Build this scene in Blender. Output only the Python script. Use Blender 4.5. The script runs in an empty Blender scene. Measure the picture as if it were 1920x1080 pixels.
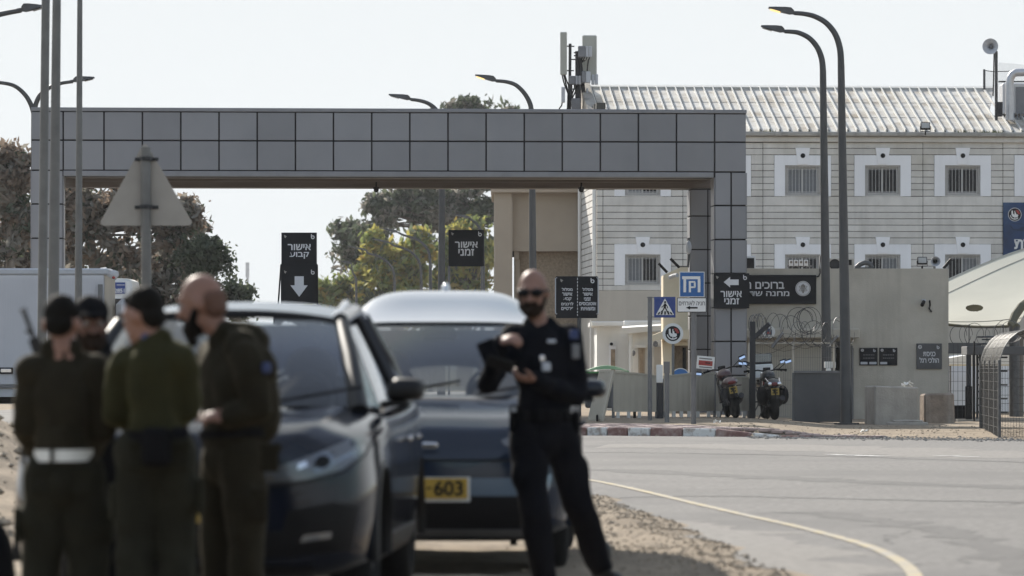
import bpy, bmesh, math, random
import numpy as np
from mathutils import Vector, Matrix, noise
from mathutils.bvhtree import BVHTree

R = math.radians
scene = bpy.context.scene
C = scene.collection
random.seed(7)
rng = np.random.default_rng(7)

# ------------------------------------------------------------------ camera
F, H, YH = 8000.0, 1.3, 690.0          # focal length in photo pixels, eye height, horizon row
cam = bpy.data.cameras.new("camera")
cam.sensor_width = 36.0
cam.lens = 150.0
cam.shift_y = 150.0 / 1920.0
cam.clip_start, cam.clip_end = 0.5, 6000
cam.dof.use_dof = True
cam.dof.focus_distance = 97.0
cam.dof.aperture_fstop = 3.7
cam_ob = bpy.data.objects.new("camera", cam)
cam_ob.location = (0, 0, H)
cam_ob.rotation_euler = (R(90), 0, 0)
C.objects.link(cam_ob)
scene.camera = cam_ob

# ------------------------------------------------------------------ daylight
SUN_AZ, SUN_EL = R(-23), R(29)          # from the view axis (+Y), negative = to the left
to_sun = Vector((math.sin(SUN_AZ) * math.cos(SUN_EL), math.cos(SUN_AZ) * math.cos(SUN_EL), math.sin(SUN_EL)))
world = bpy.data.worlds.new("World")
scene.world = world
world.use_nodes = True
nt = world.node_tree
sky = nt.nodes.new("ShaderNodeTexSky")
sky.sky_type = 'NISHITA'
sky.sun_disc = False
sky.sun_elevation = SUN_EL
sky.sun_rotation = SUN_AZ
sky.air_density, sky.dust_density, sky.ozone_density = 1.0, 1.2, 3.0
bg = nt.nodes["Background"]
# a milky winter haze lies over the whole sky and levels out its brightness
HAZE_SKY = (3.50, 3.66, 3.74, 1)
dk = nt.nodes.new("ShaderNodeMix"); dk.data_type = 'RGBA'; dk.blend_type = 'DARKEN'; dk.inputs[0].default_value = 1.0
nt.links.new(sky.outputs[0], dk.inputs[6]); dk.inputs[7].default_value = HAZE_SKY
hz = nt.nodes.new("ShaderNodeMix"); hz.data_type = 'RGBA'; hz.inputs[0].default_value = 0.42
nt.links.new(dk.outputs[2], hz.inputs[6]); hz.inputs[7].default_value = HAZE_SKY
nt.links.new(hz.outputs[2], bg.inputs[0])
bg.inputs[1].default_value = 0.12
sun = bpy.data.lights.new("sun", 'SUN')
sun.energy = 4.2
sun.angle = R(0.55)
sun.color = (1.0, 0.94, 0.85)
sun_ob = bpy.data.objects.new("sun", sun)
sun_ob.rotation_euler = to_sun.to_track_quat('Z', 'Y').to_euler()
sun_ob.location = (-30, 40, 60)
C.objects.link(sun_ob)
vs = scene.view_settings
vs.view_transform = 'Standard'
vs.look = 'None'
vs.exposure = 1.0
vs.gamma = 1.0
vs.use_curve_mapping = False
cy = scene.cycles
cy.max_bounces = 8
cy.transparent_max_bounces = 16
cy.use_denoising = True
cy.sample_clamp_indirect = 8
cy.caustics_reflective = False
cy.caustics_refractive = False

# ------------------------------------------------------------------ helpers
def W(px, py, D):
    """the point D metres ahead that the photograph shows at pixel (px, py)"""
    return Vector(((px - 960) * D / F, D, H - (py - YH) * D / F))

OFF = {}                                 # world offset of every thing whose parts are given in world coordinates

def props(o, label=None, cat=None, group=None, kind=None):
    if label: o['label'] = label
    if cat: o['category'] = cat
    if group: o['group'] = group
    if kind: o['kind'] = kind
    return o

def thing(name, label, cat, loc, rot=0.0, group=None):
    o = bpy.data.objects.new(name, None)
    o.empty_display_size = 0.2
    C.objects.link(o)
    o.location = loc
    o.rotation_euler = (0, 0, rot)
    OFF[o.name] = Vector(loc) if rot == 0.0 else Vector((0, 0, 0))
    return props(o, label, cat, group)

class MB:
    def __init__(s):
        s.v, s.f, s.m, s.k = [], [], [], 0
    def mat(s, k):
        s.k = k
        return s
    def add(s, vs, fs):
        b = len(s.v)
        s.v += [tuple(p) for p in vs]
        s.f += [tuple(i + b for i in f) for f in fs]
        s.m += [s.k] * len(fs)
        return s
    def box(s, x0, x1, y0, y1, z0, z1):
        x0, x1 = min(x0, x1), max(x0, x1); y0, y1 = min(y0, y1), max(y0, y1); z0, z1 = min(z0, z1), max(z0, z1)
        return s.add([(x0,y0,z0),(x1,y0,z0),(x1,y1,z0),(x0,y1,z0),(x0,y0,z1),(x1,y0,z1),(x1,y1,z1),(x0,y1,z1)],
                     [(3,2,1,0),(4,5,6,7),(0,1,5,4),(1,2,6,5),(2,3,7,6),(3,0,4,7)])
    def obox(s, c, size, M=None, taper=1.0):
        M = M or Matrix.Identity(3)
        hx, hy, hz = size[0]/2, size[1]/2, size[2]/2
        P = []
        for z in (-hz, hz):
            t = taper if z > 0 else 1.0
            for x, y in ((-hx,-hy),(hx,-hy),(hx,hy),(-hx,hy)):
                P.append(Vector(c) + M @ Vector((x*t, y*t, z)))
        return s.add(P, [(3,2,1,0),(4,5,6,7),(0,1,5,4),(1,2,6,5),(2,3,7,6),(3,0,4,7)])
    def bar(s, a, b, w, h=None, up=(0,0,1)):
        """a square bar from a to b"""
        a, b = Vector(a), Vector(b); h = h or w
        d = (b-a).normalized(); u = Vector(up)
        if abs(d.dot(u)) > .98: u = Vector((0,1,0))
        x = d.cross(u).normalized(); y = x.cross(d)
        P = []
        for p in (a, b):
            for i, j in ((-1,-1),(1,-1),(1,1),(-1,1)):
                P.append(p + x*i*w/2 + y*j*h/2)
        return s.add(P, [(3,2,1,0),(4,5,6,7),(0,1,5,4),(1,2,6,5),(2,3,7,6),(3,0,4,7)])
    def tube(s, pts, r, n=8, cap=True):
        pts = [Vector(p) for p in pts]
        rs = r if isinstance(r, (list, tuple)) else [r]*len(pts)
        if len(rs) != len(pts): rs = [rs[0]+(rs[-1]-rs[0])*i/(len(pts)-1) for i in range(len(pts))]
        b = len(s.v); u = None; N = len(pts)
        V = []; Fc = []
        for i, p in enumerate(pts):
            d = (pts[min(i+1,N-1)] - pts[max(i-1,0)])
            d = d.normalized() if d.length > 1e-9 else Vector((0,0,1))
            if u is None:
                u = d.orthogonal().normalized()
            else:
                u = (u - d*u.dot(d)); u = u.normalized() if u.length > 1e-6 else d.orthogonal().normalized()
            w = d.cross(u)
            for k in range(n):
                a = 2*math.pi*k/n
                V.append(p + (u*math.cos(a) + w*math.sin(a))*rs[i])
        for i in range(N-1):
            for k in range(n):
                k2 = (k+1) % n
                Fc.append((i*n+k, i*n+k2, (i+1)*n+k2, (i+1)*n+k))
        if cap:
            Fc.append(tuple(range(n-1,-1,-1))); Fc.append(tuple((N-1)*n+k for k in range(n)))
        return s.add(V, Fc)
    def cyl(s, a, b, r, r1=None, n=14, cap=True):
        return s.tube([a, b], [r, r if r1 is None else r1], n, cap)
    def prism(s, poly, y0, y1):
        """polygon in x,z pushed from y0 to y1"""
        n = len(poly)
        A = sum(poly[i][0]*poly[(i+1)%n][1]-poly[(i+1)%n][0]*poly[i][1] for i in range(n))
        if A < 0: poly = poly[::-1]
        V = [(x,y0,z) for x,z in poly] + [(x,y1,z) for x,z in poly]
        Fc = [tuple(range(n)), tuple(range(2*n-1,n-1,-1))]
        for i in range(n):
            j = (i+1)%n
            Fc.append((i, i+n, j+n, j))
        return s.add(V, Fc)
    def ell(s, c, r, M=None, nu=16, nv=10):
        c = Vector(c); M = M or Matrix.Identity(3)
        r = (r,)*3 if isinstance(r,(int,float)) else r
        V = [c + M @ Vector((0,0,-r[2]))]; Fc = []
        for j in range(1, nv):
            t = -math.pi/2 + math.pi*j/nv
            for i in range(nu):
                a = 2*math.pi*i/nu
                V.append(c + M @ Vector((r[0]*math.cos(t)*math.cos(a), r[1]*math.cos(t)*math.sin(a), r[2]*math.sin(t))))
        V.append(c + M @ Vector((0,0,r[2])))
        for i in range(nu): Fc.append((0, 1+(i+1)%nu, 1+i))
        for j in range(nv-2):
            for i in range(nu):
                i2 = (i+1)%nu
                Fc.append((1+j*nu+i, 1+j*nu+i2, 1+(j+1)*nu+i2, 1+(j+1)*nu+i))
        L = len(V)-1
        for i in range(nu): Fc.append((L, 1+(nv-2)*nu+i, 1+(nv-2)*nu+(i+1)%nu))
        return s.add(V, Fc)
    def disc(s, c, r, axis=(0,-1,0), th=.004, n=24):
        a = Vector(axis).normalized(); c = Vector(c)
        return s.cyl(c, c + a*th, r, n=n)
    def ring(s, c, r0, r1, axis=(0,-1,0), th=.004, n=28):
        a = Vector(axis).normalized(); u = a.orthogonal().normalized(); w = a.cross(u); c = Vector(c)
        V = []; Fc = []
        for k in range(n):
            d = u*math.cos(2*math.pi*k/n) + w*math.sin(2*math.pi*k/n)
            V += [c+d*r0, c+d*r1, c+d*r1+a*th, c+d*r0+a*th]
        for k in range(n):
            i, j = 4*k, 4*((k+1)%n)
            for q in range(4):
                q2 = (q+1)%4
                Fc.append((i+q, j+q, j+q2, i+q2))
        return s.add(V, Fc)
    def torus(s, c, R0, r, axis=(1,0,0), n=28, m=10, sy=1.0):
        a = Vector(axis).normalized(); u = a.orthogonal().normalized(); w = a.cross(u); c = Vector(c)
        V = []; Fc = []
        for k in range(n):
            d = u*math.cos(2*math.pi*k/n) + w*math.sin(2*math.pi*k/n)
            for j in range(m):
                t = 2*math.pi*j/m
                V.append(c + d*(R0 + r*math.cos(t)) + a*r*sy*math.sin(t))
        for k in range(n):
            for j in range(m):
                Fc.append((k*m+j, ((k+1)%n)*m+j, ((k+1)%n)*m+(j+1)%m, k*m+(j+1)%m))
        return s.add(V, Fc)
    def grid(s, P):
        """rows of points"""
        nr, nc = len(P), len(P[0])
        V = [p for row in P for p in row]
        return s.add(V, [(i*nc+j, i*nc+j+1, (i+1)*nc+j+1, (i+1)*nc+j) for i in range(nr-1) for j in range(nc-1)])
    def build(s, name, mats, parent=None, smooth=None, bev=0, origin=None, fixn=False):
        me = bpy.data.meshes.new(name)
        V = np.array(s.v, dtype=float)
        if parent is not None:
            off = OFF.get(parent.name, Vector((0,0,0)))
        elif origin is not None:
            off = Vector(origin)
        else:
            lo, hi = V.min(0), V.max(0)
            off = Vector(((lo[0]+hi[0])/2, (lo[1]+hi[1])/2, lo[2]))
        V = V - np.array(off)
        me.from_pydata(V.tolist(), [], s.f)
        mats = mats if isinstance(mats, (list, tuple)) else [mats]
        for m in mats: me.materials.append(m)
        if len(mats) > 1: me.polygons.foreach_set('material_index', s.m)
        if bev or fixn:
            bm = bmesh.new(); bm.from_mesh(me)
            if fixn: bmesh.ops.recalc_face_normals(bm, faces=bm.faces)
            if bev:
                es = [e for e in bm.edges if len(e.link_faces) == 2 and e.calc_face_angle(0) > .6]
                bmesh.ops.bevel(bm, geom=es, offset=bev, segments=1, affect='EDGES', clamp_overlap=True)
            bm.to_mesh(me); bm.free()
        if smooth:
            me.shade_smooth()
            me.set_sharp_from_angle(angle=R(smooth))
        return link(name, me, parent, off)

def link(name, me, parent=None, off=None):
    o = bpy.data.objects.new(name, me)
    C.objects.link(o)
    if parent is not None:
        o.parent = parent
        OFF[o.name] = OFF.get(parent.name, Vector((0,0,0)))
    else:
        o.location = off if off is not None else (0,0,0)
        OFF[o.name] = Vector(o.location)
    return o

def copy_tree(o, parent=None):
    c = o.copy(); C.objects.link(c); c.parent = parent
    for k in ('label','category','group'):
        if parent is not None and k in c.keys(): pass
    for ch in [x for x in list(bpy.data.objects) if x.parent == o]:
        copy_tree(ch, c)
    return c

# text ---------------------------------------------------------------
_txt = {}
def text_geo(s, bold=.0):
    key = (s, bold)
    if key in _txt: return _txt[key]
    cu = bpy.data.curves.new("lettering", 'FONT')
    heb = any('\u0590' <= c <= '\u05ff' for c in s)
    cu.body = s[::-1] if heb else s
    cu.resolution_u = 4
    cu.offset = bold
    o = bpy.data.objects.new("lettering", cu); C.objects.link(o)
    dg = bpy.context.evaluated_depsgraph_get()
    me = bpy.data.meshes.new_from_object(o.evaluated_get(dg))
    vs_ = np.array([v.co[:] for v in me.vertices]); fs_ = [tuple(p.vertices) for p in me.polygons]
    bpy.data.objects.remove(o); bpy.data.curves.remove(cu); bpy.data.meshes.remove(me)
    lo, hi = vs_.min(0), vs_.max(0)
    _txt[key] = (vs_, fs_, lo, hi)
    return _txt[key]

def put_text(mb, s, x0, x1, z0, z1, y, bold=.02, fit=True):
    """flat lettering facing -Y filling the box x0..x1, z0..z1"""
    v, f, lo, hi = text_geo(s, bold)
    sx, sz = (x1-x0)/(hi[0]-lo[0]), (z1-z0)/(hi[1]-lo[1])
    if not fit: sx = sz = min(sx, sz)
    cx, cz = (x0+x1)/2, (z0+z1)/2
    mx, mz = (lo[0]+hi[0])/2, (lo[1]+hi[1])/2
    mb.add([(cx+(p[0]-mx)*sx, y, cz+(p[1]-mz)*sz) for p in v], f)
    return mb

# materials -----------------------------------------------------------
def M(name, rgb, rough=.6, metal=0.0, var=.12, scale=3.0, bump=0.0, bscale=60.0, spec=.5, streak=0.0, streak_rgb=(.05,.045,.04),
      coat=0.0, transl=0.0, rnd=0.0, sheen=0.0, emit=None, patch=None, pscale=.6, pmin=.5, pmax=.7, stretch=(1,1,1), obj=False):
    m = bpy.data.materials.new(name); m.use_nodes = True
    t = m.node_tree; N = t.nodes; Lk = t.links
    b = N["Principled BSDF"]
    b.inputs["Roughness"].default_value = rough
    b.inputs["Metallic"].default_value = metal
    b.inputs["Specular IOR Level"].default_value = spec
    b.inputs["Coat Weight"].default_value = coat
    b.inputs["Sheen Weight"].default_value = sheen
    b.inputs["Sheen Roughness"].default_value = .4
    b.inputs["Sheen Tint"].default_value = (*[min(1, c*12) for c in rgb], 1)
    b.inputs["Coat Roughness"].default_value = .04
    if obj:
        pos = N.new("ShaderNodeTexCoord").outputs["Object"]
    else:
        pos = N.new("ShaderNodeNewGeometry").outputs["Position"]
    if stretch != (1,1,1):
        mp = N.new("ShaderNodeMapping"); mp.inputs["Scale"].default_value = stretch
        Lk.new(pos, mp.inputs[0]); pos_s = mp.outputs[0]
    else: pos_s = pos
    out = None
    def mixrgb(fac, a, c, mode='MIX'):
        x = N.new("ShaderNodeMix"); x.data_type = 'RGBA'; x.blend_type = mode
        if isinstance(fac, float): x.inputs[0].default_value = fac
        else: Lk.new(fac, x.inputs[0])
        for s_, i in ((a,6),(c,7)):
            if isinstance(s_, tuple): x.inputs[i].default_value = (*s_, 1)
            else: Lk.new(s_, x.inputs[i])
        return x.outputs[2]
    def nz(sc, det=4.0, p=None):
        n = N.new("ShaderNodeTexNoise"); n.inputs["Scale"].default_value = sc; n.inputs["Detail"].default_value = det
        n.inputs["Roughness"].default_value = .6
        Lk.new(p or pos_s, n.inputs["Vector"]); return n.outputs[0]
    def ramp(x, a, c):
        r = N.new("ShaderNodeMapRange"); r.inputs[1].default_value = a; r.inputs[2].default_value = c
        Lk.new(x, r.inputs[0]); return r.outputs[0]
    lo = tuple(max(0, c*(1-var)) for c in rgb); hi = tuple(c*(1+var) for c in rgb)
    out = mixrgb(ramp(nz(scale), .3, .7), lo, hi)
    if patch:
        out = mixrgb(ramp(nz(pscale, 6), pmin, pmax), out, patch)
    if streak:
        mp = N.new("ShaderNodeMapping"); mp.inputs["Scale"].default_value = (3.2, 3.2, .25)
        Lk.new(pos, mp.inputs[0])
        n = nz(1.0, 5, mp.outputs[0])
        x = N.new("ShaderNodeMath"); x.operation = 'MULTIPLY'; x.inputs[1].default_value = streak
        Lk.new(ramp(n, .5, .75), x.inputs[0])
        out = mixrgb(x.outputs[0], out, streak_rgb)
    if rnd:
        oi = N.new("ShaderNodeObjectInfo")
        x = N.new("ShaderNodeMapRange"); x.inputs[3].default_value = 1-rnd; x.inputs[4].default_value = 1+rnd
        Lk.new(oi.outputs["Random"], x.inputs[0])
        vm = N.new("ShaderNodeVectorMath"); vm.operation = 'SCALE'
        Lk.new(out, vm.inputs[0]); Lk.new(x.outputs[0], vm.inputs[3]); out = vm.outputs[0]
    Lk.new(out, b.inputs["Base Color"])
    if bump:
        bp = N.new("ShaderNodeBump"); bp.inputs["Strength"].default_value = bump; bp.inputs["Distance"].default_value = .02
        Lk.new(nz(bscale, 5), bp.inputs["Height"]); Lk.new(bp.outputs[0], b.inputs["Normal"])
    if transl:
        tr = N.new("ShaderNodeBsdfTranslucent"); Lk.new(out, tr.inputs[0])
        mx = N.new("ShaderNodeMixShader"); mx.inputs[0].default_value = transl
        Lk.new(b.outputs[0], mx.inputs[1]); Lk.new(tr.outputs[0], mx.inputs[2])
        Lk.new(mx.outputs[0], N["Material Output"].inputs[0])
    if emit:
        b.inputs["Emission Color"].default_value = (*emit[0], 1)
        b.inputs["Emission Strength"].default_value = emit[1]
    return m

def glass(name, tint=(.75,.8,.82), refl=1.0, dust=.055):
    m = bpy.data.materials.new(name); m.use_nodes = True
    t = m.node_tree; N = t.nodes; Lk = t.links
    N.remove(N["Principled BSDF"])
    tr = N.new("ShaderNodeBsdfTransparent"); tr.inputs[0].default_value = (*tint, 1)
    gl = N.new("ShaderNodeBsdfGlossy"); gl.inputs["Roughness"].default_value = .02
    gl.inputs[0].default_value = (.95,.97,1,1)
    fr = N.new("ShaderNodeFresnel"); fr.inputs[0].default_value = 1.5
    ma = N.new("ShaderNodeMath"); ma.operation = 'MULTIPLY'; ma.inputs[1].default_value = refl; ma.use_clamp = True
    Lk.new(fr.outputs[0], ma.inputs[0])
    du = N.new("ShaderNodeBsdfTranslucent"); du.inputs[0].default_value = (.8,.82,.82,1)      # road dust on the pane
    dm = N.new("ShaderNodeMixShader"); dm.inputs[0].default_value = dust
    Lk.new(tr.outputs[0], dm.inputs[1]); Lk.new(du.outputs[0], dm.inputs[2])
    mx = N.new("ShaderNodeMixShader")
    Lk.new(ma.outputs[0], mx.inputs[0]); Lk.new(dm.outputs[0], mx.inputs[1]); Lk.new(gl.outputs[0], mx.inputs[2])
    Lk.new(mx.outputs[0], N["Material Output"].inputs[0])
    return m

mt = {}
def mk(k, *a, **kw):
    mt[k] = M(k, *a, **kw)
mk('sand', (.275,.222,.163), .95, var=.25, scale=1.3, bump=1.0, bscale=14, spec=.1, patch=(.18,.145,.11), pscale=9, pmin=.5, pmax=.66)
mk('asphalt', (.165,.157,.148), .9, var=.34, scale=11, bump=.6, bscale=30, spec=.2, patch=(.125,.12,.115), pscale=.22, pmin=.47, pmax=.68)
mk('gravelly', (.19,.175,.16), .95, var=.35, scale=14, bump=1, bscale=30)
mk('tar', (.07,.068,.065), .75, var=.3, scale=2)
mk('line_yellow', (.37,.29,.14), .8, var=.2, scale=3, patch=(.24,.22,.19), pscale=4, pmin=.36, pmax=.6)
mk('line_white', (.55,.54,.52), .8, var=.15, scale=5, patch=(.3,.29,.28), pscale=3)
mk('paver', (.34,.26,.235), .9, var=.1, scale=5, rnd=.12)
mk('paver_bed', (.22,.18,.15), .95, var=.2, scale=8)
mk('kerb_white', (.66,.65,.62), .8, var=.1, scale=6, patch=(.33,.28,.24), pscale=6, pmin=.45, pmax=.6)
mk('kerb_red', (.21,.11,.093), .8, var=.2, scale=6, patch=(.34,.26,.23), pscale=6, pmin=.45, pmax=.66)
mk('gate_panel', (.225,.225,.24), .42, metal=.25, var=.08, scale=.6, spec=.4, rnd=.09, streak=.25, streak_rgb=(.25,.245,.24))
mk('gate_trim', (.21,.21,.225), .4, metal=.3, var=.08)
mk('gate_joint', (.012,.012,.014), .9)
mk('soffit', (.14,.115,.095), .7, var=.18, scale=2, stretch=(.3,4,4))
mk('stone', (.62,.595,.56), .9, var=.08, scale=2.5, bump=.3, bscale=18, spec=.2, rnd=.06, streak=.4, streak_rgb=(.36,.345,.32), patch=(.50,.47,.42), pscale=.35, pmin=.52, pmax=.68)
mk('stone_joint', (.07,.068,.062), .95)
mk('stucco_white', (.82,.82,.84), .9, var=.03, scale=1.5, spec=.2, streak=.18, streak_rgb=(.45,.44,.43))
mk('plaster_beige', (.50,.455,.395), .9, var=.05, scale=1.2, bump=.2, bscale=30, spec=.2, streak=.2, streak_rgb=(.33,.29,.25))
mk('plaster_guard', (.47,.435,.375), .9, var=.09, scale=1.4, bump=.35, bscale=25, spec=.2, streak=.45, streak_rgb=(.30,.27,.23), patch=(.40,.36,.30), pscale=.8, pmin=.5, pmax=.7)
mk('plaster_tan', (.42,.355,.285), .9, var=.05, scale=1.2, bump=.2, bscale=30, spec=.2)
mk('mesh_brown', (.32,.25,.18), .9, var=.25, scale=14, bump=.8, bscale=20)
mk('cream', (.66,.58,.44), .9, var=.05, scale=1.5, spec=.2, bump=.15)
mk('white_wall', (.74,.73,.70), .85, var=.04, scale=2, spec=.2, streak=.15, streak_rgb=(.5,.48,.44))
mk('roof_metal', (.56,.54,.50), .6, metal=.0, var=.12, scale=2, spec=.25, patch=(.31,.26,.195), pscale=1.1, pmin=.46, pmax=.7, streak=.6, streak_rgb=(.26,.22,.17))
mk('roof_rib', (.56,.55,.52), .5, var=.06, scale=3)
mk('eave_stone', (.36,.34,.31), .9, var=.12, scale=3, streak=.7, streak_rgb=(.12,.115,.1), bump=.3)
mk('win_frame', (.38,.365,.35), .6, var=.08)
mk('win_sash', (.5,.49,.48), .5, var=.05)
mk('win_bar', (.52,.51,.5), .5, var=.05)
mk('win_dark', (.010,.012,.015), .12, spec=.25)
mk('win_blind', (.16,.17,.185), .5, var=.1, scale=2, stretch=(.2,.2,14))
mk('black', (.008,.008,.009), .5, spec=.2)
mk('blackm', (.009,.009,.01), .85, spec=.1)
mk('steel', (.16,.16,.165), .5, metal=.5, var=.12, scale=4, streak=.2, streak_rgb=(.12,.11,.1))
mk('galv', (.10,.10,.102), .6, metal=.55, var=.2, scale=12)
mk('darksteel', (.03,.031,.035), .5, var=.15, spec=.25)
mk('pole', (.065,.065,.067), .55, metal=.2, var=.12, scale=3, streak=.3, streak_rgb=(.05,.05,.048))
mk('galv_pole', (.135,.135,.132), .5, metal=.25, var=.15, scale=4, streak=.3, streak_rgb=(.12,.115,.11))
mk('lamp_head', (.07,.07,.072), .5, metal=.2)
mk('lamp_off', (.35,.35,.34), .3)
mk('lamp_lit', (.5,.42,.3), .4, emit=((1,.70,.30), .55))
mk('sign_black', (.011,.012,.015), .65, var=.1, spec=.15)
mk('sign_text', (.62,.62,.64), .6, var=.03)
mk('sign_blue', (.008,.095,.30), .4, var=.05)
mk('sign_navy', (.012,.04,.20), .4, var=.05)
mk('sign_white', (.70,.70,.69), .5, var=.04)
mk('sign_back', (.31,.29,.265), .6, metal=.2, var=.08, scale=4)
mk('red', (.30,.03,.025), .5)
mk('fence_sheet', (.40,.365,.30), .6, var=.05, scale=2, streak=.2, streak_rgb=(.35,.32,.27), spec=.3)
mk('concrete', (.36,.33,.29), .92, var=.12, scale=3, bump=.6, bscale=20, spec=.15, streak=.35, streak_rgb=(.2,.18,.16), patch=(.22,.2,.18), pscale=1.6, pmin=.55, pmax=.72)
mk('concrete_brown', (.25,.2,.16), .95, var=.25, scale=4, bump=.9, bscale=16, spec=.1, streak=.5, streak_rgb=(.45,.42,.38))
mk('dark_panel', (.085,.085,.087), .8, var=.15, scale=2, streak=.3, streak_rgb=(.06,.06,.06))
mk('wire', (.07,.068,.065), .5, metal=.4)
mk('wire_light', (.17,.165,.16), .55, metal=.2)
mk('sail', (.53,.525,.455), .8, var=.05, scale=.6, transl=.25, spec=.1)
mk('sail_seam', (.42,.40,.34), .8)
mk('olive_dark', (.10,.095,.06), .9)
mk('banner', (.012,.04,.115), .6, var=.5, scale=.9, patch=(.06,.12,.22), pscale=.7, pmin=.5, pmax=.75)
mk('banner_heli', (.012,.03,.07), .7)
mk('ac_white', (.55,.55,.56), .5, var=.05)
mk('duct', (.50,.50,.52), .35, metal=.5, var=.1, scale=8)
mk('antenna', (.36,.36,.32), .5, var=.05)
mk('radio', (.44,.45,.48), .5, var=.06)
mk('radio_dark', (.17,.175,.19), .6)
mk('green_bin', (.08,.24,.08), .5, var=.1)
mk('crate', (.58,.57,.54), .7)
mk('rubber', (.011,.011,.011), .85, spec=.1, var=.2, scale=30)
mk('blue_plastic', (.03,.14,.38), .45)
mt['glass'] = glass('glass', (.62,.68,.70), 1.1)
mt['glass_clear'] = glass('glass_clear', (.88,.92,.94), 1.25, .13)
# ------------------------------------------------------------------ terrain
def sstep(a, b, x):
    t = max(0.0, min(1.0, (x-a)/(b-a))); return t*t*(3-2*t)
_XL = [(-50,3.2),(8,2.6),(15,2.1),(20,1.85),(26.7,1.6),(30.6,1.49),(35.3,1.28),(42.4,.85),(48,.3),(55,-1.2),(62,-3.5),(70,-7),(80,-14),(120,-16),(2000,-16)]
def XL(y):
    for (a, p), (b, q) in zip(_XL, _XL[1:]):
        if y <= b: return p + (q-p)*(y-a)/(b-a)
    return -16
def yk(x):
    if x < 1.6: return 82.3
    return max(76.5, 82.3 - .62*(x-1.6))
def gz(x, y):
    """height of the ground, without the road"""
    n = noise.noise((x*.9, y*.9, 0))*.03 + noise.noise((x*3.1, y*3.1, 4))*.014 + noise.noise((x*9, y*9, 7))*.007
    far = y - yk(x)
    d = x - XL(y) + noise.noise((x*.8, y*.6, 9))*.35
    if far > .16 and x > -.6:
        far -= .16
        h0 = .13 - .12*sstep(4.6, 5.9, x)
        hf = .25 - .17*sstep(4.6, 7.2, x)
        return h0 + (hf-h0)*sstep(0, 8, far) + n*.35*sstep(.1, 1.5, far) + .02*sstep(9.5, 10.5, x)
    if far > 0 and x > -.6: return -.06
    if y > 8:
        berm = 1.2*math.exp(-((x+6.3)/1.9)**2 - ((y-41)/6)**2) + .5*math.exp(-((x+5.6)/1.2)**2 - ((y-31)/3)**2)
        e = sstep(-.25, .55, d)
        bump = n*1.5 if y < 60 else n
        return (.035 + bump + berm)*(1-e) - .06*e
    return .02 + n

def axis(parts):
    out = []
    for a, b, st in parts:
        k = max(1, int(round((b-a)/st)))
        out += [a + (b-a)*i/k for i in range(k)]
    return out + [parts[-1][1]]
xs = axis([(-3000,-300,450),(-300,-40,26),(-40,-9,1.5),(-9,-4,.16),(-4,-1,.5),(-1,7,.16),(7,13,.3),(13,40,2),(40,300,26),(300,3000,450)])
ys = axis([(-200,6,20),(6,22,.6),(22,50,.18),(50,76,1.3),(76,92,.22),(92,112,1.0),(112,400,16),(400,4000,450)])
g = MB().grid([[(x, y, gz(x, y)) for x in xs] for y in ys])
g_ob = g.build('ground', mt['sand'], origin=(0,0,0), smooth=180)
props(g_ob, kind='structure')

rows = []
for t in axis([(0,1,.012)]):
    y0 = 2 + t*80.3
    xl = XL(y0) - .3
    rows.append([(xl+(48-xl)*s, 2+t*(yk(xl+(48-xl)*s)-2), 0) for s in axis([(0,.3,.01),(.3,1,.07)])])
road = MB().grid(rows)
road.grid([[(x, y, -.004) for x in (-16, -10, -4, -.62)] for y in (82.0, 90, 120, 160, 240)])
road_ob = road.build('road', mt['asphalt'], origin=(0,0,0))
props(road_ob, kind='structure')

def strip(name, pts, w, mat, z=.004, jit=0.0):
    """a painted or poured strip on the road through the given ground points"""
    P = []
    for i in range(len(pts)-1):                     # Catmull-Rom
        p0, p1, p2, p3 = pts[max(i-1,0)], pts[i], pts[i+1], pts[min(i+2,len(pts)-1)]
        for k in range(10):
            t = k/10
            P.append(tuple(.5*((2*p1[j])+(-p0[j]+p2[j])*t+(2*p0[j]-5*p1[j]+4*p2[j]-p3[j])*t*t+(-p0[j]+3*p1[j]-3*p2[j]+p3[j])*t**3) for j in (0,1)))
    P.append(pts[-1])
    rows = []
    for i, p in enumerate(P):
        a, b = P[max(i-1,0)], P[min(i+1,len(P)-1)]
        d = Vector((b[0]-a[0], b[1]-a[1], 0)).normalized(); nrm = Vector((-d.y, d.x, 0))
        j = noise.noise((p[0]*2.3, p[1]*2.3, 3))*jit; ww = w*(1+.6*noise.noise((p[0]*3, p[1]*3, 8))*(1 if jit else .2))
        c = Vector((p[0], p[1], z)) + nrm*j
        rows.append([c - nrm*ww/2, c + nrm*ww/2])
    return props(MB().grid(rows).build(name, mat, parent=road_ob))
def gp(px, py, z=0.0):
    D = F*(H-z)/(py-YH)
    return ((px-960)*D/F, D)
strip('painted_line', [gp(1040,890),gp(1120,903),gp(1200,920),gp(1300,944),gp(1400,967),gp(1490,987),gp(1560,1005),gp(1620,1022),gp(1660,1038),gp(1695,1058),gp(1715,1080),gp(1722,1110),gp(1715,1160)], .095, mt['line_yellow'], .006)
strip('tar_seam', [gp(1040,849),gp(1200,849),gp(1400,852),gp(1600,857),gp(1760,862),gp(1990,869)], .17, mt['tar'], .004, .3)
strip('tar_seam', [gp(1100,936),gp(1240,931),gp(1400,931),gp(1500,934),gp(1700,938),gp(2000,944)], .14, mt['tar'], .004, .15)
strip('painted_line', [gp(1555,853),gp(1600,854.5),gp(1655,856)], .28, mt['line_white'], .008, .1)
strip('painted_line', [gp(1760,855),gp(1790,856),gp(1835,857.5)], .16, mt['line_white'], .008, .1)

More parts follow.
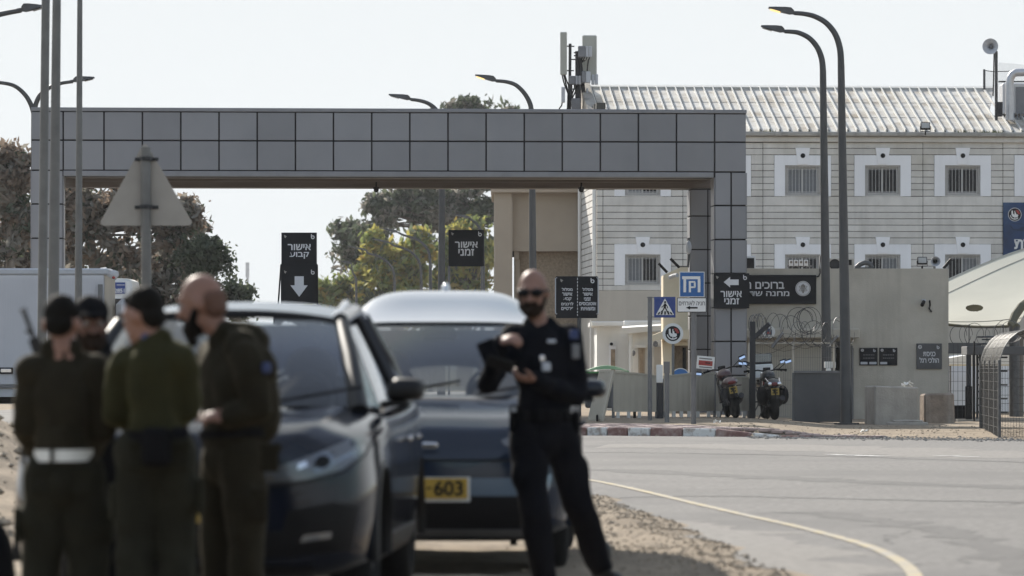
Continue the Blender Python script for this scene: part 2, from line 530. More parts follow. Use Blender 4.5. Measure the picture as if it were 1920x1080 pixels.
_cr = random.Random(21)
for cx, cy_, L, an in ((2.2,38,3.5,.2),(3.6,47,5,.5),(5.2,55,4,-.3),(4.0,62,6,.15),(2.4,70,5,-.1),(6.0,44,5,.9),(7.5,66,4,.1),(3.0,33,2.6,1.1),(3.9,30,3,.7),(6.3,73,5,.05)):
    P = []
    for k in range(9):
        tt = (k/8-.5)*L; P.append((cx+tt*math.cos(an)+_cr.uniform(-.12,.12), cy_+tt*math.sin(an)*2+_cr.uniform(-.25,.25)))
    strip('road_crack', P, .022, mt['tar'], .003, .25)
mk('asphalt_patch', (.12,.115,.11), .9, var=.25, scale=9, bump=.5, bscale=30, spec=.2)
mk('asphalt_worn', (.20,.187,.172), .9, var=.25, scale=9, bump=.5, bscale=30, spec=.2)
strip('road_patch', [gp(1130,836),gp(1400,837),gp(1700,846),gp(1990,858)], 3.2, mt['asphalt_worn'], .0015, .6)
strip('road_patch', [gp(1180,975),gp(1330,1000),gp(1470,1045),gp(1560,1110)], .9, mt['asphalt_worn'], .0015, .5)
strip('wheel_track', [gp(1120,880),gp(1400,893),gp(1650,905),gp(2000,918)], .8, mt['asphalt_patch'], .002, .5)
strip('wheel_track', [gp(1500,960),gp(1700,985),gp(1850,1020),gp(1960,1085)], .42, mt['asphalt_patch'], .002, .4)

# pavement of small concrete pavers behind a red and white kerb
pave = MB()
px_ = axis([(-.6,6.9,.25)])
def pdepth(x): return 3.2 - 1.9*sstep(2.9, 4.4, x) - .5*sstep(5.2, 6.8, x)
pave.grid([[(x, yk(x)+.16+t*(pdepth(x)-.16), gz(x, yk(x)+.16+t*(pdepth(x)-.16))+.012) for x in px_] for t in axis([(0,1,.08)])])
pave_ob = pave.build('pavement', mt['paver_bed'], origin=(0,0,0)); props(pave_ob, kind='structure')
pm = MB().box(-.118,.118,-.118,.118,-.03,.03).build('paver', mt['paver'], parent=pave_ob, bev=.012)
first = True; npv = 0
for j in range(13):
    for i in range(24):
        x = 1.3 + i*.25 + (.125 if j % 2 else 0); y = yk(x) + .3 + j*.25
        if y > yk(x)+pdepth(x)-.1 or x > 6.8 or npv > 285: continue
        o = pm if first else pm.copy()
        if not first: C.objects.link(o)
        first = False; npv += 1
        o.location = (x, y, gz(x, y)+.0 + random.uniform(-.004,.006))
        o.rotation_euler = (random.uniform(-.015,.015), random.uniform(-.015,.015), math.atan(-.62 if x > 1.6 else 0))
kerb_pts = []
def kerb_x(px):
    x = 1.5
    for _ in range(12): x = (px-960)*yk(x)/F
    return x
kbs = [kerb_x(q) for q in (902,938,975,1020,1062,1100,1138,1176,1218,1279,1341,1409,1462,1515)]
for i, (kx, x1) in enumerate(zip(kbs, kbs[1:])):
    a, b = Vector((kx+.008, yk(kx+.008), 0)), Vector((x1-.008, yk(x1-.008), 0))
    hgt = lambda x: max(.03, .155 - .125*sstep(3.6, 5.2, x))
    d = (b-a).normalized(); nn = Vector((-d.y, d.x, 0))*.17
    V = [a, b, b+nn, a+nn]
    za, zb = hgt(kx), hgt(x1)
    top = [(a.x,a.y+.015,za),(b.x,b.y+.015,zb),(b.x+nn.x,b.y+nn.y,zb),(a.x+nn.x,a.y+nn.y,za)]
    k = MB().add([(p.x,p.y,-.05) for p in V] + top, [(3,2,1,0),(4,5,6,7),(0,1,5,4),(1,2,6,5),(2,3,7,6),(3,0,4,7)])
    kb = k.build('kerb_stone', mt['kerb_white' if i % 2 else 'kerb_red'], parent=pave_ob, bev=.018)
    kb['label'] = 'white painted kerb stone' if i % 2 else 'faded red painted kerb stone'

def scatter(name, pts, smin, smax, mat, kind='stuff'):
    mb = MB()
    for x, y in pts:
        s = smin*(smax/smin)**(random.random()**2.2)
        z = max(gz(x, y), 0.0 if (x > XL(y) and y < yk(x)) else -1)
        c = Vector((x, y, z + s*.25)); V = []
        for q in ((1,0,0),(-1,0,0),(0,1,0),(0,-1,0),(0,0,1),(0,0,-1)):
            V.append(c + Vector((q[0]*s*random.uniform(.6,1.3), q[1]*s*random.uniform(.6,1.3), q[2]*s*random.uniform(.4,.8))))
        mb.add(V, [(0,2,4),(2,1,4),(1,3,4),(3,0,4),(2,0,5),(1,2,5),(3,1,5),(0,3,5)])
    o = mb.build(name, mat, origin=(0,0,0)); return props(o, kind=kind)
mk('pebble', (.30,.245,.18), .95, var=.4, scale=9)
mk('grit', (.2,.19,.175), .95, var=.4, scale=12)
o = scatter('pebbles', [(XL(y)-abs(random.gauss(0,.55))+.1, y) for y in np.random.default_rng(1).uniform(23,46,4200)], .007, .022, mt['pebble'])
props(o, 'loose pebbles and clods on the sandy verge beside the road', 'pebbles')
o = scatter('rubble', [(random.uniform(-6.2,-2.6), random.uniform(27,44)) for _ in range(1500)], .012, .09, mt['pebble'])
props(o, 'rubble and clods strewn over the sand bank behind the soldiers', 'rubble')
o = scatter('gravel', [(x, yk(x)+random.gauss(-.55,.75)-.12*max(0,x-7)) for x in np.random.default_rng(2).uniform(4.4,11.5,3800)], .008, .035, mt['grit'])
props(o, 'grey grit worn loose along the far edge of the road', 'gravel')
o = scatter('pebbles', [(random.uniform(4.2,11), yk(4)+random.uniform(0,9)) for _ in range(900)], .008, .028, mt['pebble'])
props(o, 'small stones on the dirt strip before the guard building', 'pebbles')

# ------------------------------------------------------------------ frames for walls seen almost square on
class Frame:
    def __init__(s, px, D, rot, z0=0.0):
        p = W(px, YH, D); s.P = Vector((p.x, p.y, 0)); s.rot = rot; s.d = Vector((math.cos(rot), math.sin(rot), 0)); s.z0 = z0
    def u(s, px, v=0.0):
        k = (px-960)/F; n = Vector((-s.d.y, s.d.x, 0)); Q = s.P + n*v
        return (k*Q.y - Q.x)/(s.d.x - k*s.d.y)
    def D(s, u, v=0.0):
        return s.P.y + u*s.d.y + v*s.d.x
    def z(s, py, u=0.0, v=0.0):
        return H + (YH-py)*s.D(u, v)/F

# ------------------------------------------------------------------ gate
FG = Frame(58, 96.5, R(3.4))
gate = thing('entrance_gate', 'wide grey panelled gate portal spanning the road', 'gate', FG.P, FG.rot)
uL, uR = 0.0, FG.u(1400)
um = uR/2
zG = lambda py: H + (YH-py)*FG.D(um)/F
BT = .75                                   # depth of the front portal
JT = .012
MB().box(uL+.02,uR-.02,.03,BT,zG(331),zG(204)).build('beam_core', mt['gate_joint'], gate)
MB().box(uL,uR,-.03,BT+.03,zG(210.5),zG(203.5)).build('coping', mt['gate_trim'], gate, bev=.01)
MB().box(FG.u(118)+.01,FG.u(1339)-.01,-.012,.12,zG(331.5),zG(321.5)).build('bottom_trim', mt['gate_trim'], gate, bev=.01)
xsG = [58,118.5,195,267,339,410.7,482.3,554,625.3,697,768.5,840,911.5,983,1054.3,1125.7,1197,1268.5,1340,1400]
def panel(x0, x1, y0, y1, v0=0.0, off=0.0):
    j = .017
    MB().box(FG.u(x0)+j, FG.u(x1)-j, v0-.0, v0+.028, zG(y1)+j, zG(y0)-j).build('panel', mt['gate_panel'], gate, bev=.006)
for a, b in zip(xsG, xsG[1:]):
    panel(a, b, 210.5, 264.7); panel(a, b, 264.7, 321)
cols_y = [321, 384, 448, 512, 576, 640, 704, 790]
for x0, x1, split in ((58,118.5,None),(1340,1400,1371)):
    MB().box(FG.u(x0)+.02,FG.u(x1)-.02,.03,BT,0.0,zG(320)-.03).build('column_core', mt['gate_joint'], gate)
    for a, b in zip(cols_y, cols_y[1:]):
        if split: panel(x0, split, a, b); panel(split, x1, a, b)
        else: panel(x0, x1, a, b)
    # side cladding of the column, both sides
    for s_, ux in ((-1, FG.u(x0)), (1, FG.u(x1))):
        for a, b in zip(cols_y, cols_y[1:]):
            MB().box(ux-.012 if s_ < 0 else ux-.016, ux+.016 if s_ < 0 else ux+.012, .05, BT-.01, max(zG(b), .02)+.014, zG(a)-.014).build('panel', mt['gate_panel'], gate, bev=.004)
# rear portal and the ceiling between the two
VB = 2.6
r2 = lambda px: FG.u(px, VB)
zB = lambda py: H + (YH-py)*FG.D(um, VB)/F
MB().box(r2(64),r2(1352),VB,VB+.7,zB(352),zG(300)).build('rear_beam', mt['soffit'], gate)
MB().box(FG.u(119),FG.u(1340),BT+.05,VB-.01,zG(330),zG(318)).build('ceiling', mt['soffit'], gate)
for k in range(1, 2):
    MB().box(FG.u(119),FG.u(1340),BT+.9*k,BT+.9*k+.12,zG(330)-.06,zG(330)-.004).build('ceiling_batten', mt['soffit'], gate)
for cx0, cx1, sp in ((1294,1356,1327),(66,112,90)):
    MB().box(r2(cx0)+.02,r2(cx1)-.02,VB+.0,VB+.66,0.0,zB(352)-.02).build('column_core', mt['gate_joint'], gate)
    yy = [344, 404, 467, 530, 592, 655, 718, 778]
    for a, b in zip(yy, yy[1:]):
        for x0, x1 in ((cx0, sp), (sp, cx1)):
            MB().box(r2(x0)+.014,r2(x1)-.014,VB-.03,VB-.004,max(0.02,zB(b))+.014,zB(a)-.014-(0.12 if a==344 else 0)).build('panel', mt['gate_panel'], gate, bev=.004)
        MB().box(r2(cx0)-.01,r2(cx0)+.016,VB,VB+.65,max(0.02,zB(b))+.014,zB(a)-.03-(0.12 if a==344 else 0)).build('panel', mt['gate_panel'], gate, bev=.004)

for px, lab in ((705.5,'black dome camera under the gate beam near its middle'),(1090,'black dome camera under the gate beam beside the stone corner')):
    p = W(px, 352, FG.D(um, VB)-.3)
    zt = zG(330)-.005
    c = thing('dome_camera', lab, 'camera', (p.x, p.y, p.z-.08), group='cameras under the gate')
    MB().cyl((p.x,p.y,zt),(p.x,p.y,p.z-.02),.02).build('stem', mt['black'], c)
    MB().cyl((p.x,p.y,p.z-.03),(p.x,p.y,p.z+.01),.075).build('mount', mt['black'], c)
    MB().ell((p.x,p.y,p.z-.05),.06).build('dome', mt['black'], c, smooth=60)

# ------------------------------------------------------------------ two storey stone building
FBd = Frame(1118, 125.0, R(3.4))
bld = thing('stone_building', 'two storey stone clad building with barred windows and ribbed metal roof', 'building', FBd.P, FBd.rot)
ub = lambda px: FBd.u(px)
def zb(py, px=1500): return FBd.z(py, FBd.u(px))
UE = ub(1990)
DEP = 9.0
WIN = [(cx, oy) for oy in (0, 167) for cx in (1205, 1355, 1505, 1655, 1805, 1955)] 
# backing walls: one storey strip after the other, left open where the windows are
zTop, zPl = zb(250), zb(545)
def wall_with_holes(mb, u0, u1, v0, v1, z0, z1, holes):
    us = sorted({u0, u1} | {h[0] for h in holes} | {h[1] for h in holes})
    us = [x for x in us if u0 <= x <= u1]
    for a, b in zip(us, us[1:]):
        hs = sorted([(h[2], h[3]) for h in holes if h[0] <= a+1e-6 and h[1] >= b-1e-6])
        z = z0
        for h0, h1 in hs:
            if h0 > z: mb.box(a, b, v0, v1, z, h0)
            z = h1
        if z < z1: mb.box(a, b, v0, v1, z, z1)
holes = [(ub(cx-33), ub(cx+33), zb(366.5+oy, cx), zb(310+oy, cx)) for cx, oy in WIN]
w_ = MB(); wall_with_holes(w_, .02, UE, .03, .30, zPl, zTop, holes)
w_.build('wall', mt['stone_joint'], bld)
MB().box(.0, UE, .005, .30, 0, zPl-.004).build('plinth_wall', mt['plaster_beige'], bld)
MB().box(.03, UE, .9, DEP, 0.01, zTop-.01).build('inner_core', mt['blackm'], bld)
joints = [1118, 1130.5, 1280.5, 1430.5, 1580.5, 1730.5, 1880.5, 1990]
def courses(py0, py1, secs, proud=.0):
    for x0, x1 in secs:
        js = [x0] + [j for j in joints if x0+3 < j < x1-3] + [x1]
        for a, b in zip(js, js[1:]):
            g_ = .0075
            MB().box(ub(a)+g_, ub(b)-g_, -proud, .045, zb(py1, a)+g_, zb(py0, a)-g_).build('stone_course', mt['stone'], bld, bev=.008)
full = [(1118.3, 1990)]
gaps = [(1118.3, 1153)] + [(c+53, c+97) for c in (1205,1355,1505,1655,1805)]
for a, b in ((267,278),): courses(a, b, full)
for a, b in ((278,290),): courses(a, b, full)
for a, b in ((290,308),(308,320),(320,332),(332,344),(344,356),(356,368)): courses(a, b, gaps)
for a, b in ((368,386),(386,398),(398,410),(410,422),(422,434),(434,446),(446,458)): courses(a, b, full)
for a, b in ((458,475),(475,487),(487,499),(499,511),(511,523),(523,535)): courses(a, b, gaps)
courses(535, 545, full)
# eaves moulding and gutter
MB().box(-.05, UE, -.10, .28, zb(266.5), zb(256)).build('cornice', mt['stone'], bld, bev=.02)
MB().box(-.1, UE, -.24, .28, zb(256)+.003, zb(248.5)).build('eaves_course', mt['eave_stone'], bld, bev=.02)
for cx, oy in WIN:
    z = lambda py: zb(py+oy, cx)
    u = lambda dx: ub(cx+dx)
    w = MB().box(u(-38), u(38), -.005, .26, z(368.5), z(366.7)).build('sill', mt['stone'], bld)
    s_ = MB()
    s_.box(u(-53), u(-33.3), -.018, .1, z(368), z(291)); s_.box(u(33.3), u(53), -.018, .1, z(368), z(291)); s_.box(u(-33.25), u(33.25), -.018, .1, z(310), z(291))
    sur = s_.build('window_surround', mt['stucco_white'], bld)
    MB().prism([(u(-13.5), z(277.5)), (u(13.5), z(277.5)), (u(9), z(308)), (u(-9), z(308))], -.045, .02).build('keystone', mt['stucco_white'], sur)
    vt = MB().disc((u(0), -.045, z(292)), .07, th=.012).build('round_vent', mt['black'], sur)
    f_ = MB()
    for a, b, c_, d_ in ((-33,33,310,313.5),(-33,33,363,366.5),(-33,-29.5,313.5,363),(29.5,33,313.5,363)):
        f_.box(u(a), u(b), .03, .12, z(d_)+.001, z(c_)-.001)
    win = f_.build('window', mt['win_frame'], bld)
    blind = (cx, oy) in ((1505,0),(1205,167))
    pn = MB().box(u(-29.4), u(29.4), .14, .15, z(363), z(313.5)).build('pane', mt['win_blind' if (cx,oy)==(1505,0) else 'win_dark'], win)
    if (cx, oy) in ((1205,167),(1205,0)):
        MB().box(u(-28), u(-2), .128, .136, z(362), z(314)).build('blind', mt['win_blind'], win)
    if (cx, oy) in ((1655,167),(1805,167)):
        MB().box(u(2), u(27), .128, .136, z(340), z(315)).build('blind', mt['win_blind'], win)
    s2 = MB()
    for a, b in ((-29.3,-26.8),(-1.5,1.5),(26.8,29.3)): s2.box(u(a), u(b), .1, .137, z(363), z(313.5))
    s2.box(u(-26.8), u(26.8), .1, .137, z(316), z(313.6)); s2.box(u(-26.8), u(26.8), .1, .137, z(362.9), z(360.5))
    s2.build('sash', mt['win_sash'], win)
    bb = MB()
    for k in range(9):
        x = u(-26+52*k/8); bb.cyl((x,.02,z(364.5)),(x,.02,z(312)),.0065,n=6,cap=False)
    for q in (318, 359): bb.box(u(-30), u(30), .012, .024, z(q)-.005, z(q)+.005)
    bb.build('window_bars', mt['win_bar'], win)
# lit end wall to the left, stone by stone
MB().box(.03, .3, .31, DEP, 0, zTop+.9).build('end_wall', mt['stone_joint'], bld)
zz = zb(545); ci = 0
ch = (zTop - zPl)/24
for k in range(27):
    z0 = zPl - 2*ch + k*ch
    v = .31 + (.55 if k % 2 else .0)
    v0 = .31
    while v0 < 6.2:
        v1 = min(v0 + (1.1 if (k % 2 == 0 or v0 > .35) else .55), 6.2)
        MB().box(-.0, .05, v0+.01, v1-.01, z0+.01, z0+ch-.01).build('stone_block', mt['stone'], bld, bev=.006)
        v0 = v1
MB().box(0.0, .05, .31, 6.2, 0, zPl-2*ch-.004).build('end_plinth', mt['plaster_beige'], bld)
for i, px in enumerate((1117.2, 1085.5)):
    vv = -.06 if i == 0 else 5.6
    MB().cyl((-.07, vv, zb(556)-.3), (-.07, vv, zTop+.05), .05).build('downpipe', mt['white_wall'], bld)
# roof
vR = 4.9
zE, zR = zb(248.8)+.02, FBd.z(165.5, FBd.u(1500, vR), vR)
sl = math.atan2(zR-zE, vR+.2)
n_r = Vector((0, -math.sin(sl), math.cos(sl)))
def rp(u, t, h=0.0):
    p = Vector((u, -.2 + (vR+.2)*t, zE + (zR-zE)*t)) + n_r*h
    return p
UH = FBd.u(1862, vR)                       # the full height roof ends here, a lower bay follows
r_ = MB()
r_.add([rp(.0,0), rp(UE,0), rp(UE,.38), rp(ub(1873),.38), rp(UH,1), rp(0,1)] + [rp(.0,0,-.08), rp(UE,0,-.08), rp(UE,.38,-.08), rp(ub(1873),.38,-.08), rp(UH,1,-.08), rp(0,1,-.08)],
       [(0,1,2,3,4,5),(11,10,9,8,7,6),(0,6,7,1),(1,7,8,2),(2,8,9,3),(3,9,10,4),(4,10,11,5),(5,11,6,0)])
roof = r_.build('roof', mt['roof_metal'], bld)
MB().add([rp(0,1,-.02), rp(UH,1,-.02), Vector((UH, DEP+1, zE)), Vector((0, DEP+1, zE))], [(0,1,2,3)]).build('rear_slope', mt['roof_metal'], bld)
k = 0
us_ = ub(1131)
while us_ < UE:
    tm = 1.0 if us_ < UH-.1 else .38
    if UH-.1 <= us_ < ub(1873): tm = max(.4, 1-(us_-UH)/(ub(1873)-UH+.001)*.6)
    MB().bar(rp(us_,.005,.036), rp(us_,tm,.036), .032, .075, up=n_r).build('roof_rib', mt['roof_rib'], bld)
    MB().bar(rp(us_+.036,.005,.012), rp(us_+.036,tm,.012), .034, .02, up=n_r).build('rib_shade_strip', mt['stone_joint'], bld)  # dark strip along each rib, standing in for the shadow it casts
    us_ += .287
MB().bar(rp(0.2,1,.03), rp(UH,1,.03), .22, .06, up=n_r).build('ridge_cap', mt['roof_rib'], bld)
for t in (.32, .66):
    MB().bar(rp(.3,t,.004), rp(UH,t,.004), .012, .012, up=n_r).build('sheet_lap', mt['eave_stone'], bld)
# gable parapet on the left
MB().add([rp(-.15,.1,-.2), rp(.16,.1,-.2), rp(.16,1.0,-.2), rp(-.15,1.0,-.2), rp(-.15,.1,.2), rp(.16,.1,.2), rp(.16,1.0,.24), rp(-.15,1.0,.24)],
         [(3,2,1,0),(4,5,6,7),(0,1,5,4),(1,2,6,5),(2,3,7,6),(3,0,4,7)]).build('gable_parapet', mt['concrete'], bld, bev=.02)
MB().add([(-.16,-.1,zE-.2), (-.16,vR,zE-.2), (-.16,vR,zR-.12), (.03,-.1,zE-.2), (.03,vR,zE-.2), (.03,vR,zR-.12)], [(0,2,1),(3,4,5),(0,1,4,3),(1,2,5,4),(2,0,3,5)]).build('gable_wall', mt['plaster_beige'], bld)
# tufts of grass in the gutter
tg = MB()
for c in (1805, 1840, 1855, 1870, 1440):
    for _ in range(26):
        u0 = ub(c + random.uniform(-12, 12)); hgt = random.uniform(.04,.13)
        tg.add([(u0,-.2,zb(248.4)),(u0+.012,-.2,zb(248.4)),(u0+random.uniform(-.05,.05),-.2+random.uniform(-.05,.05),zb(248.4)+hgt)], [(0,1,2)])
mk('weed', (.11,.12,.04), .8, var=.3)
props(tg.build('gutter_weeds', mt['weed'], bld), kind='stuff')

# things on and before the roof
def floodlight(px, py, w, D, label, base_z=None, tilt=-.35, group='floodlights'):
    p = W(px, py, D); s = w*D/F
    t = thing('floodlight', label, 'floodlight', (p.x, p.y, p.z - s*.75), group=group)
    Mx = Matrix.Rotation(tilt, 3, 'X')
    MB().obox(p, (s, .09, s*.78), Mx).build('housing', mt['black'], t, bev=.012)
    MB().obox(p + Mx @ Vector((0,-.05,-.0)), (s*.84, .01, s*.58), Mx).build('lens', mt['lamp_off'], t)
    MB().tube([p+Vector((-s*.53,.0,0)), p+Vector((-s*.53,.0,-s*.55)), p+Vector((s*.53,.0,-s*.55)), p+Vector((s*.53,.0,0))], .012, 6).build('bracket', mt['black'], t)
    MB().cyl(p+Vector((0,0,-s*.55)), p+Vector((0,.04,-s*.9)), .02).build('stem', mt['black'], t)
    return t
floodlight(1735, 236.5, 18, 124.75, 'black floodlight standing on the roof eave between two barred windows')

FA = 128.0
def AB(x0, x1, y0, y1, D0, dep): 
    a, b = W(x0, y0, D0), W(x1, y1, D0); return (a.x, b.x, D0, D0+dep, b.z, a.z)
ant = thing('cell_antenna', 'mobile phone antenna mast with two tall panels on the roof', 'antenna', W(1085, 206, FA))
MB().box(*AB(1050.5,1063,60,140,FA,.14)).build('antenna_panel', mt['antenna'], ant, bev=.02)
MB().box(*AB(1092,1119,66,150,FA+.6,.2)).build('antenna_panel', mt['antenna'], ant, bev=.03)
for x0, x1, y0, y1, dd in ((1084,1098,86,107,0),(1067,1079,142,158,.1),(1091,1098,133,155,-.1)):
    MB().box(*AB(x0,x1,y0,y1,FA+dd,.3)).build('radio_unit', mt['radio_dark'], ant, bev=.02)
for x0, x1, y0, y1, dd in ((1098.4,1103,86.5,106.5,0),(1103.8,1110,86.5,106.5,.02),(1079.3,1083.5,142,158,.1),(1084.3,1090,142,158,.1),(1098.3,1107.5,134,155,-.1),(1109,1115,140,158,.12),(1115.8,1121.5,139,158,.1),(1052.5,1059.5,163,192,-.2),(1099,1103,165,186,.3)):
    MB().box(*AB(x0,x1,y0,y1,FA+dd,.25)).build('radio_unit', mt['radio'], ant, bev=.015)
MB().box(*AB(1071.5,1089,184,205,FA,.35)).build('cabinet', mt['radio_dark'], ant, bev=.02)
MB().cyl(W(1069,82,FA+.2), W(1068,208,FA+.2), .045).build('pole', mt['darksteel'], ant)
MB().cyl(W(1084,96,FA+.35), W(1084,208,FA+.35), .09).build('pole', mt['darksteel'], ant)
MB().bar(W(1087,110,FA+.45), W(1098,208,FA+.45), .12).build('pole', mt['darksteel'], ant)
for a, b in (((1069,111.5),(1084,111.5)),((1062,86.5),(1077,87)),((1061,132.5),(1076,132.5)),((1067,167),(1086,167)),((1076,99),(1084,99)),((1076,104.5),(1084,104.5))):
    MB().bar(W(*a,FA+.2), W(*b,FA+.2), .035).build('bracket', mt['darksteel'], ant)
for i, pts in enumerate([[(1054,140),(1056,150),(1060,163),(1065,175),(1064,207)],[(1057,140),(1060,152),(1063,165),(1066,180),(1067,207)],[(1059,140),(1062,150),(1066,160),(1067,190),(1063,207)],
    [(1092,107),(1090,113),(1087,116),(1085,130)],[(1096,107),(1094,114),(1090,118)],[(1101,107),(1098,113),(1093,115),(1090,112)],[(1106,107),(1103,113),(1102,120),(1101,133)],
    [(1072,158),(1072,170),(1070,185)],[(1077,158),(1077,165),(1073,176),(1071,190)],[(1080,158),(1079,172),(1074,182),(1071,200)],[(1054,192),(1053,198),(1049,203),(1049,208)],[(1096,190),(1094,200),(1092,207)]]):
    MB().tube([W(x, y, FA+.1+.02*i) for x, y in pts], .022, 6).build('cable', mt['black'], ant, smooth=80)

siren = thing('siren_horn', 'round grey siren horn on a pole above the roof', 'siren', W(1868, 225, 126.2))
cS = W(1859, 88, 126.0)
ax = Vector((-.25,-.95,0)).normalized()
hn = MB(); 
pr = [(0.0,.05),(.08,.07),(.16,.12),(.22,.20),(.235,.235)]
for (a, ra), (b, rb) in zip(pr, pr[1:]): hn.cyl(cS+ax*a, cS+ax*b, ra, rb, 28, cap=False)
hn.build('horn', mt['radio'], siren, smooth=40)
MB().cyl(cS-ax*.12, cS+ax*.02, .10).build('driver', mt['radio_dark'], siren)
MB().ell(cS+ax*.10, .05).build('plug', mt['radio_dark'], siren)
MB().cyl(W(1868,96,126.2), W(1868,226,126.2), .045).build('pole', mt['pole'], siren)
MB().box(*AB(1870,1880,191,218,126.1,.25)).build('control_box', mt['darksteel'], siren)
MB().tube([W(1864,100,126.1),W(1863,150,126.1),W(1862,180,126.1)], .02, 6).build('cable', mt['black'], siren)

hv = thing('rooftop_air_unit', 'white rooftop air conditioning unit with a bent metal duct', 'air unit', W(1905, 226, 127))
MB().box(*AB(1880,1925,156,214,127.2,.9)).build('cabinet', mt['ac_white'], hv, bev=.03)
MB().box(*AB(1905,1925,163,213,127.15,.04)).build('grille', mt['radio_dark'], hv)
d_ = [W(1893,225,126.6), W(1893,160,126.6), W(1894,148,126.6), W(1898,140,126.6), W(1905,136,126.6), W(1940,135,126.6)]
MB().tube(d_, .12, 14).build('duct', mt['duct'], hv, smooth=50)
for q in (1902, 1908, 1914, 1920): MB().bar(W(q,212,127), W(q-1,224,127), .04).build('leg', mt['radio_dark'], hv)
nf = thing('roof_net_fence', 'thin grey net strung between posts behind the siren', 'net', W(1846, 166, 128))
MB().cyl(W(1845.5,130,128), W(1845.5,168,128), .035).build('post', mt['pole'], nf)
MB().cyl(W(1930,120,128), W(1930,200,128), .035).build('post', mt['pole'], nf)
netm = bpy.data.materials.new('net'); netm.use_nodes = True
_n = netm.node_tree; _t = _n.nodes.new("ShaderNodeBsdfTransparent"); _m = _n.nodes.new("ShaderNodeMixShader"); _m.inputs[0].default_value = .22
_n.nodes["Principled BSDF"].inputs["Base Color"].default_value = (.3,.3,.3,1)
_n.links.new(_t.outputs[0], _m.inputs[1]); _n.links.new(_n.nodes["Principled BSDF"].outputs[0], _m.inputs[2]); _n.links.new(_m.outputs[0], _n.nodes["Material Output"].inputs[0])
MB().grid([[W(1846,131,128),W(1856,134,128.1),W(1880,134,128.2),W(1930,132,128)],[W(1846,168,128),W(1858,180,128.1),W(1880,200,128.2),W(1930,200,128)]]).build('net', netm, nf)
MB().grid([[W(1872,117,128.6),W(1930,122,128.6)],[W(1872,134,128.6),W(1930,133,128.6)]]).build('net', netm, nf)
MB().tube([W(1846,132,128),W(1860,134,128.1),W(1880,134,128.2),W(1930,132,128)], .012, 5).build('rope', mt['black'], nf)
MB().tube([W(1872,153,128.2),W(1930,153,128.2)], .025, 5).build('rail', mt['darksteel'], nf)

# blue banner on the facade
bn = thing('blue_banner', 'blue banner with a winged emblem and a helicopter on the stone wall', 'banner', (0,0,0), 0)
bn.location = FBd.P; bn.rotation_euler = (0,0,FBd.rot); OFF[bn.name] = Vector((0,0,0))
MB().box(ub(1880.5), UE-.05, -.06, -.035, zb(556), zb(379)).build('cloth', mt['banner'], bn)
def round_emblem(parent, cx, cz, r, y, ringm='sign_white', th=.003):
    """dark disc with a white winged creature before a dark red field"""
    MB().disc((cx,y,cz), r, th=th).build('emblem_rim', mt[ringm], parent)
    e = MB().disc((cx,y-th,cz), r*.93, th=th).build('emblem', mt['sign_black'], parent)
    MB().prism([(cx+r*.1,cz+r*.7),(cx+r*.55,cz+r*.6),(cx+r*.8,cz+r*.1),(cx+r*.55,cz),(cx+r*.3,cz+r*.3)], y-2.6*th, y-2*th).build('red_field', mt['red'], e)
    w = MB()
    def stroke(pts, rad): w.tube([(cx+r*a, y-2.8*th, cz+r*b) for a, b in pts], [r*rad*.5, r*rad, r*rad*.6], 6)
    w.prism([(cx+r*a,cz+r*b) for a,b in ((-.5,.55),(-.3,.6),(-.25,.1),(-.05,-.05),(.0,.25),(.15,.3),(.2,.05),(.45,.0),(.5,-.25),(.3,-.45),(0,-.4),(-.3,-.35),(-.5,-.05))], y-3.2*th, y-2.7*th)
    w.box(cx-r*.05, cx+r*.05, y-3.6*th, y-3.25*th, cz-r*.7, cz+r*.55)
    for a in range(7):
        t0, t1 = math.pi*(1.05+a*.1), math.pi*(1.15+a*.1)
        w.add([(cx+r*q*math.cos(t), y-3*th, cz+r*q*math.sin(t)) for t, q in ((t0,.62),(t1,.62),(t1,.75),(t0,.75))], [(0,1,2,3)])
    w.build('winged_creature', mt['sign_white'], e)
round_emblem(bn, ub(1902), zb(401.5), .20, -.062)
hl = MB()
hq = lambda x, y: (ub(x), zb(y, 1900))
hl.prism([hq(*p) for p in ((1892,421),(1896,424),(1899,429),(1908,430),(1914,426),(1924,424),(1936,426),(1944,432),(1940,436),(1920,434),(1908,433),(1899,432),(1894,427))], -.068, -.061)
hl.prism([hq(*p) for p in ((1898,418),(1930,421),(1960,417),(1960,418.4),(1930,422.6),(1898,419.2))], -.068, -.061)
hl.build('helicopter_print', mt['banner_heli'], bn)
mb = MB(); put_text(mb, 'רת', ub(1901), ub(1932), zb(466.5), zb(448), -.066, .03); mb.build('lettering', mt['sign_white'], bn)

# ------------------------------------------------------------------ tan building to the left of it
tb = thing('tan_building', 'plain tan plastered building with a recessed wall', 'building', W(926, 770, 131.5))
def TB(x0, x1, y0, y1, D, d2): return AB(x0, x1, y0, y1, D, d2-D)
MB().box(*TB(926,960.5,352+8,775,131.5,139)).build('pillar', mt['plaster_tan'], tb, bev=.02)
MB().box(*TB(920,1088,300,361,131.3,139)).build('roof_slab', mt['plaster_tan'], tb, bev=.02)
MB().box(*TB(960.6,1084,361.1,471,131.8,139)).build('upper_wall', mt['plaster_tan'], tb)
MB().box(*TB(964,1084,471.2,775,132.2,139)).build('lower_wall', mt['mesh_brown'], tb)
MB().box(*TB(964,973,471.2,486,131.9,132.15)).build('corner_block', mt['plaster_tan'], tb)
MB().box(*TB(966,974.5,486.2,775,131.95,132.15)).build('corner_post', mt['plaster_tan'], tb)
MB().box(*TB(1083.9,1088,361.1,775,131.4,131.7)).build('downpipe', mt['white_wall'], tb)

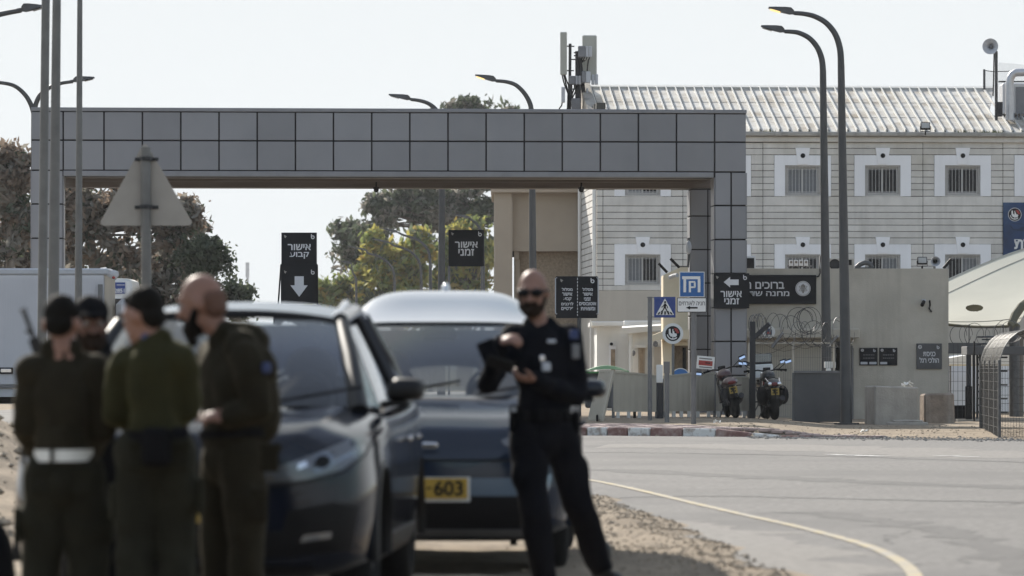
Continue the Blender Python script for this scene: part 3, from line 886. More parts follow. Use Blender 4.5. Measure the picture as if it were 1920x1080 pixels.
# ------------------------------------------------------------------ guard building with the welcome sign
DG = 102.0
def GB(x0, x1, y0, y1, D=DG, dep=.1): return AB(x0, x1, y0, y1, D, dep)
gh = thing('guard_house', 'flat roofed beige guard building beside the gate', 'building', W(1600, 790, DG))
zg0 = 0.0
a, b = W(1342, 503.5, DG), W(1778.5, 503.5, DG)
wd0, wd1 = W(1563,0,DG).x, W(1597,0,DG).x
dz = W(0,640,DG).z
gw = MB(); wall_with_holes(gw, a.x, b.x, DG, DG+.3, zg0, a.z, [(wd0, wd1, -1, dz)])
gw.box(a.x, a.x+.3, DG+.3, DG+5, zg0, a.z); gw.box(b.x-.3, b.x, DG+.3, DG+5, zg0, a.z)
gw.build('wall', mt['plaster_guard'], gh)
MB().box(a.x+.3, b.x-.3, DG+.3, DG+4.98, a.z-.3, a.z-.12).build('roof', mt['concrete'], gh)
MB().box(a.x+.31, b.x-.31, DG+4.7, DG+4.97, zg0, a.z-.31).build('rear_wall', mt['plaster_guard'], gh)
MB().box(*GB(1400,1612,616,634,DG-.55,.54)).build('door_canopy', mt['plaster_guard'], gh, bev=.02)
MB().box(*GB(1596,1599,648,786,DG-.06,.05)).build('door_frame', mt['steel'], gh)
MB().cyl(W(1598,652,DG-.08), W(1598,787,DG-.08), .03).build('downpipe', mt['steel'], gh)
props(gh)
wsn = thing('welcome_sign', 'long black welcome sign with a round silver emblem on the guard building', 'sign', W(1434, 570, DG-.06))
MB().box(*GB(1338,1530.5,515.5,570,DG-.07,.06)).build('board', mt['sign_black'], wsn, bev=.006)
def ptext(parent, s, x0, x1, y0, y1, D, mat='sign_text', bold=.02, name='lettering'):
    p, q = W(x0, y1, D), W(x1, y0, D); mb = MB()
    put_text(mb, s, p.x, q.x, p.z, q.z, D, bold)
    return mb.build(name, mt[mat], parent)
ptext(wsn, 'ברוכים הבאים', 1357, 1470.5, 528.5, 541.5, DG-.075)
ptext(wsn, 'מחנה שדה תימן', 1352, 1480, 546, 558.5, DG-.075)
def state_emblem(parent, px, py, rpx, D, mat='sign_text'):
    c = W(px, py, D); r = rpx*D/F
    e = MB().disc(c, r, th=.004).build('emblem', mt[mat], parent)
    k = MB()
    k.ring(c+Vector((0,-.005,0)), r*.86, r*.93, th=.003)
    for s_ in (0, math.pi):
        P = [c+Vector((r*.62*math.cos(s_+math.pi/2+2*math.pi*i/3), -.006, r*.62*math.sin(s_+math.pi/2+2*math.pi*i/3))) for i in range(3)]
        for i in range(3): k.bar(P[i], P[(i+1)%3], r*.07, .003, up=(0,1,0))
    k.build('star', mt['sign_back'], e)
    g2 = MB(); g2.bar(c+Vector((0,-.008,-r*.62)), c+Vector((0,-.008,r*.6)), r*.1, .003, up=(0,1,0)); g2.bar(c+Vector((-r*.2,-.009,-r*.3)), c+Vector((r*.2,-.009,-r*.3)), r*.08, .003, up=(0,1,0))
    for i in range(5):
        for s_ in (-1, 1):
            g2.obox(c+Vector((s_*r*.17,-.009,-r*.1+i*r*.13)), (r*.2,.003,r*.07), Matrix.Rotation(-s_*.6,3,'Y'))
    g2.build('sword_and_branch', mt['soffit'], e)
state_emblem(wsn, 1505.7, 541, 14.2, DG-.075)
def corner_marks(parent, px, py, D, s=1.0, right=True, left=None):
    """the little crest in the upper corners of the base's black signs"""
    if right:
        k = MB(); c = W(px, py, D); u = 4.2*s*D/F
        k.ring(c+Vector((0,0,-u*.35)), u*.45, u*.85, th=.003); k.bar(c+Vector((-u*.66,-.002,-u*.2)), c+Vector((-u*.66,-.002,u*1.1)), u*.36, .003, up=(0,1,0))
        k.build('crest', mt['sign_text'], parent)
    if left:
        k = MB(); c = W(left, py, D); u = 3.6*s*D/F
        k.prism([(c.x-u*.7,c.z+u*.9),(c.x+u*.9,c.z+u*.1),(c.x+u*.3,c.z-u*.2),(c.x+u*.2,c.z-u*.9),(c.x-u*.5,c.z-u*.4)], D-.004, D)
        k.ring(c+Vector((0,-.004,0)), u*.2, u*.42, th=.002)
        k.build('crest', mt['sign_back'], parent)
for i, (x0, x1) in enumerate(((1611.5,1645.5),(1648.5,1682.5))):
    t = thing('wall_plaque', ('left of two matching small black plaques by the guard door' if i == 0 else 'right of two matching small black plaques by the guard door'), 'plaque', W((x0+x1)/2, 685, DG-.03), group='small black plaques')
    MB().box(*GB(x0,x1,652,685,DG-.03,.028)).build('board', mt['sign_black'], t, bev=.004)
    state_emblem(t, x0+5.5, 656.8, 2.8, DG-.032); corner_marks(t, x1-6, 657, DG-.032, .6)
    k = MB()
    for yy_ in (665.5, 671.5):
        q = x0+7
        while q < x1-6:
            ln = random.uniform(2,4.5); k.box(*GB(q,min(q+ln,x1-6),yy_-1,yy_+.8,DG-.033,.002)); q += ln+1.0
    k.build('small_print', mt['steel'], t)
    k = MB(); k.box(*GB(x0+2,x0+15,678.5,683,DG-.033,.002)); 
    if i == 0: k.box(*GB(x0+18.5,x1-2,678.5,683,DG-.033,.002))
    k.build('logo_strip', mt['radio'], t)
t = thing('entrance_sign', 'dark square pedestrian entrance sign on the guard building', 'sign', W(1742, 692, DG-.04))
MB().box(*GB(1718.5,1766,644,692,DG-.04,.038)).build('board', mt['dark_panel'], t, bev=.004)
state_emblem(t, 1725, 650.5, 3.8, DG-.043); corner_marks(t, 1759, 651, DG-.043, .7)
ptext(t, 'כניסת', 1731, 1754, 659.5, 668, DG-.043); ptext(t, 'הולכי רגל', 1724, 1760.5, 670, 680.5, DG-.043)
t = thing('wall_camera', 'small broken camera hanging from the beige guard wall', 'camera', W(1735, 570, DG-.2))
MB().box(*GB(1729,1736,561,568,DG-.1,.1)).build('mount', mt['radio'], t); MB().cyl(W(1732,566,DG-.12), W(1729,572,DG-.3), .045).build('body', mt['black'], t)
MB().tube([W(1743,563,DG-.02),W(1744,572,DG-.03),W(1742,578,DG-.03),W(1747,585,DG-.03)], .02, 6).build('loose_cable', mt['black'], t)
# things on its roof
floodlight(1729, 489, 18, DG+.3, 'black floodlight beside the horn speaker on the guard roof', tilt=-.25)
t = thing('horn_speaker', 'round grey horn speaker on the guard roof', 'speaker', W(1752, 504, DG+.3))
c = W(1752.5, 490.5, DG+.3); hn = MB(); ax = Vector((0,-1,0))
for (a_, ra), (b_, rb) in zip([(0,.03),(.1,.05),(.2,.10),(.22,.118)], [(.1,.05),(.2,.10),(.22,.118),(.2,.118)]): hn.cyl(c+ax*a_, c+ax*b_, ra, rb, 24, cap=False)
hn.build('horn', mt['radio'], t, smooth=40); MB().ell(c+ax*.12, .05).build('plug', mt['black'], t); MB().cyl(c+Vector((0,.05,-.2)), c+Vector((0,.05,.0)), .03).build('bracket', mt['steel'], t); MB().cyl(c+ax*.05, c-ax*.2, .07).build('driver', mt['radio_dark'], t)
t = thing('roof_vent_hood', 'bent grey metal hood on the guard roof between the lamp pole and floodlight', 'vent', W(1622, 504, DG+.3))
MB().tube([W(1605,503,DG+.3),W(1612,496,DG+.3),W(1622,492,DG+.3),W(1632,495,DG+.3),W(1635,503,DG+.3)], .06, 10).build('hood', mt['galv'], t, smooth=60)
MB().box(*GB(1604,1636,501,505,DG+.2,.3)).build('base', mt['galv'], t)
t = thing('spotlight', 'slim dark spotlight tilted up at the right end of the guard roof', 'spotlight', W(1772, 504, DG+.2))
MB().bar(W(1769,503,DG+.2), W(1784,486,DG+.2), .07).build('head', mt['black'], t); MB().cyl(W(1771,506,DG+.2), W(1771,499,DG+.2), .03).build('stem', mt['black'], t)
t = thing('air_conditioner', 'white split air conditioner behind the lamp pole', 'air conditioner', W(1575, 504, DG+.6))
MB().box(*GB(1553,1602,484,506,DG+.6,.3)).build('cabinet', mt['plaster_beige'], t, bev=.02)
c = W(1565, 496, DG+.59); MB().cyl(c, c+Vector((0,-.02,0)), .12, n=24).build('fan', mt['darksteel'], t); MB().ring(c+Vector((0,-.02,0)), .11, .13, th=.02).build('fan_guard', mt['black'], t)
MB().box(*GB(1590,1597,487,497,DG+.58,.02)).build('label_plate', mt['black'], t)
t = thing('meter_rack', 'row of four small grey meter boxes before a barred window', 'meter rack', W(1500, 504, DG+1.2))
for q in range(4):
    MB().box(*GB(1480+q*9.3,1487.5+q*9.3,487,498.5,DG+1.2,.08)).build('meter_box', mt['ac_white'], t, bev=.008)
    c = W(1483.6+q*9.3, 491.5, DG+1.19); MB().disc(c, .03).build('dial', mt['soffit'], t)
    MB().tube([W(1483.6+q*9.3,498,DG+1.24),W(1482+q*9.3,502,DG+1.22),W(1484+q*9.3,506,DG+1.24)], .015, 6).build('cable', mt['black'], t)
MB().bar(W(1476,499,DG+1.3), W(1522,499,DG+1.3), .05).build('rail', mt['steel'], t)
t = thing('air_conditioner', 'dark fronted air conditioner at the roof corner beside the gate column', 'air conditioner', W(1410, 504, DG+.5))
MB().box(*GB(1396,1417,480,506,DG+.5,.3)).build('cabinet', mt['ac_white'], t, bev=.02); MB().box(*GB(1398,1414,484,503,DG+.48,.02)).build('grille', mt['black'], t)
t = thing('hanging_cable', 'black cable looping down from the guard roof edge beside the welcome sign', 'cable', W(1535, 520, DG-.03))
MB().tube([W(1538,480,DG+.3),W(1537,500,DG+.02),W(1537.5,504,DG-.03),W(1538,512,DG-.03),W(1535,518,DG-.03),W(1531,519,DG-.03)], .017, 6).build('cable', mt['black'], t)
# ------------------------------------------------------------------ signs
def post(parent, px, y0, D, r, mat='pole', base=None, name='post'):
    a = W(px, y0, D); z = gz(a.x, a.y) if base is None else base
    return MB().cyl((a.x, a.y, z-.05), a, r, n=12).build(name, mt[mat], parent, smooth=50)
def base_of(px, D, dz=0.0):
    x = (px-960)*D/F; return (x, D, gz(x, D)+dz)

DA = FG.D(FG.u(1370)) - .12
t = thing('arrow_sign', 'black sign with a white left arrow on the right gate column', 'sign', W(1371, 578, DA))
MB().box(*AB(1338,1405,512.5,578,DA,.05)).build('board', mt['sign_black'], t, bev=.006)
k = MB(); q = lambda x, y, D=DA: (W(x,y,D).x, W(x,y,D).z)
k.prism([q(1357,529), q(1369,519), q(1369,524), q(1385,524), q(1385,534.5), q(1369,534.5), q(1369,539)], DA-.006, DA-.001)
k.build('arrow', mt['sign_text'], t)
ptext(t, 'אישור', 1351, 1391, 545.5, 557, DA-.005); ptext(t, 'זמני', 1358, 1386, 559, 570.5, DA-.005)
corner_marks(t, 1397, 520, DA-.003, 1.0, left=1345)

# permanent permit lane sign, two boards above a dark kiosk
DP = 95.0
t = thing('permit_lane_sign', 'tall double black lane sign with a white arrow pointing down', 'sign', base_of(560, DP))
for y0, y1, x0, x1 in ((436,499,527.5,594),(495,570,526.5,595.5)):
    MB().box(*AB(x0,x1,y0,y1,DP+(0 if y0 > 440 else .04),.05)).build('board', mt['sign_black'], t, bev=.006)
ptext(t, 'אישור', 539.5, 583, 457.5, 469, DP+.035); ptext(t, 'קבוע', 543, 579.5, 472.5, 485, DP+.035)
k = MB(); q = lambda x, y: (W(x,y,DP).x, W(x,y,DP).z)
k.prism([q(552.5,518), q(569.5,518), q(569.5,535), q(577,535), q(561,556.5), q(544.5,535), q(552.5,535)], DP-.008, DP-.002); k.build('arrow', mt['sign_text'], t)
corner_marks(t, 586.5, 443.5, DP+.035, .95, left=535); corner_marks(t, 586.5, 510, DP-.004, .95, left=535)
MB().bar(W(527,496,DP-.02), W(521.5,573,DP-.3), .03).build('strut', mt['blackm'], t)
MB().bar(W(595,497,DP-.02), W(595.5,573,DP-.05), .03).build('strut', mt['blackm'], t)
MB().box(*AB(512,600,570.5,640,DP-.5,1.0)).build('kiosk', mt['dark_panel'], t, bev=.03)
MB().box(*AB(516,598,572.5,579,DP-.52,.02)).build('kiosk_band', mt['blackm'], t)
for px in (540, 580): MB().box(*AB(px-4,px+4,640,705,DP-.1,.1)).build('leg', mt['blackm'], t)
z_ = gz(*base_of(560,DP)[:2])
MB().box(W(515,0,DP).x, W(597,0,DP).x, DP-.4, DP+.4, z_-.1, W(560,705,DP).z).build('base', mt['concrete'], t)

t = thing('permit_sign', 'black temporary permit sign on two posts before the yellowing trees', 'sign', base_of(874, 99))
MB().box(*AB(841,907.5,431,499.5,99,.05)).build('board', mt['sign_black'], t, bev=.006)
ptext(t, 'אישור', 853, 896, 453, 464.5, 98.99); ptext(t, 'זמני', 859.5, 889, 466.5, 479.5, 98.99)
corner_marks(t, 900, 438.5, 98.995, .95, left=848.5)
post(t, 842, 499, 99.03, .03, 'steel', 0); post(t, 906.5, 499, 99.03, .035, 'steel', 0)

DL = 92.5
t = thing('lane_sign', 'black two column lane sign with a white dashed line on a post', 'sign', base_of(1086, DL))
MB().box(*AB(1042.5,1120,518,596.5,DL,.05)).build('board', mt['sign_black'], t, bev=.006)
k = MB()
y = 521
while y < 592: k.box(*AB(1082.2,1083.4,y,min(y+4,592),DL-.004,.003)); y += 6.2
k.build('dashed_line', mt['sign_text'], t)
for x, d in ((1041.5,1),(1121.5,-1)):
    MB().tube([W(x+d*3,520.5,DL-.01),W(x,522,DL-.01),W(x,587,DL-.01),W(x+d*3,589,DL-.01)], .012, 6).build('reflective_edge', mt['radio'], t)
    MB().box(*AB(min(x,x+d*2),max(x,x+d*2),519,590,DL+.05,.03)).build('side_rail', mt['darksteel'], t)
rowsR = [('מסלול',1092,1111.5,539.5,545.5),('אישור',1092.5,1111,548.5,554.5),('זמני',1095,1107.5,557.5,564),('אוטובוסים',1086,1118,566.5,572.5),('ומשאיות',1089,1116,575.5,582)]
rowsL = [('מסלול',1053.5,1073.5,539.5,545.5),('אישור',1054,1073,548.5,554.5),('קבוע',1056,1071.5,557.5,564.5),('לרכבים',1052.5,1075,566.5,572.5),('פרטיים',1052.5,1075,575.5,581.5)]
for s_, x0, x1, y0, y1 in rowsR + rowsL: ptext(t, s_, x0, x1, y0, y1, DL-.004, bold=.025)
corner_marks(t, 1111, 526, DL-.004, 1.0, left=1053)
post(t, 1086, 596, DL+.03, .045)

# crossing sign, parking sign and round emblem sign
D1 = 87.4
t = thing('crossing_sign', 'blue square pedestrian crossing sign on its own grey post', 'sign', base_of(1218.5, D1))
post(t, 1218.5, 556.5, D1+.06, .047, 'steel')
MB().box(*AB(1226.5,1266.5,556.5,595.5,D1,.025)).build('board', mt['sign_navy'], t, bev=.004)
MB().box(*AB(1213,1228,557,558.5,D1+.03,.04)).build('bracket', mt['steel'], t); MB().box(*AB(1213,1228,593.5,595,D1+.03,.04)).build('bracket', mt['steel'], t)
k = MB(); q = lambda x, y: (W(x,y,D1).x, W(x,y,D1).z)
k.prism([q(1246.8,559.5), q(1263.8,590.5), q(1229.8,590.5)], D1-.005, D1-.001); tri = k.build('triangle', mt['sign_white'], t)
k = MB()
c = W(1247,566.5,D1-.006); k.disc(c, .022, n=14)
for pts, w in (([(1247,569),(1246.5,577)],.042),([(1247,570),(1242.5,575),(1240,576)],.016),([(1247,570),(1251,574),(1252,578)],.016),([(1246,576.5),(1243,582),(1239.5,585)],.022),([(1247,576.5),(1250,581.5),(1251.5,586)],.022)):
    for a_, b_ in zip(pts, pts[1:]): k.bar(W(*a_,D1-.008), W(*b_,D1-.008), w, .003, up=(0,1,0))
k.build('walking_figure', mt['black'], tri)
k = MB()
for x in (1236.5, 1241.5, 1247, 1252.5, 1257.5):
    sx = (x-1247)*.22
    k.prism([q(x-1.3-sx*.2,583.5 if abs(x-1247)<7 else 585), q(x+1.3-sx*.2,583.5 if abs(x-1247)<7 else 585), q(x+1.6+sx,589.7), q(x-1.6+sx,589.7)], D1-.012, D1-.0085)
k.build('stripes', mt['black'], tri)

D2 = 84.8
t = thing('parking_sign', 'blue square parking sign above a white arrow plate on a tall post', 'sign', base_of(1300.5, D2))
post(t, 1300.5, 512, D2+.08, .055, 'steel')
MB().box(*AB(1274,1321,509.5,557,D2,.025)).build('board', mt['sign_white'], t, bev=.004)
MB().box(*AB(1275.3,1319.7,510.8,555.7,D2-.003,.003)).build('face', mt['sign_blue'], t)
k = MB(); q = lambda x, y: (W(x,y,D2).x, W(x,y,D2).z)
yb = D2-.007
for x0, x1, y0, y1 in ((1279,1313,518,523.5),(1281.5,1286.5,523.5,548),(1308.3,1313.3,523.5,548)): k.box(*AB(x0,x1,y0,y1,yb,.003))
for x0, x1, y0, y1 in ((1291.5,1295.5,527,548),(1295.5,1303.5,527,530),(1295.5,1303.5,537,540),(1301,1304.5,529,538.5)): k.box(*AB(x0,x1,y0,y1,yb,.003))
k.build('lettering', mt['sign_white'], t)
MB().box(*AB(1269.5,1324.5,558,585.5,D2,.02)).build('lower_plate', mt['black'], t, bev=.003)
MB().box(*AB(1270.7,1323.3,559.2,584.3,D2-.003,.003)).build('plate_face', mt['sign_white'], t)
ptext(t, 'חניה לאורחים', 1273, 1321.5, 563.5, 572.5, D2-.005, 'black', .005)
k = MB(); k.prism([q(1286,577), q(1294,573.5), q(1294,575.6), q(1308,575.6), q(1308,578.6), q(1294,578.6), q(1294,580.5)], D2-.008, D2-.004); k.build('arrow', mt['black'], t)

D3 = 90.5
t = thing('emblem_sign', 'round white sign with a winged creature emblem above the fence', 'sign', base_of(1261, D3))
c = W(1261.5, 625.5, D3); r = 19.5*D3/F
MB().disc(c, r, th=.03, n=36).build('board', mt['sign_white'], t)
round_emblem(t, c.x, c.z, r*.78, D3-.031, th=.003)
post(t, 1262, 640, D3+.05, .03, 'steel')
t = thing('short_post', 'short grey steel post with a capped top in front of the fence', 'post', base_of(1250, 86.2))
post(t, 1250.5, 690, 86.2, .05, 'steel')
MB().box(*AB(1244,1256,678,700,86.15,.1)).build('cap', mt['steel'], t)
t = thing('signal_box_post', 'dark grey box with a white upper half standing at the fence', 'box', base_of(1237, 89.0))
MB().box(*AB(1231,1243.5,718,789,89.0,.15)).build('lower_box', mt['darksteel'], t, bev=.01)
MB().box(*AB(1231,1243,684,717.5,89.0,.14)).build('upper_box', mt['white_wall'], t, bev=.01)
t = thing('warning_plate', 'tilted white plate with a dark red field hanging on the gate', 'sign', W(1323, 692, 95.9))
Mx = Matrix.Rotation(.09, 3, 'Y')
c = W(1323, 680, 95.85)
MB().obox(c, (33*95.9/F, .02, 24*95.9/F), Mx).build('board', mt['sign_white'], t)
MB().obox(c+Vector((0,-.013,-.01)), (26*95.9/F, .006, 9*95.9/F), Mx).build('red_field', mt['red'], t)
MB().obox(c+Vector((.05,-.017,-.01)), (9*95.9/F, .003, 2*95.9/F), Mx).build('print', mt['sign_black'], t)
MB().obox(c+Vector((0,-.014,.09)), (24*95.9/F, .004, 2*95.9/F), Mx).build('print_line', mt['steel'], t)
MB().obox(c+Vector((0,-.014,-.105)), (24*95.9/F, .004, 2*95.9/F), Mx).build('print_line', mt['steel'], t)
MB().cyl(W(1318,668,95.95), W(1318,700,95.95), .02).build('hanger', mt['steel'], t)

t = thing('triangle_sign', 'large triangular road sign seen from its grey back', 'sign', (W(276,0,43).x, 43, gz(W(276,0,43).x,43)))
D4 = 43.0
apex, bl, br = W(271.5,264,D4), W(184,423,D4), W(364,423,D4)
pts = []
for p, a_, b_ in ((apex, bl, br), (br, apex, bl), (bl, br, apex)):
    da, db = (a_-p).normalized(), (b_-p).normalized()
    for kx in range(7):
        s_ = kx/6
        A_, B_ = p+da*.075, p+db*.075
        m_ = A_*(1-s_)**2 + p*2*s_*(1-s_) + B_*s_*s_
        pts.append((m_.x, m_.z))
MB().prism(pts, D4, D4+.012).build('board', mt['sign_back'], t)
c0 = W(276,277,D4); pz = W(276,277,D4)
MB().cyl((c0.x+.01, D4-.06, gz(c0.x, D4)-.1), (c0.x-.012, D4-.06, pz.z), .05, n=16).build('post', mt['galv_pole'], t, smooth=50)
for yy_ in (302, 392):
    p = W(275,yy_,D4)
    MB().ring((p.x, D4-.06, p.z), .05, .062, axis=(0,0,1), th=.04).build('clamp', mt['darksteel'], t)
    MB().box(p.x-.12, p.x+.12, D4-.012, D4-.002, p.z, p.z+.035).build('bracket', mt['darksteel'], t)

# ------------------------------------------------------------------ street lamps and poles
def lamp(label, pole, D, rb, rt, arms, base=None, group='street lamps'):
    """pole: photo points from the ground up; arms: (points, head start, head end, lit)"""
    p0 = W(*pole[0], D); zb_ = 0.0 if base is None else base
    t = thing('street_lamp', label, 'street lamp', (p0.x, D, zb_), group=group)
    pts = [Vector((p0.x, D, zb_))] + [W(*q, D) for q in pole[1:]]
    MB().tube(pts, [rb, rt], 14).build('pole', mt['pole'], t, smooth=50)
    MB().cyl((p0.x, D, zb_-.03), (p0.x, D, zb_+.03), rb*2.2, n=16).build('base_plate', mt['pole'], t)
    for ap, hs, he, lit in arms:
        P = [W(*q, D) for q in ap]
        Q = []
        for i in range(len(P)-1):
            a0, a1, a2, a3 = P[max(i-1,0)], P[i], P[i+1], P[min(i+2,len(P)-1)]
            for kx in range(6):
                s_ = kx/6
                Q.append(.5*((2*a1)+(a2-a0)*s_+(2*a0-5*a1+4*a2-a3)*s_*s_+(3*a1-a0-3*a2+a3)*s_**3))
        Q.append(P[-1])
        MB().tube(Q, [rt, rt*.62], 12).build('arm', mt['pole'], t, smooth=60)
        a_, b_ = W(*hs, D), W(*he, D); L = (b_-a_).length
        d = (b_-a_).normalized(); up = Vector((0,0,1)); sd = d.cross(up).normalized(); up = sd.cross(d)
        up = up if up.z > 0 else -up
        h = MB()
        secs = [(-.02,.05,.055,-.03),(.12,.09,.10,-.05),(.35,.12,.085,-.045),(.75,.15,.04,-.03),(1.0,.10,.012,-.02)]
        V = []
        for s_, w, ut, ud in secs:
            o_ = a_ + d*L*s_
            V += [o_-sd*w+up*ud, o_+sd*w+up*ud, o_+sd*w*.8+up*ut, o_-sd*w*.8+up*ut]
        Fc = []
        for i in range(len(secs)-1):
            for j in range(4):
                j2 = (j+1) % 4
                Fc.append((i*4+j, i*4+j2, (i+1)*4+j2, (i+1)*4+j))
        Fc += [(3,2,1,0), tuple((len(secs)-1)*4+j for j in range(4))]
        hd = h.add(V, Fc).build('lamp_head', mt['lamp_head'], t, fixn=True)
        lz = MB(); z0, z1 = .5, .92
        A_, B_ = a_+d*L*z0-up*.052, a_+d*L*z1-up*.036
        lz.add([A_-sd*.10, A_+sd*.10, B_+sd*.09, B_-sd*.09], [(0,1,2,3)])
        dn = -up*.012
        lz.add([A_-sd*.10+dn, A_+sd*.10+dn, B_+sd*.09+dn, B_-sd*.09+dn], [(0,1,2,3)])
        if lit:
            # lit bowl, seen from below in front
            dv = Vector((0,-1,0))
            lz.add([A_-sd*.02-Vector((0,.0,.0))+dn, B_+dn, B_+up*.012, A_+up*.03], [(0,1,2,3)])
            lz.ell(a_+d*L*.72-up*.03, (L*.22,.10,.035), Matrix(((d.x,sd.x,up.x),(d.y,sd.y,up.y),(d.z,sd.z,up.z))))
        lz.build('lens', mt['lamp_lit' if lit else 'lamp_off'], hd)
        MB().bar(a_-d*.1, a_+d*.05, .07).build('coupling', mt['lamp_head'], t)
    return t
lamp('tall curved street lamp glowing in front of the guard house', [(1587,790),(1577,122)], 92.0, .125, .075,
     [([(1577,124),(1575,92),(1566,64),(1549,43),(1528,31),(1508,26),(1489,24.5)], (1487,24), (1441,14), True)], base=gz(*W(1587,0,92)[:2]))
lamp('unlit curved street lamp standing just behind the glowing one', [(1551,780),(1543,132)], 98.0, .125, .075,
     [([(1543,134),(1541,112),(1533,90),(1518,72),(1499,62),(1484,59.5),(1471,59)], (1469,58), (1427,48.5), False)], base=.15)
lamp('curved street lamp with glowing head above the gate beside the antenna', [(1001,776),(997,212)], 112.0, .125, .072,
     [([(997,214),(994,195),(984,176),(968,160),(950,153.5),(930,151.5)], (928,150.5), (891,140.5), True)])
lamp('curved street lamp partly hidden by the gate beam above the treetops', [(827,770),(829,240)], 121.0, .125, .075,
     [([(829,242),(826,222),(817,205),(803,194),(786,188.5),(770,186.5)], (768,185.5), (729,177), False)])
lamp('double armed dark street lamp behind the left gate column', [(63,775),(63.5,205)], 110.0, .10, .07,
     [([(63.5,212),(58,196),(48,179),(32,164),(14,157),(-20,153)], (-22,152), (-62,146), False),
      ([(63.5,212),(67,196),(74,180),(84,170),(98,162),(115,156),(137,153)], (139,151.5), (177,145), False)])
lamp('dark street lamp head reaching in beside the steel poles', [(-70,800),(-68,150)], 78.0, .10, .07,
     [([(-68,152),(-66,110),(-56,70),(-36,42),(-10,30),(14,24),(40,19.5)], (42,18), (80,11), False)])
for i, (px, D, sh, lab) in enumerate(((807,237,0,'third and closest curved lamp in the row before the trees'),(790,253,0,'curved lamp behind the closest one of the row before the trees'),(740,272,0,'curved lamp with the lowest full arch before the yellowing trees'),
                                      (668,300,0,'lamp head showing at the tree edge below the lowest arch'),(653,325,0,'smallest lamp head at the end of the row by the sign'),(905,216,0,'lamp head poking from the trees beside the permit sign'))):
    if i < 3:
        hy = (427, 447, 461)[i]; hx = (711, 696, 652)[i]
        arm = [(px,hy+83),(px-2,hy+50),(px-12,hy+32),(px-30,hy+20),(px-50,hy+14),(hx+36,hy+9)]
        lamp(lab, [(px,760),(px,hy+80)], D, .14, .09, [(arm, (hx+34,hy+8.5), (hx,hy), False)], group='far street lamps')
    else:
        hx, hy = ((638,489),(622,503.5),(853,402))[i-3]
        s_ = (.85,.78,1.1)[i-3]
        arm = [(px,hy+60*s_),(px-1,hy+40*s_),(px-8,hy+20*s_),(hx+24*s_,hy+6*s_)]
        lamp(lab, [(px,750),(px,hy+58*s_)], D, .14, .09, [(arm, (hx+24*s_,hy+6*s_), (hx,hy), False)], group='far street lamps')
for lab, pts, D, r0, r1 in (('slimmer of two tall grey steel poles set close together', [(76,700),(86.5,-60)], 60.0, .068, .058),
                            ('thicker of two tall grey steel poles set close together', [(97,700),(107,-60)], 57.0, .085, .055),
                            ('single tapering grey steel pole between the pole pair and road sign', [(146,700),(150,-60)], 72.0, .072, .042)):
    a_, b_ = W(*pts[0],D), W(*pts[1],D)
    t = thing('steel_pole', lab, 'pole', (a_.x, D, gz(a_.x, D)), group='steel poles')
    MB().cyl((a_.x-(b_.x-a_.x)*.03, D, gz(a_.x,D)-.1), b_, r0, r1, n=16).build('shaft', mt['galv_pole'], t, smooth=50)
    MB().cyl((a_.x, D, gz(a_.x,D)-.1), (a_.x, D, gz(a_.x,D)+.06), r0*2, n=16).build('base_collar', mt['pole'], t)

# ------------------------------------------------------------------ sheet metal fence along the pavement
fb = lambda x, D: gz(x, D)
fen = thing('sheet_fence', 'low beige corrugated sheet fence behind the signs', 'fence', base_of(1250, 89.5))
def sheet(parent, a, b, z0, z1, name='sheet', wave=.006, n=None, lean=Vector((0,0,0))):
    a, b = Vector(a), Vector(b); d = b-a; L = d.length; d.normalize(); nn = Vector((-d.y, d.x, 0))
    n = n or max(4, int(L/.075)); top = []; bot = []; top2 = []; bot2 = []
    for i in range(n+1):
        o_ = nn*(wave if (i//1) % 2 else -wave) 
        p = a + d*L*i/n
        bot.append(Vector((p.x,p.y,z0(i/n) if callable(z0) else z0))+o_); top.append(Vector((p.x,p.y,z1(i/n) if callable(z1) else z1))+o_+lean)
    off = nn*.01
    mb = MB().grid([top, bot]).grid([[q+off for q in bot],[q+off for q in top]]).grid([[q+off for q in top], top])
    return mb.build(name, mt['fence_sheet'], parent)
def fpt(px, D): return ((px-960)*D/F, D, 0)
segs = [(1150,1190,89.3,89.4,698,700),(1190,1231,89.4,89.5,700,705),(1244,1300,90.2,90.6,706,700),(1300,1340,90.6,91.3,700,700),(1340,1404,91.6,91.8,706,708)]
for x0, x1, Da, Db, ya, yb_ in segs:
    za, zb2 = W(0,ya,Da).z, W(0,yb_,Db).z
    ga, gb = 783-0, 783
    sheet(fen, fpt(x0,Da), fpt(x1,Db), lambda s_: gz(*fpt(x0,Da)[:2])+.13, lambda s_, za=za, zb2=zb2: za+(zb2-za)*s_)
    for px, D in ((x0,Da),(x1,Db)):
        p = fpt(px, D); MB().box(p[0]-.03,p[0]+.03,D+.03,D+.09,gz(p[0],D)-.02,W(0,ya,D).z-.05).build('post', mt['steel'], fen)
    n_ = max(2, int((x1-x0)/14))
    for kx in range(n_):
        px = x0 + (x1-x0)*(kx+.5)/n_; D = Da+(Db-Da)*(kx+.5)/n_; p = fpt(px, D)
        MB().box(p[0]-.045,p[0]+.02,D-.05,D+.2,gz(p[0],D)-.01,gz(p[0],D)+.125).build('foot_block', mt['crate'], fen)
    MB().bar(Vector(fpt(x0,Da))+Vector((0,.0,za)), Vector(fpt(x1,Db))+Vector((0,0,zb2)), .035).build('top_rail', mt['fence_sheet'], fen)
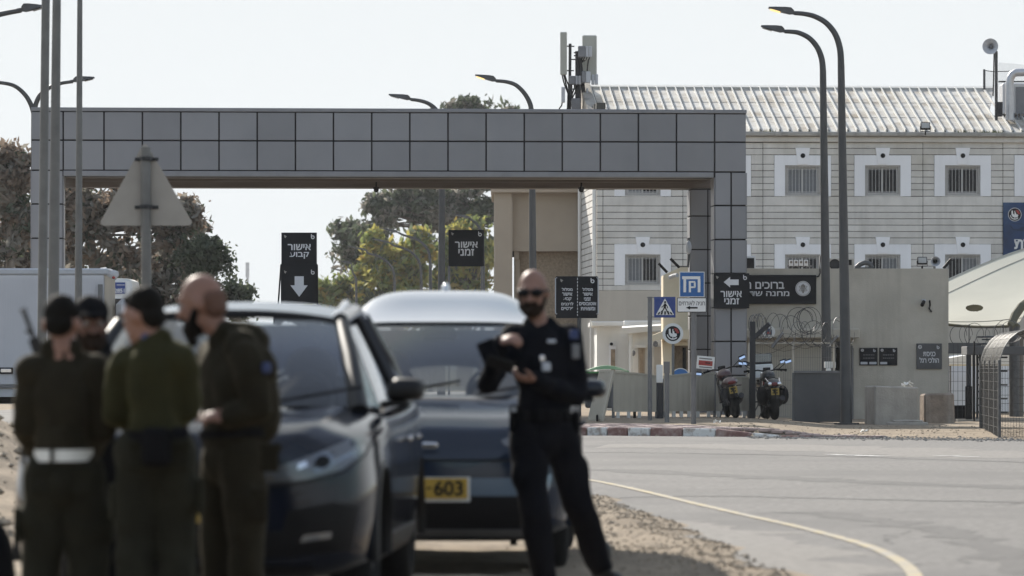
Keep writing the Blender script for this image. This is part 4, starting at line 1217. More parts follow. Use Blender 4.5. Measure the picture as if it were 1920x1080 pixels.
# leaning loose barrier sheet
t = thing('leaning_sheet', 'loose ribbed beige sheet leaning at the left end of the fence', 'sheet', base_of(1118, 87.5))
a_, b_ = Vector(base_of(1104,87.6)), Vector(base_of(1127,87.2))
zt = W(0,696,87.5).z
sheet(t, a_, b_, a_.z+.03, zt, 'ribbed_sheet', .03, 9, Vector((.24,.25,0)))
MB().bar(a_+Vector((0,0,.03)), b_+Vector((0,0,.03)), .04).build('lower_rail', mt['fence_sheet'], t)
MB().bar(Vector((a_.x+.24,a_.y+.25,zt)), Vector((b_.x+.26,b_.y+.25,zt)), .05).build('upper_rail', mt['fence_sheet'], t)
MB().bar(b_+Vector((.02,0,.0)), Vector((b_.x+.26,b_.y+.25,zt)), .05).build('side_rail', mt['fence_sheet'], t)
MB().torus(b_+Vector((-.08,0,.07)), .05, .025, (1,0,0), 14, 6).build('wheel', mt['rubber'], t)
t = thing('waste_container', 'dark waste container with a domed green lid behind the sheet fence', 'container', base_of(1145, 93))
MB().box(*AB(1098,1178,699,765,93,1.2)).build('body', mt['dark_panel'], t, bev=.03)
lid = MB()
P = []
for v in np.linspace(0,1,7):
    P.append([Vector((W(x,0,93).x, 92.95+1.3*v, W(0,697,93).z + (.12*math.sin(math.pi*min(1,max(0,(x-1096)/84)))+.02)*(.4+.6*math.sin(math.pi*v)))) for x in np.linspace(1096,1180,12)])
lid.grid(P).build('lid', mt['green_bin'], t, smooth=60)
MB().box(*AB(1096,1180,696.5,700,92.93,.06)).build('rim', mt['green_bin'], t)
t = thing('round_blue_sign', 'top of a round blue sign showing over the fence', 'sign', base_of(1276, 93.5))
c = W(1276, 708, 93.5); MB().disc(c, 18*93.5/F, th=.02, n=36).build('board', mt['blue_plastic'], t); MB().ring(c+Vector((0,-.021,0)), 16.4*93.5/F, 18*93.5/F, th=.004, n=36).build('rim', mt['sign_white'], t); post(t, 1276, 720, 93.55, .03, 'steel')

# ------------------------------------------------------------------ white huts and the cream lodge behind the fence
def prism_wall(poly_px, D0, D1_, mat, name, parent):
    """a block whose front outline is given by photo points"""
    return MB().prism([(W(x,y,D0).x, W(x,y,D0).z) for x, y in poly_px], D0, D1_).build(name, mt[mat], parent)
t = thing('white_hut', 'low white hut with a narrow window left of the signs', 'hut', W(1150, 785, 106))
prism_wall([(1119,790),(1119,612),(1182,609),(1182,790)], 106, 109.5, 'white_wall', 'wall', t)
MB().box(*AB(1108,1170,602.5,612,105.6,4.2)).build('roof', mt['white_wall'], t, bev=.02)
MB().box(*AB(1170.3,1243,601,613,107.5,2.2)).build('roof', mt['white_wall'], t, bev=.02)
MB().box(*AB(1141.5,1154.5,648,700,105.93,.06)).build('window_frame', mt['stucco_white'], t); MB().box(*AB(1145.5,1153.5,655,700,105.91,.02)).build('pane', mt['mesh_brown'], t)
MB().box(*AB(1106,1108.5,600,790,105.5,.08)).build('corner_pipe', mt['white_wall'], t)
MB().cyl(W(1146.5,645,105.9), W(1146.5,645,105.6), .04).build('lamp', mt['black'], t)
t = thing('second_hut', 'white hut with a sloping roof edge and door beside the cream lodge', 'hut', W(1213, 785, 103))
prism_wall([(1185,790),(1185,622),(1243,622),(1243,790)], 103, 107, 'white_wall', 'wall', t)
MB().add([W(1166,615,102.6),W(1243,610,102.6),W(1243,619,102.6),W(1166,627,102.6),W(1166,612,105.5),W(1243,607,105.5),W(1243,617,105.5),W(1166,624,105.5)],
         [(0,3,2,1),(4,5,6,7),(0,1,5,4),(1,2,6,5),(2,3,7,6),(3,0,4,7)]).build('roof', mt['white_wall'], t)
MB().box(*AB(1193,1212,647,652,102.7,.3)).build('door_hood', mt['white_wall'], t)
MB().box(*AB(1197,1209,652.5,790,102.93,.06)).build('door', mt['plaster_tan'], t); MB().box(*AB(1200,1206,656,790,102.91,.015)).build('door_panel', mt['mesh_brown'], t)
MB().box(*AB(1227,1240,650,790,102.93,.06)).build('door', mt['plaster_beige'], t)
MB().ell(W(1187.5,662,102.85), (.05,.06,.07)).build('lamp', mt['radio_dark'], t); MB().cyl(W(1229,644,102.9), W(1229,646,102.6), .06).build('lamp', mt['radio_dark'], t)
MB().cyl(W(1183.5,625,102.7), W(1183.5,788,102.7), .03).build('downpipe', mt['white_wall'], t)
t = thing('cream_lodge', 'narrow cream lodge with a stepped top behind the parking sign', 'lodge', W(1270, 780, 98.6))
prism_wall([(1243.5,640),(1243.5,516),(1276,501),(1290,501),(1290,640)], 98.6, 100.0, 'cream', 'upper_wall', t)
prism_wall([(1243.5,790),(1243.5,640.5),(1262,640.5),(1262,790)], 98.6, 99.9, 'cream', 'wall', t)
prism_wall([(1262.2,648),(1262.2,640.5),(1290,640.5),(1290,648)], 98.6, 99.9, 'cream', 'lintel', t)
MB().box(*AB(1262.3,1290,648.2,790,99.3,.1)).build('door', mt['mesh_brown'], t); MB().box(*AB(1280,1286,652,740,99.26,.03)).build('door_glass', mt['black'], t)
MB().add([W(1222,629,98.2),W(1243.4,621,98.2),W(1292,618,98.2),W(1292,636,98.2),W(1243.4,636,98.2),W(1222,639,98.2)]+[Vector((q.x,99.4,q.z)) for q in (W(1222,629,98.2),W(1243.4,621,98.2),W(1292,618,98.2),W(1292,636,98.2),W(1243.4,636,98.2),W(1222,639,98.2))],
         [(0,5,4,1),(1,4,3,2),(6,7,10,11),(7,8,9,10),(0,1,7,6),(1,2,8,7),(2,3,9,8),(3,4,10,9),(4,5,11,10),(5,0,6,11)]).build('canopy', mt['cream'], t)
MB().tube([W(1256,520,98.4),W(1263,517,98.3),W(1270,516,98.2)], .05, 8).build('camera', mt['radio'], t)
MB().bar(W(1251,511,98.9), W(1235,494,98.9), .06).build('roof_spike', mt['blackm'], t); MB().bar(W(1274,502,98.9), W(1257,485,98.9), .06).build('roof_spike', mt['blackm'], t)
MB().tube([W(1274,502,99),W(1290,500,99),W(1291.5,480,99),W(1291,446,99)], .03, 6).build('bracket', mt['galv'], t)
MB().ell(W(1291,464,98.95), (.07,.07,.16)).build('lamp', mt['radio'], t)

# ------------------------------------------------------------------ guarded yard: fence post, razor wire, mesh, panels
t = thing('fence_post', 'dark steel fence post with an angled arm beside the motorcycles', 'post', base_of(1411, 90.6))
p = base_of(1411, 90.6)
MB().box(p[0]-.06,p[0]+.06,90.56,90.68,p[2]-.05,W(0,603,90.6).z).build('upright', mt['darksteel'], t)
MB().bar(W(1413,634,90.62), W(1443,607,90.5), .085).build('arm', mt['darksteel'], t)
MB().bar(W(1448,651,95.5), W(1468,624,95.4), .06).build('rear_arm', mt['steel'], t)
MB().bar(W(1558,644,95.5), W(1571,630,95.4), .05).build('rear_arm', mt['wire_light'], t)
mf = thing('mesh_gate', 'tall pale wire mesh gate before the guard house door', 'mesh gate', base_of(1478, 96.5))
def mesh_panel(parent, x0, x1, y0, y1, D, sx, sy, r, mat='wire', name='wire_mesh', ground=True):
    a_, b_ = W(x0,y1,D), W(x1,y0,D)
    z0 = a_.z
    mb = MB(); n1 = int((b_.x-a_.x)/sx); n2 = max(1, int((b_.z-z0)/sy))
    for i in range(n1+1):
        x = a_.x+(b_.x-a_.x)*i/n1; mb.tube([(x,D,z0),(x,D,b_.z)], r, 4, cap=False)
    for j in range(n2+1):
        z = z0+(b_.z-z0)*j/n2; mb.tube([(a_.x,D+r,z),(b_.x,D+r,z)], r*.8, 4, cap=False)
    o = mb.build(name, mt[mat], parent); return props(o, kind='stuff')
mesh_panel(mf, 1408, 1486, 645, 781, 96.5, .05, .24, .0042, 'wire_light'); mesh_panel(mf, 1490, 1562, 648, 781, 96.5, .05, .24, .0042, 'wire_light')
for px in (1405, 1487.5, 1564):
    MB().box(*AB(px-2,px+2,643,783,96.46,.07)).build('post', mt['plaster_guard'], mf)
MB().box(*AB(1405,1566,641.5,645,96.47,.05)).build('top_rail', mt['plaster_guard'], mf); MB().box(*AB(1485,1489.5,722,725,96.4,.06)).build('latch', mt['wire_light'], mf)
rz = thing('razor_wire', 'tangled razor wire coils above the mesh gate', 'razor wire', W(1490, 640, 95.8), group='razor wire coils')
def coil(parent, pts, R0, turns, r, D, tilt=.5, seed=1, mat='wire', squash=1.0):
    rr = random.Random(seed)
    for i in range(turns):
        s_ = (i+.5)/turns; j = min(int(s_*(len(pts)-1)), len(pts)-2); f_ = s_*(len(pts)-1)-j
        c = W(pts[j][0]+(pts[j+1][0]-pts[j][0])*f_, pts[j][1]+(pts[j+1][1]-pts[j][1])*f_, D)
        Rr = R0*rr.uniform(.75,1.15); ang = tilt+rr.uniform(-.35,.35); tl = rr.uniform(-.4,.4)
        u = Vector((math.cos(ang), math.sin(ang), 0)); w = Vector((math.sin(tl)*.3, 0, 1)).normalized()
        P = [c + u*Rr*math.cos(2*math.pi*kx/20)*squash + w*Rr*math.sin(2*math.pi*kx/20) + Vector((.1*kx/20,0,0)) for kx in range(21)]
        MB().tube(P, r, 4, cap=False).build('loop', mt[rr.choice([mat, 'wire_light', mat])], parent)
coil(rz, [(1408,612),(1432,614)], .30, 7, .008, 94.5, 1.0, 3, 'wire')
coil(rz, [(1440,612),(1490,622),(1540,628),(1590,622)], .32, 12, .0075, 96.0, .75, 5)
coil(rz, [(1494,603),(1520,601)], .34, 4, .008, 96.2, .25, 9, 'darksteel')
for i in range(5):
    P = [W(1410+q*20, 632+12*math.sin(q*.9+i*1.7)+i*5, 96.1+.1*i) for q in range(10)]
    MB().tube(P, .006, 4, cap=False).build('strand', mt['wire'], rz)
t = thing('round_plate', 'small round white plate with a dark emblem on the guard wall', 'sign', W(1442, 632, 99.8))
c = W(1441.5, 622, 99.8); MB().disc(c, 12*99.8/F, th=.02).build('board', mt['sign_white'], t)
MB().prism([(c.x-.07,c.z-.07),(c.x+.07,c.z-.07),(c.x+.07,c.z+.05),(c.x,c.z+.08),(c.x-.07,c.z+.05)], 99.765, 99.779).build('emblem', mt['banner'], t); MB().box(c.x-.04,c.x+.04,99.755,99.764,c.z-.05,c.z+.0).build('emblem_field', mt['red'], t)
MB().bar(c+Vector((0,.02,0)), W(1441.5,622,102), .03).build('bracket', mt['steel'], t)
t = thing('dark_barrier', 'dark grey metal barrier panel behind the lamp poles', 'barrier', base_of(1535, 94.8))
p0, p1 = base_of(1490,94.8), base_of(1578,94.8)
MB().box(p0[0],p1[0],94.8,94.86,p0[2]-.03,W(0,697.5,94.8).z).build('plate', mt['dark_panel'], t, bev=.008)
MB().box(p0[0]-.02,p1[0]+.02,94.77,94.89,W(0,697.5,94.8).z-.02,W(0,697.5,94.8).z+.03).build('top_rail', mt['steel'], t)
for px in (1489, 1534, 1578): q = base_of(px,94.85); MB().box(q[0]-.04,q[0]+.04,94.87,94.95,q[2]-.05,W(0,699,94.8).z).build('post', mt['steel'], t)
t = thing('white_meter_box', 'small white boxes at the foot of the rear lamp pole above the barrier', 'box', W(1552, 697, 96.5))
MB().box(*AB(1546,1567,678,690,96.5,.12)).build('box', mt['white_wall'], t, bev=.01); MB().box(*AB(1549,1558,690.3,697,96.48,.1)).build('box', mt['white_wall'], t, bev=.01); MB().box(*AB(1552,1556,697,790,96.6,.05)).build('stem', mt['steel'], t)
t = thing('inner_door', 'dark open doorway leaf beside the guard door frame', 'door', W(1572, 785, 101.7))
MB().box(*AB(1561,1568,648,786,101.6,.08)).build('leaf', mt['darksteel'], t); MB().box(*AB(1561,1572,646,652,101.5,.12)).build('top_box', mt['black'], t)
MB().cyl(W(1563,720,101.58), W(1563,720,101.5), .02).build('handle', mt['galv'], t)
for lab, px in (('pale square sticker on the front lamp pole', None),): pass

# concrete blocks and slab
t = MB()
blk = props(MB().add([W(1621,723,93.5)*1, W(1640.5,723,91.8), W(1722.5,726,92.1), W(1706,725,94.2)] + [Vector((q.x,q.y,gz(q.x,q.y)-.05)) for q in (W(1621,790,93.5),W(1640.5,790,91.8),W(1722.5,790,92.1),W(1706,790,94.2))],
      [(0,1,2,3),(7,6,5,4),(0,4,5,1),(1,5,6,2),(2,6,7,3),(3,7,4,0)]).build('concrete_block', mt['concrete'], bev=.03), 'large square grey concrete block with a bright side face', 'concrete block')
props(MB().add([W(1724,739,94.6), W(1733,738,94.0), W(1789,737,94.2), W(1780,737,95.2)] + [Vector((q.x,q.y,gz(q.x,q.y)-.05)) for q in (W(1724,790,94.6),W(1733,790,94.0),W(1791,790,94.2),W(1780,790,95.2))],
      [(0,1,2,3),(7,6,5,4),(0,4,5,1),(1,5,6,2),(2,6,7,3),(3,7,4,0)]).build('concrete_block', mt['concrete_brown'], bev=.04), 'smaller brown stained concrete block beside the grey one', 'concrete block')
q = W(1701, 790, 91.2); zz_ = gz(q.x, q.y)
s2 = MB(); s2.box(q.x-.42,q.x+.42,q.y-.35,q.y+.35,zz_-.05,zz_+.06); s2.box(q.x-.3,q.x+.32,q.y-.28,q.y+.28,zz_+.055,zz_+.105)
props(s2.build('stone_slab', mt['concrete'], bev=.02), 'low pale concrete footing slab lying before the concrete blocks', 'slab')
cr = MB()
c = W(1700.5, 722.5, 92.9)
for i in range(10): cr.obox(c+Vector((random.uniform(-.08,.1),random.uniform(-.06,.06),random.uniform(.0,.07))), (.09,.06,.004), Matrix.Rotation(random.uniform(-1,1),3,'X') @ Matrix.Rotation(random.uniform(-1,1),3,'Y'))
props(cr.build('crumpled_bag', mt['white_wall']), 'crumpled white scrap lying on top of the grey concrete block', 'litter')
for (x, y, lab) in ((1622,817,'white scrap of paper on the dirt strip by the road'),(1347,803,'small upright white scrap at the pavement edge')):
    q = W(x, y, 82.5 if x > 1400 else 85); zz_ = gz(q.x, q.y); cr = MB()
    for i in range(6): cr.obox((q.x+random.uniform(-.07,.07), q.y, zz_+.03+random.uniform(0,.03)), (.07,.05,.004), Matrix.Rotation(random.uniform(-1,1),3,'X') @ Matrix.Rotation(random.uniform(-1,1),3,'Y'))
    props(cr.build('paper_scrap', mt['white_wall']), lab, 'litter')

# ------------------------------------------------------------------ shade sail, turnstile and caged walkway on the right
sl_ = thing('shade_sail', 'large cream shade sail with an oval hole beside the guard building', 'shade sail', W(1895, 790, 108))
def sp(s_, t_):
    top = W(1773+s_*210, 527-s_*78-6*math.sin(math.pi*s_), 111+2*s_); bot = W(1773+s_*135, 608+4*math.sin(math.pi*s_)+2*s_, 107-1.5*s_)
    p = top*(1-t_) + bot*t_
    return p + Vector((0,-.15,-.25))*math.sin(math.pi*t_)*.6
gN, gM = 170, 110
pts_ = [[sp(i/gN, j/gM) for i in range(gN+1)] for j in range(gM+1)]
mb = MB(); mb.v = [tuple(p) for r_ in pts_ for p in r_]
hole = W(1827, 577.5, 108.5)
for j in range(gM):
    for i in range(gN):
        c = (pts_[j][i]+pts_[j+1][i+1])/2
        ex, ey = 960+c.x*F/c.y-1827, YH-(c.z-H)*F/c.y-577.5
        if (ex/16.5)**2+(ey/6.6)**2 > 1:
            b0 = j*(gN+1)+i; mb.f.append((b0,b0+1,b0+gN+2,b0+gN+1)); mb.m.append(0)
mb.build('cloth', mt['sail'], sl_, smooth=180)
rg = [sp(.335+.112*math.cos(2*math.pi*kx/28)*1.05, .64+.088*math.sin(2*math.pi*kx/28)) for kx in range(28)]
for tt in (.22, .9):
    MB().tube([sp(i/20, tt*(.3+.7*(1-i/20)) if tt < .5 else tt) + Vector((0,-.02,.0)) for i in range(21)], .012, 5).build('seam', mt['sail_seam'], sl_)
MB().tube([sp(i/20, 0) for i in range(21)], .03, 6).build('edge_rope', mt['sail_seam'], sl_)
MB().tube([sp(i/20, 1) for i in range(21)], .035, 6).build('edge_rope', mt['olive_dark'], sl_)
e1, e2, e3 = sp(1,1), W(1915,575,106.2), W(1945,553,106.8)
MB().tube([e1+Vector((-.03,0,-.06)), W(1897,607,105.7), W(1903,592,105.9), e2, e3], .11, 10).build('corner_sleeve', mt['olive_dark'], sl_)
MB().cyl((W(1902,0,105.6).x,105.6,0.0), W(1902,612,105.6), .13).build('mast', mt['galv'], sl_, smooth=50)
MB().cyl((W(1911,0,105.8).x,105.8,0.0), W(1911,618,105.8), .11).build('mast', mt['soffit'], sl_, smooth=50)
MB().prism([(W(x,y,113).x, W(x,y,113).z) for x, y in ((1806,590),(1812,570),(1846,568),(1846,592))], 113, 113.1).build('under_flap', mt['olive_dark'], sl_)

tf = thing('turnstile', 'dark full height turnstile gate with horizontal bars', 'turnstile', base_of(1840, 96.0))
DT = 96.0
zb0 = base_of(1840, DT)[2]
MB().box(*AB(1813,1940,649.5,665.5,DT-.1,1.2)).build('lintel', mt['dark_panel'], tf, bev=.01)
for x0, x1, D in ((1812,1821,DT),(1824,1828,DT+.1),(1831,1834.5,DT+.8),(1836,1841,DT),(1864,1868,DT)):
    a_, b_ = W(x0,0,D), W(x1,0,D); MB().box(a_.x,b_.x,D,D+.09,zb0-.05,W(0,665.4,D).z).build('upright', mt['darksteel'], tf)
cxt = W(1863,0,DT+.6).x
MB().cyl((cxt,DT+.6,zb0), (cxt,DT+.6,W(0,666,DT+.6).z), .05).build('rotor_shaft', mt['darksteel'], tf)
for kx in range(12):
    z = zb0+.2+kx*.155
    for an in (2.5, 4.0, 5.4):
        if an == 5.4 and kx % 2: continue
        MB().cyl((cxt,DT+.6,z), (cxt+.42*math.cos(an),DT+.6+.42*math.sin(an),z), .02, n=8).build('rotor_bar', mt['darksteel'], tf)
for kx in range(12):
    z = zb0+.12+kx*.155; MB().box(W(1841.2,0,DT).x, W(1863.8,0,DT).x, DT+.02, DT+.06, z, z+.03).build('guard_bar', mt['darksteel'], tf)
MB().box(*AB(1810,1823,724,786,DT-.06,.05)).build('reader_box', mt['black'], tf, bev=.01)
MB().box(*AB(1795,1868,786,791,DT-.05,.8)).build('threshold', mt['concrete'], tf)
c = W(1867, 658, DT-.11); MB().disc(c, .045, th=.03).build('round_light', mt['black'], tf)
MB().box(*AB(1861,1871,667,675,DT-.1,.1)).build('sensor', mt['black'], tf)
mp_ = thing('mesh_fence', 'dark wire mesh fence between the guard building and turnstile', 'fence', base_of(1796, 97.5))
mesh_panel(mp_, 1779, 1813, 643, 787, 97.5, .085, .2, .006, 'darksteel')
MB().box(*AB(1778,1840,643,663,98.6,.05)).build('dark_band', mt['dark_panel'], mp_)
MB().box(*AB(1779,1813,760,789,97.7,.05)).build('dark_foot', mt['blackm'], mp_)
MB().box(*AB(1825.5,1828.5,640,790,95.7,.06)).build('tall_post', mt['black'], mp_)
bh = thing('white_canopy', 'white pitched canopy seen through the mesh fence', 'canopy', W(1820, 785, 112))
prism_wall([(1776,683),(1776,672),(1818,665),(1900,665),(1900,683)], 112, 116, 'sign_white', 'roof', bh)
MB().box(*AB(1776,1900,683.2,686,112,4)).build('gutter', mt['cream'], bh)
for px in (1782, 1850, 1895): MB().box(*AB(px-1.5,px+1.5,686,780,112.2,.08)).build('post', mt['steel'], bh)
bw = thing('rear_wall', 'plain pale wall behind the turnstile yard', 'wall', W(1850, 780, 117))
MB().box(*AB(1770,1990,686,790,117,.3)).build('wall', mt['stucco_white'], bw)
rz2 = thing('razor_wire', 'loose razor wire coils hanging below the shade sail', 'razor wire', W(1835, 640, 100), group='razor wire coils')
coil(rz2, [(1788,630),(1816,628),(1850,632),(1880,622),(1895,622)], .27, 8, .007, 100, .3, 12, 'darksteel')
for y in (613, 643): MB().tube([W(1780,y,100),W(1900,y+2,100)], .006, 4).build('strand', mt['wire'], rz2)
for px in (1817, 1881): MB().tube([W(px,608,100),W(px,660,100)], .012, 5).build('stake', mt['darksteel'], rz2)
# caged walkway
cg = thing('caged_walkway', 'arched wire mesh walkway cage standing at the road edge', 'cage', base_of(1880, 80.5))
zc = base_of(1880, 80.5)[2]
DN, DF_ = 79.0, 87.0
xA = lambda D: W(1874,0,79).x + (D-DN)*.065; wC = 1.15
hS, hT = 1.62, 2.05
def arch(D, seg=11, dx=0):
    P = []
    for kx in range(seg+1):
        an = math.pi*kx/seg; P.append(Vector((xA(D)+wC/2-wC/2*math.cos(an), D, zc+hS-.35+(hT-hS+.3)*math.sin(an)+.0)))
    return P
for D in (79.0, 81, 83, 85, 87):
    MB().tube(arch(D), .011, 6).build('arch_rib', mt['wire_light'], cg)
for D in (79.0, 81, 83, 85, 87):
    for x, w_ in ((xA(D), .055 if D == 79.0 else .03),(xA(D)+wC, .03)):
        MB().box(x-w_/2-.0, x+w_/2, D-.03, D+.03, zc-.1, zc+hS-.2).build('post', mt['galv'], cg)
cm = MB()
NA = 11
for kx in range(NA+1):
    cm.tube([arch(DN+i*.5)[kx] for i in range(17)], .005, 4, cap=False)
for i in range(33): cm.tube(arch(DN+i*.25), .0045, 4, cap=False)
for s_ in (0, 1):
    for i in range(81):
        D = DN+i*.1; x = xA(D)+wC*s_; cm.tube([(x,D,zc),(x,D,zc+hS-.3)], .0045, 4, cap=False)
    for j in range(9):
        z = zc+j*.17; cm.tube([(xA(DN)+wC*s_,DN,z),(xA(DF_)+wC*s_,DF_,z)], .005, 4, cap=False)
for i in range(23):
    x = xA(DN)+wC*i/22; cm.tube([(x,DN-.01,zc),(x,DN-.01,zc+hS-.3)], .0035, 4, cap=False)
for j in range(10):
    z = zc+j*.155; cm.tube([(xA(DN),DN-.012,z),(xA(DN)+wC,DN-.012,z)], .005, 4, cap=False)
props(cm.build('wire_mesh', mt['wire'], cg), kind='stuff')
shd = MB().grid([[p for p in arch(DN+i*1.0)] for i in range(9)])
netd = netm.copy(); netd.name = 'shade_net'; netd.node_tree.nodes["Mix Shader"].inputs[0].default_value = .5; netd.node_tree.nodes["Principled BSDF"].inputs["Base Color"].default_value = (.12,.115,.1,1)
shd.build('shade_net', netd, cg, smooth=180)
MB().grid([[(xA(DN+i)+wC,DN+i,zc),(xA(DN+i)+wC,DN+i,zc+hS-.35)] for i in range(9)]).build('shade_net', netd, cg)
dx0 = xA(DN)+.62
MB().cyl((dx0,DN-.04,zc-.05),(dx0,DN-.04,zc+1.42), .016).build('gate_pole', mt['wire_light'], cg)
MB().cyl((dx0+.32,DN-.04,zc-.05),(dx0+.32,DN-.04,zc+1.3), .012).build('gate_pole', mt['wire_light'], cg)
MB().box(dx0+.01,dx0+.3,DN-.06,DN-.03,zc+1.22,zc+1.27).build('latch_bar', mt['black'], cg)
MB().tube([(dx0+.02,DN-.05,zc+.22),(dx0+.12,DN-.05,zc+.25),(dx0+.16,DN-.05,zc+.18)], .022, 6).build('foot_lock', mt['black'], cg)

# ------------------------------------------------------------------ motorcycles, built with the rear at the origin, front towards +y
mk('bike_red', (.045,.008,.008), .35, coat=.3, var=.1)
mk('bike_black', (.009,.009,.010), .4)
mk('chrome', (.6,.6,.62), .15, metal=1)
mk('mirror_glass', (.7,.78,.88), .05, metal=1)
mk('plate_yellow', (.30,.20,.03), .5)
mk('tail_red', (.12,.005,.005), .2)
def motorcycle(label, loc, rot, lean, tail, kind):
    t = thing('motorcycle', label, 'motorcycle', loc, rot, 'parked motorcycles')
    OFF[t.name] = Vector((0,0,0)); t.rotation_euler = (0, lean, rot)
    RW, FW = .31, .31
    for y, w in ((RW, .085), (1.72, .06)):
        ty = MB().torus((0,y,.31), .225, .085, (1,0,0), 32, 10, w/.085).build('tyre', mt['rubber'], t, smooth=60)
        rm = MB().ring((-.03,y,.31), .15, .18, axis=(1,0,0), th=.06)
        for kx in range(5):
            an = 2*math.pi*kx/5; rm.bar((0,y,.31), (0,y+.16*math.cos(an),.31+.16*math.sin(an)), .03)
        rm.build('rim', mt['darksteel'], ty)
        MB().ring((.055,y,.31), .06, .12, axis=(1,0,0), th=.006).build('brake_disc', mt['chrome'], ty)
    MB().bar((-.10,.31,.31),(-.08,.85,.42),.045,.06).bar((.10,.31,.31),(.08,.85,.42),.045,.06).build('swing_arm', mt['darksteel'], t)
    MB().obox((0,.95,.45),(.30,.46,.36)).obox((0,.98,.66),(.26,.3,.16)).build('engine', mt['darksteel'], t, bev=.03)
    for kx in range(5): MB().obox((0,.98,.58+.035*kx),(.31,.34,.012)).build('cooling_fin', mt['steel'], t)
    MB().tube([(0,.4,.78),(0,.75,.80),(0,1.1,.78),(0,1.42,.92)], .035, 8).build('frame', mt['darksteel'], t)
    # tail unit
    tl = MB(); P = []
    for y, w, zlo, zhi in ((.02,.10,.70,.80),(.12,.14,.68,.86),(.3,.16,.68,.88),(.55,.16,.66,.84),(.75,.13,.64,.78)):
        P.append([Vector((w*math.cos(a)*(1), y, (zlo+zhi)/2+(zhi-zlo)/2*math.sin(a))) for a in np.linspace(0, 2*math.pi, 15)])
    tl.grid(P); tl.add([p for p in P[0][:-1]], [tuple(range(14))])
    tl.build('tail_cowl', mt[tail], t, smooth=60)
    MB().ell((0,.62,.845),(.13,.30,.06)).build('seat', mt['blackm'], t, smooth=60)
    MB().ell((0,1.12,.91),(.16,.28,.14)).build('tank', mt[tail], t, smooth=60)
    MB().ell((0,.015,.76),(.085,.03,.04)).build('tail_light', mt['tail_red'], t, smooth=60)
    MB().obox((0,-.02,.61),(.035,.02,.16)).build('plate_holder', mt['black'], t)
    pl = MB().obox((.0,-.035,.60),(.17,.008,.14)).build('licence_plate', mt['plate_yellow'], t)
    mb = MB()
    for z_ in (.63,.575):
        for kx in range(3): mb.box(-.06+kx*.042,-.035+kx*.042,-.041,-.0395,z_-.016,z_+.016)
    mb.build('plate_marks', mt['black'], pl)
    MB().tube([(-.02,.03,.66),(-.0,.05,.45)], .09, 6).build('mudguard', mt['black'], t)
    for s_ in (-1, 1):
        ind = MB().bar((s_*.08,.02,.68),(s_*.16,.0,.68),.02).build('indicator', mt['black'], t)
        MB().ell((s_*.17,0,.68),(.03,.025,.022)).build('indicator_lens', mt['soffit'], ind)
        MB().tube([(s_*.12,1.62,.36),(s_*.11,1.38,1.0)], .028, 8).build('fork_leg', mt['chrome'], t)
        MB().tube([(0,1.34,1.02),(s_*.2,1.30,1.06),(s_*.36,1.22,1.04)], .016, 8).build('handlebar', mt['black'], t)
        MB().cyl((s_*.30,1.25,1.045),(s_*.41,1.2,1.035),.022).build('grip', mt['rubber'], t)
        MB().bar((s_*.28,1.30,1.05),(s_*.42,1.33,1.0),.012).build('lever', mt['darksteel'], t)
        top = (s_*.42,1.22,1.20) if kind != 'low' or s_ > 0 else (s_*.5,1.2,1.02)
        MB().tube([(s_*.24,1.28,1.06), top], .009, 6).build('mirror_stem', mt['black'], t)
        mm = MB().obox(Vector(top)+Vector((s_*.03,0,.02)), (.15,.025,.085), Matrix.Rotation(-s_*.25,3,'Y')).build('mirror', mt['black'], t, bev=.012)
        MB().obox(Vector(top)+Vector((s_*.03,-.0145,.02)), (.13,.003,.068), Matrix.Rotation(-s_*.25,3,'Y') @ Matrix.Rotation(-.25,3,'X')).build('mirror_glass', mt['mirror_glass'], mm)
        MB().bar((s_*.10,.80,.38),(s_*.24,.78,.36),.03).build('foot_peg', mt['black'], t)
    MB().ell((0,1.5,.93),(.11,.09,.12)).build('headlight', mt['black'], t, smooth=60)
    MB().obox((0,1.36,1.06),(.16,.05,.1)).build('instrument', mt['black'], t, bev=.015)
    MB().tube([(.12,1.15,.35),(.14,.8,.28),(.16,.45,.36),(.17,.16,.46)], [.03,.03,.055,.06], 10).build('exhaust', mt['darksteel' if kind != 'box' else 'chrome'], t, smooth=60)
    MB().tube([(-.14,.85,.3),(-.3,.8,.02)], .014, 6).build('side_stand', mt['darksteel'], t)
    for s_ in (-1,1): MB().tube([(s_*.13,1.5,.9),(s_*.17,1.2,.75),(s_*.16,.9,.6)], .012, 6).build('cable', mt['black'], t)
    if kind == 'big':
        for s_ in (-1, 1):
            MB().ell((s_*.22,.5,.52),(.12,.3,.2)).build('side_case', mt['blackm'], t, smooth=60)
            MB().tube([(s_*.12,.1,.80),(s_*.15,.4,.88),(s_*.13,.7,.86)], .014, 6).build('grab_rail', mt['chrome'], t)
            MB().ell((s_*.1,.0,.76),(.045,.03,.05)).build('tail_lamp', mt['chrome'], t)
    if kind == 'box':
        bx = MB().obox((0,.16,1.02),(.46,.42,.34)).build('top_box', mt['sign_white'], t, bev=.04)
        MB().obox((0,.16,1.20),(.44,.40,.05)).build('top_box_lid', mt['black'], t, bev=.02)
        MB().obox((0,1.45,1.22),(.4,.03,.4), Matrix.Rotation(.4,3,'X')).build('windscreen', mt['glass_clear'], t, bev=.02)
    return t
b0 = Vector(base_of(1384, 89.3)); motorcycle('motorcycle with a dark red tail leaning by the sheet fence', b0, R(4), R(-10), 'bike_red', 'low')
b0 = Vector(base_of(1456, 89.6)); motorcycle('black touring motorcycle with side cases right of the fence post', b0, R(3), R(-3), 'bike_black', 'big')
b0 = Vector(base_of(1434, 91.4)); motorcycle('dark motorcycle with a white top box behind the touring one', b0, R(-4), R(-3), 'bike_black', 'box')

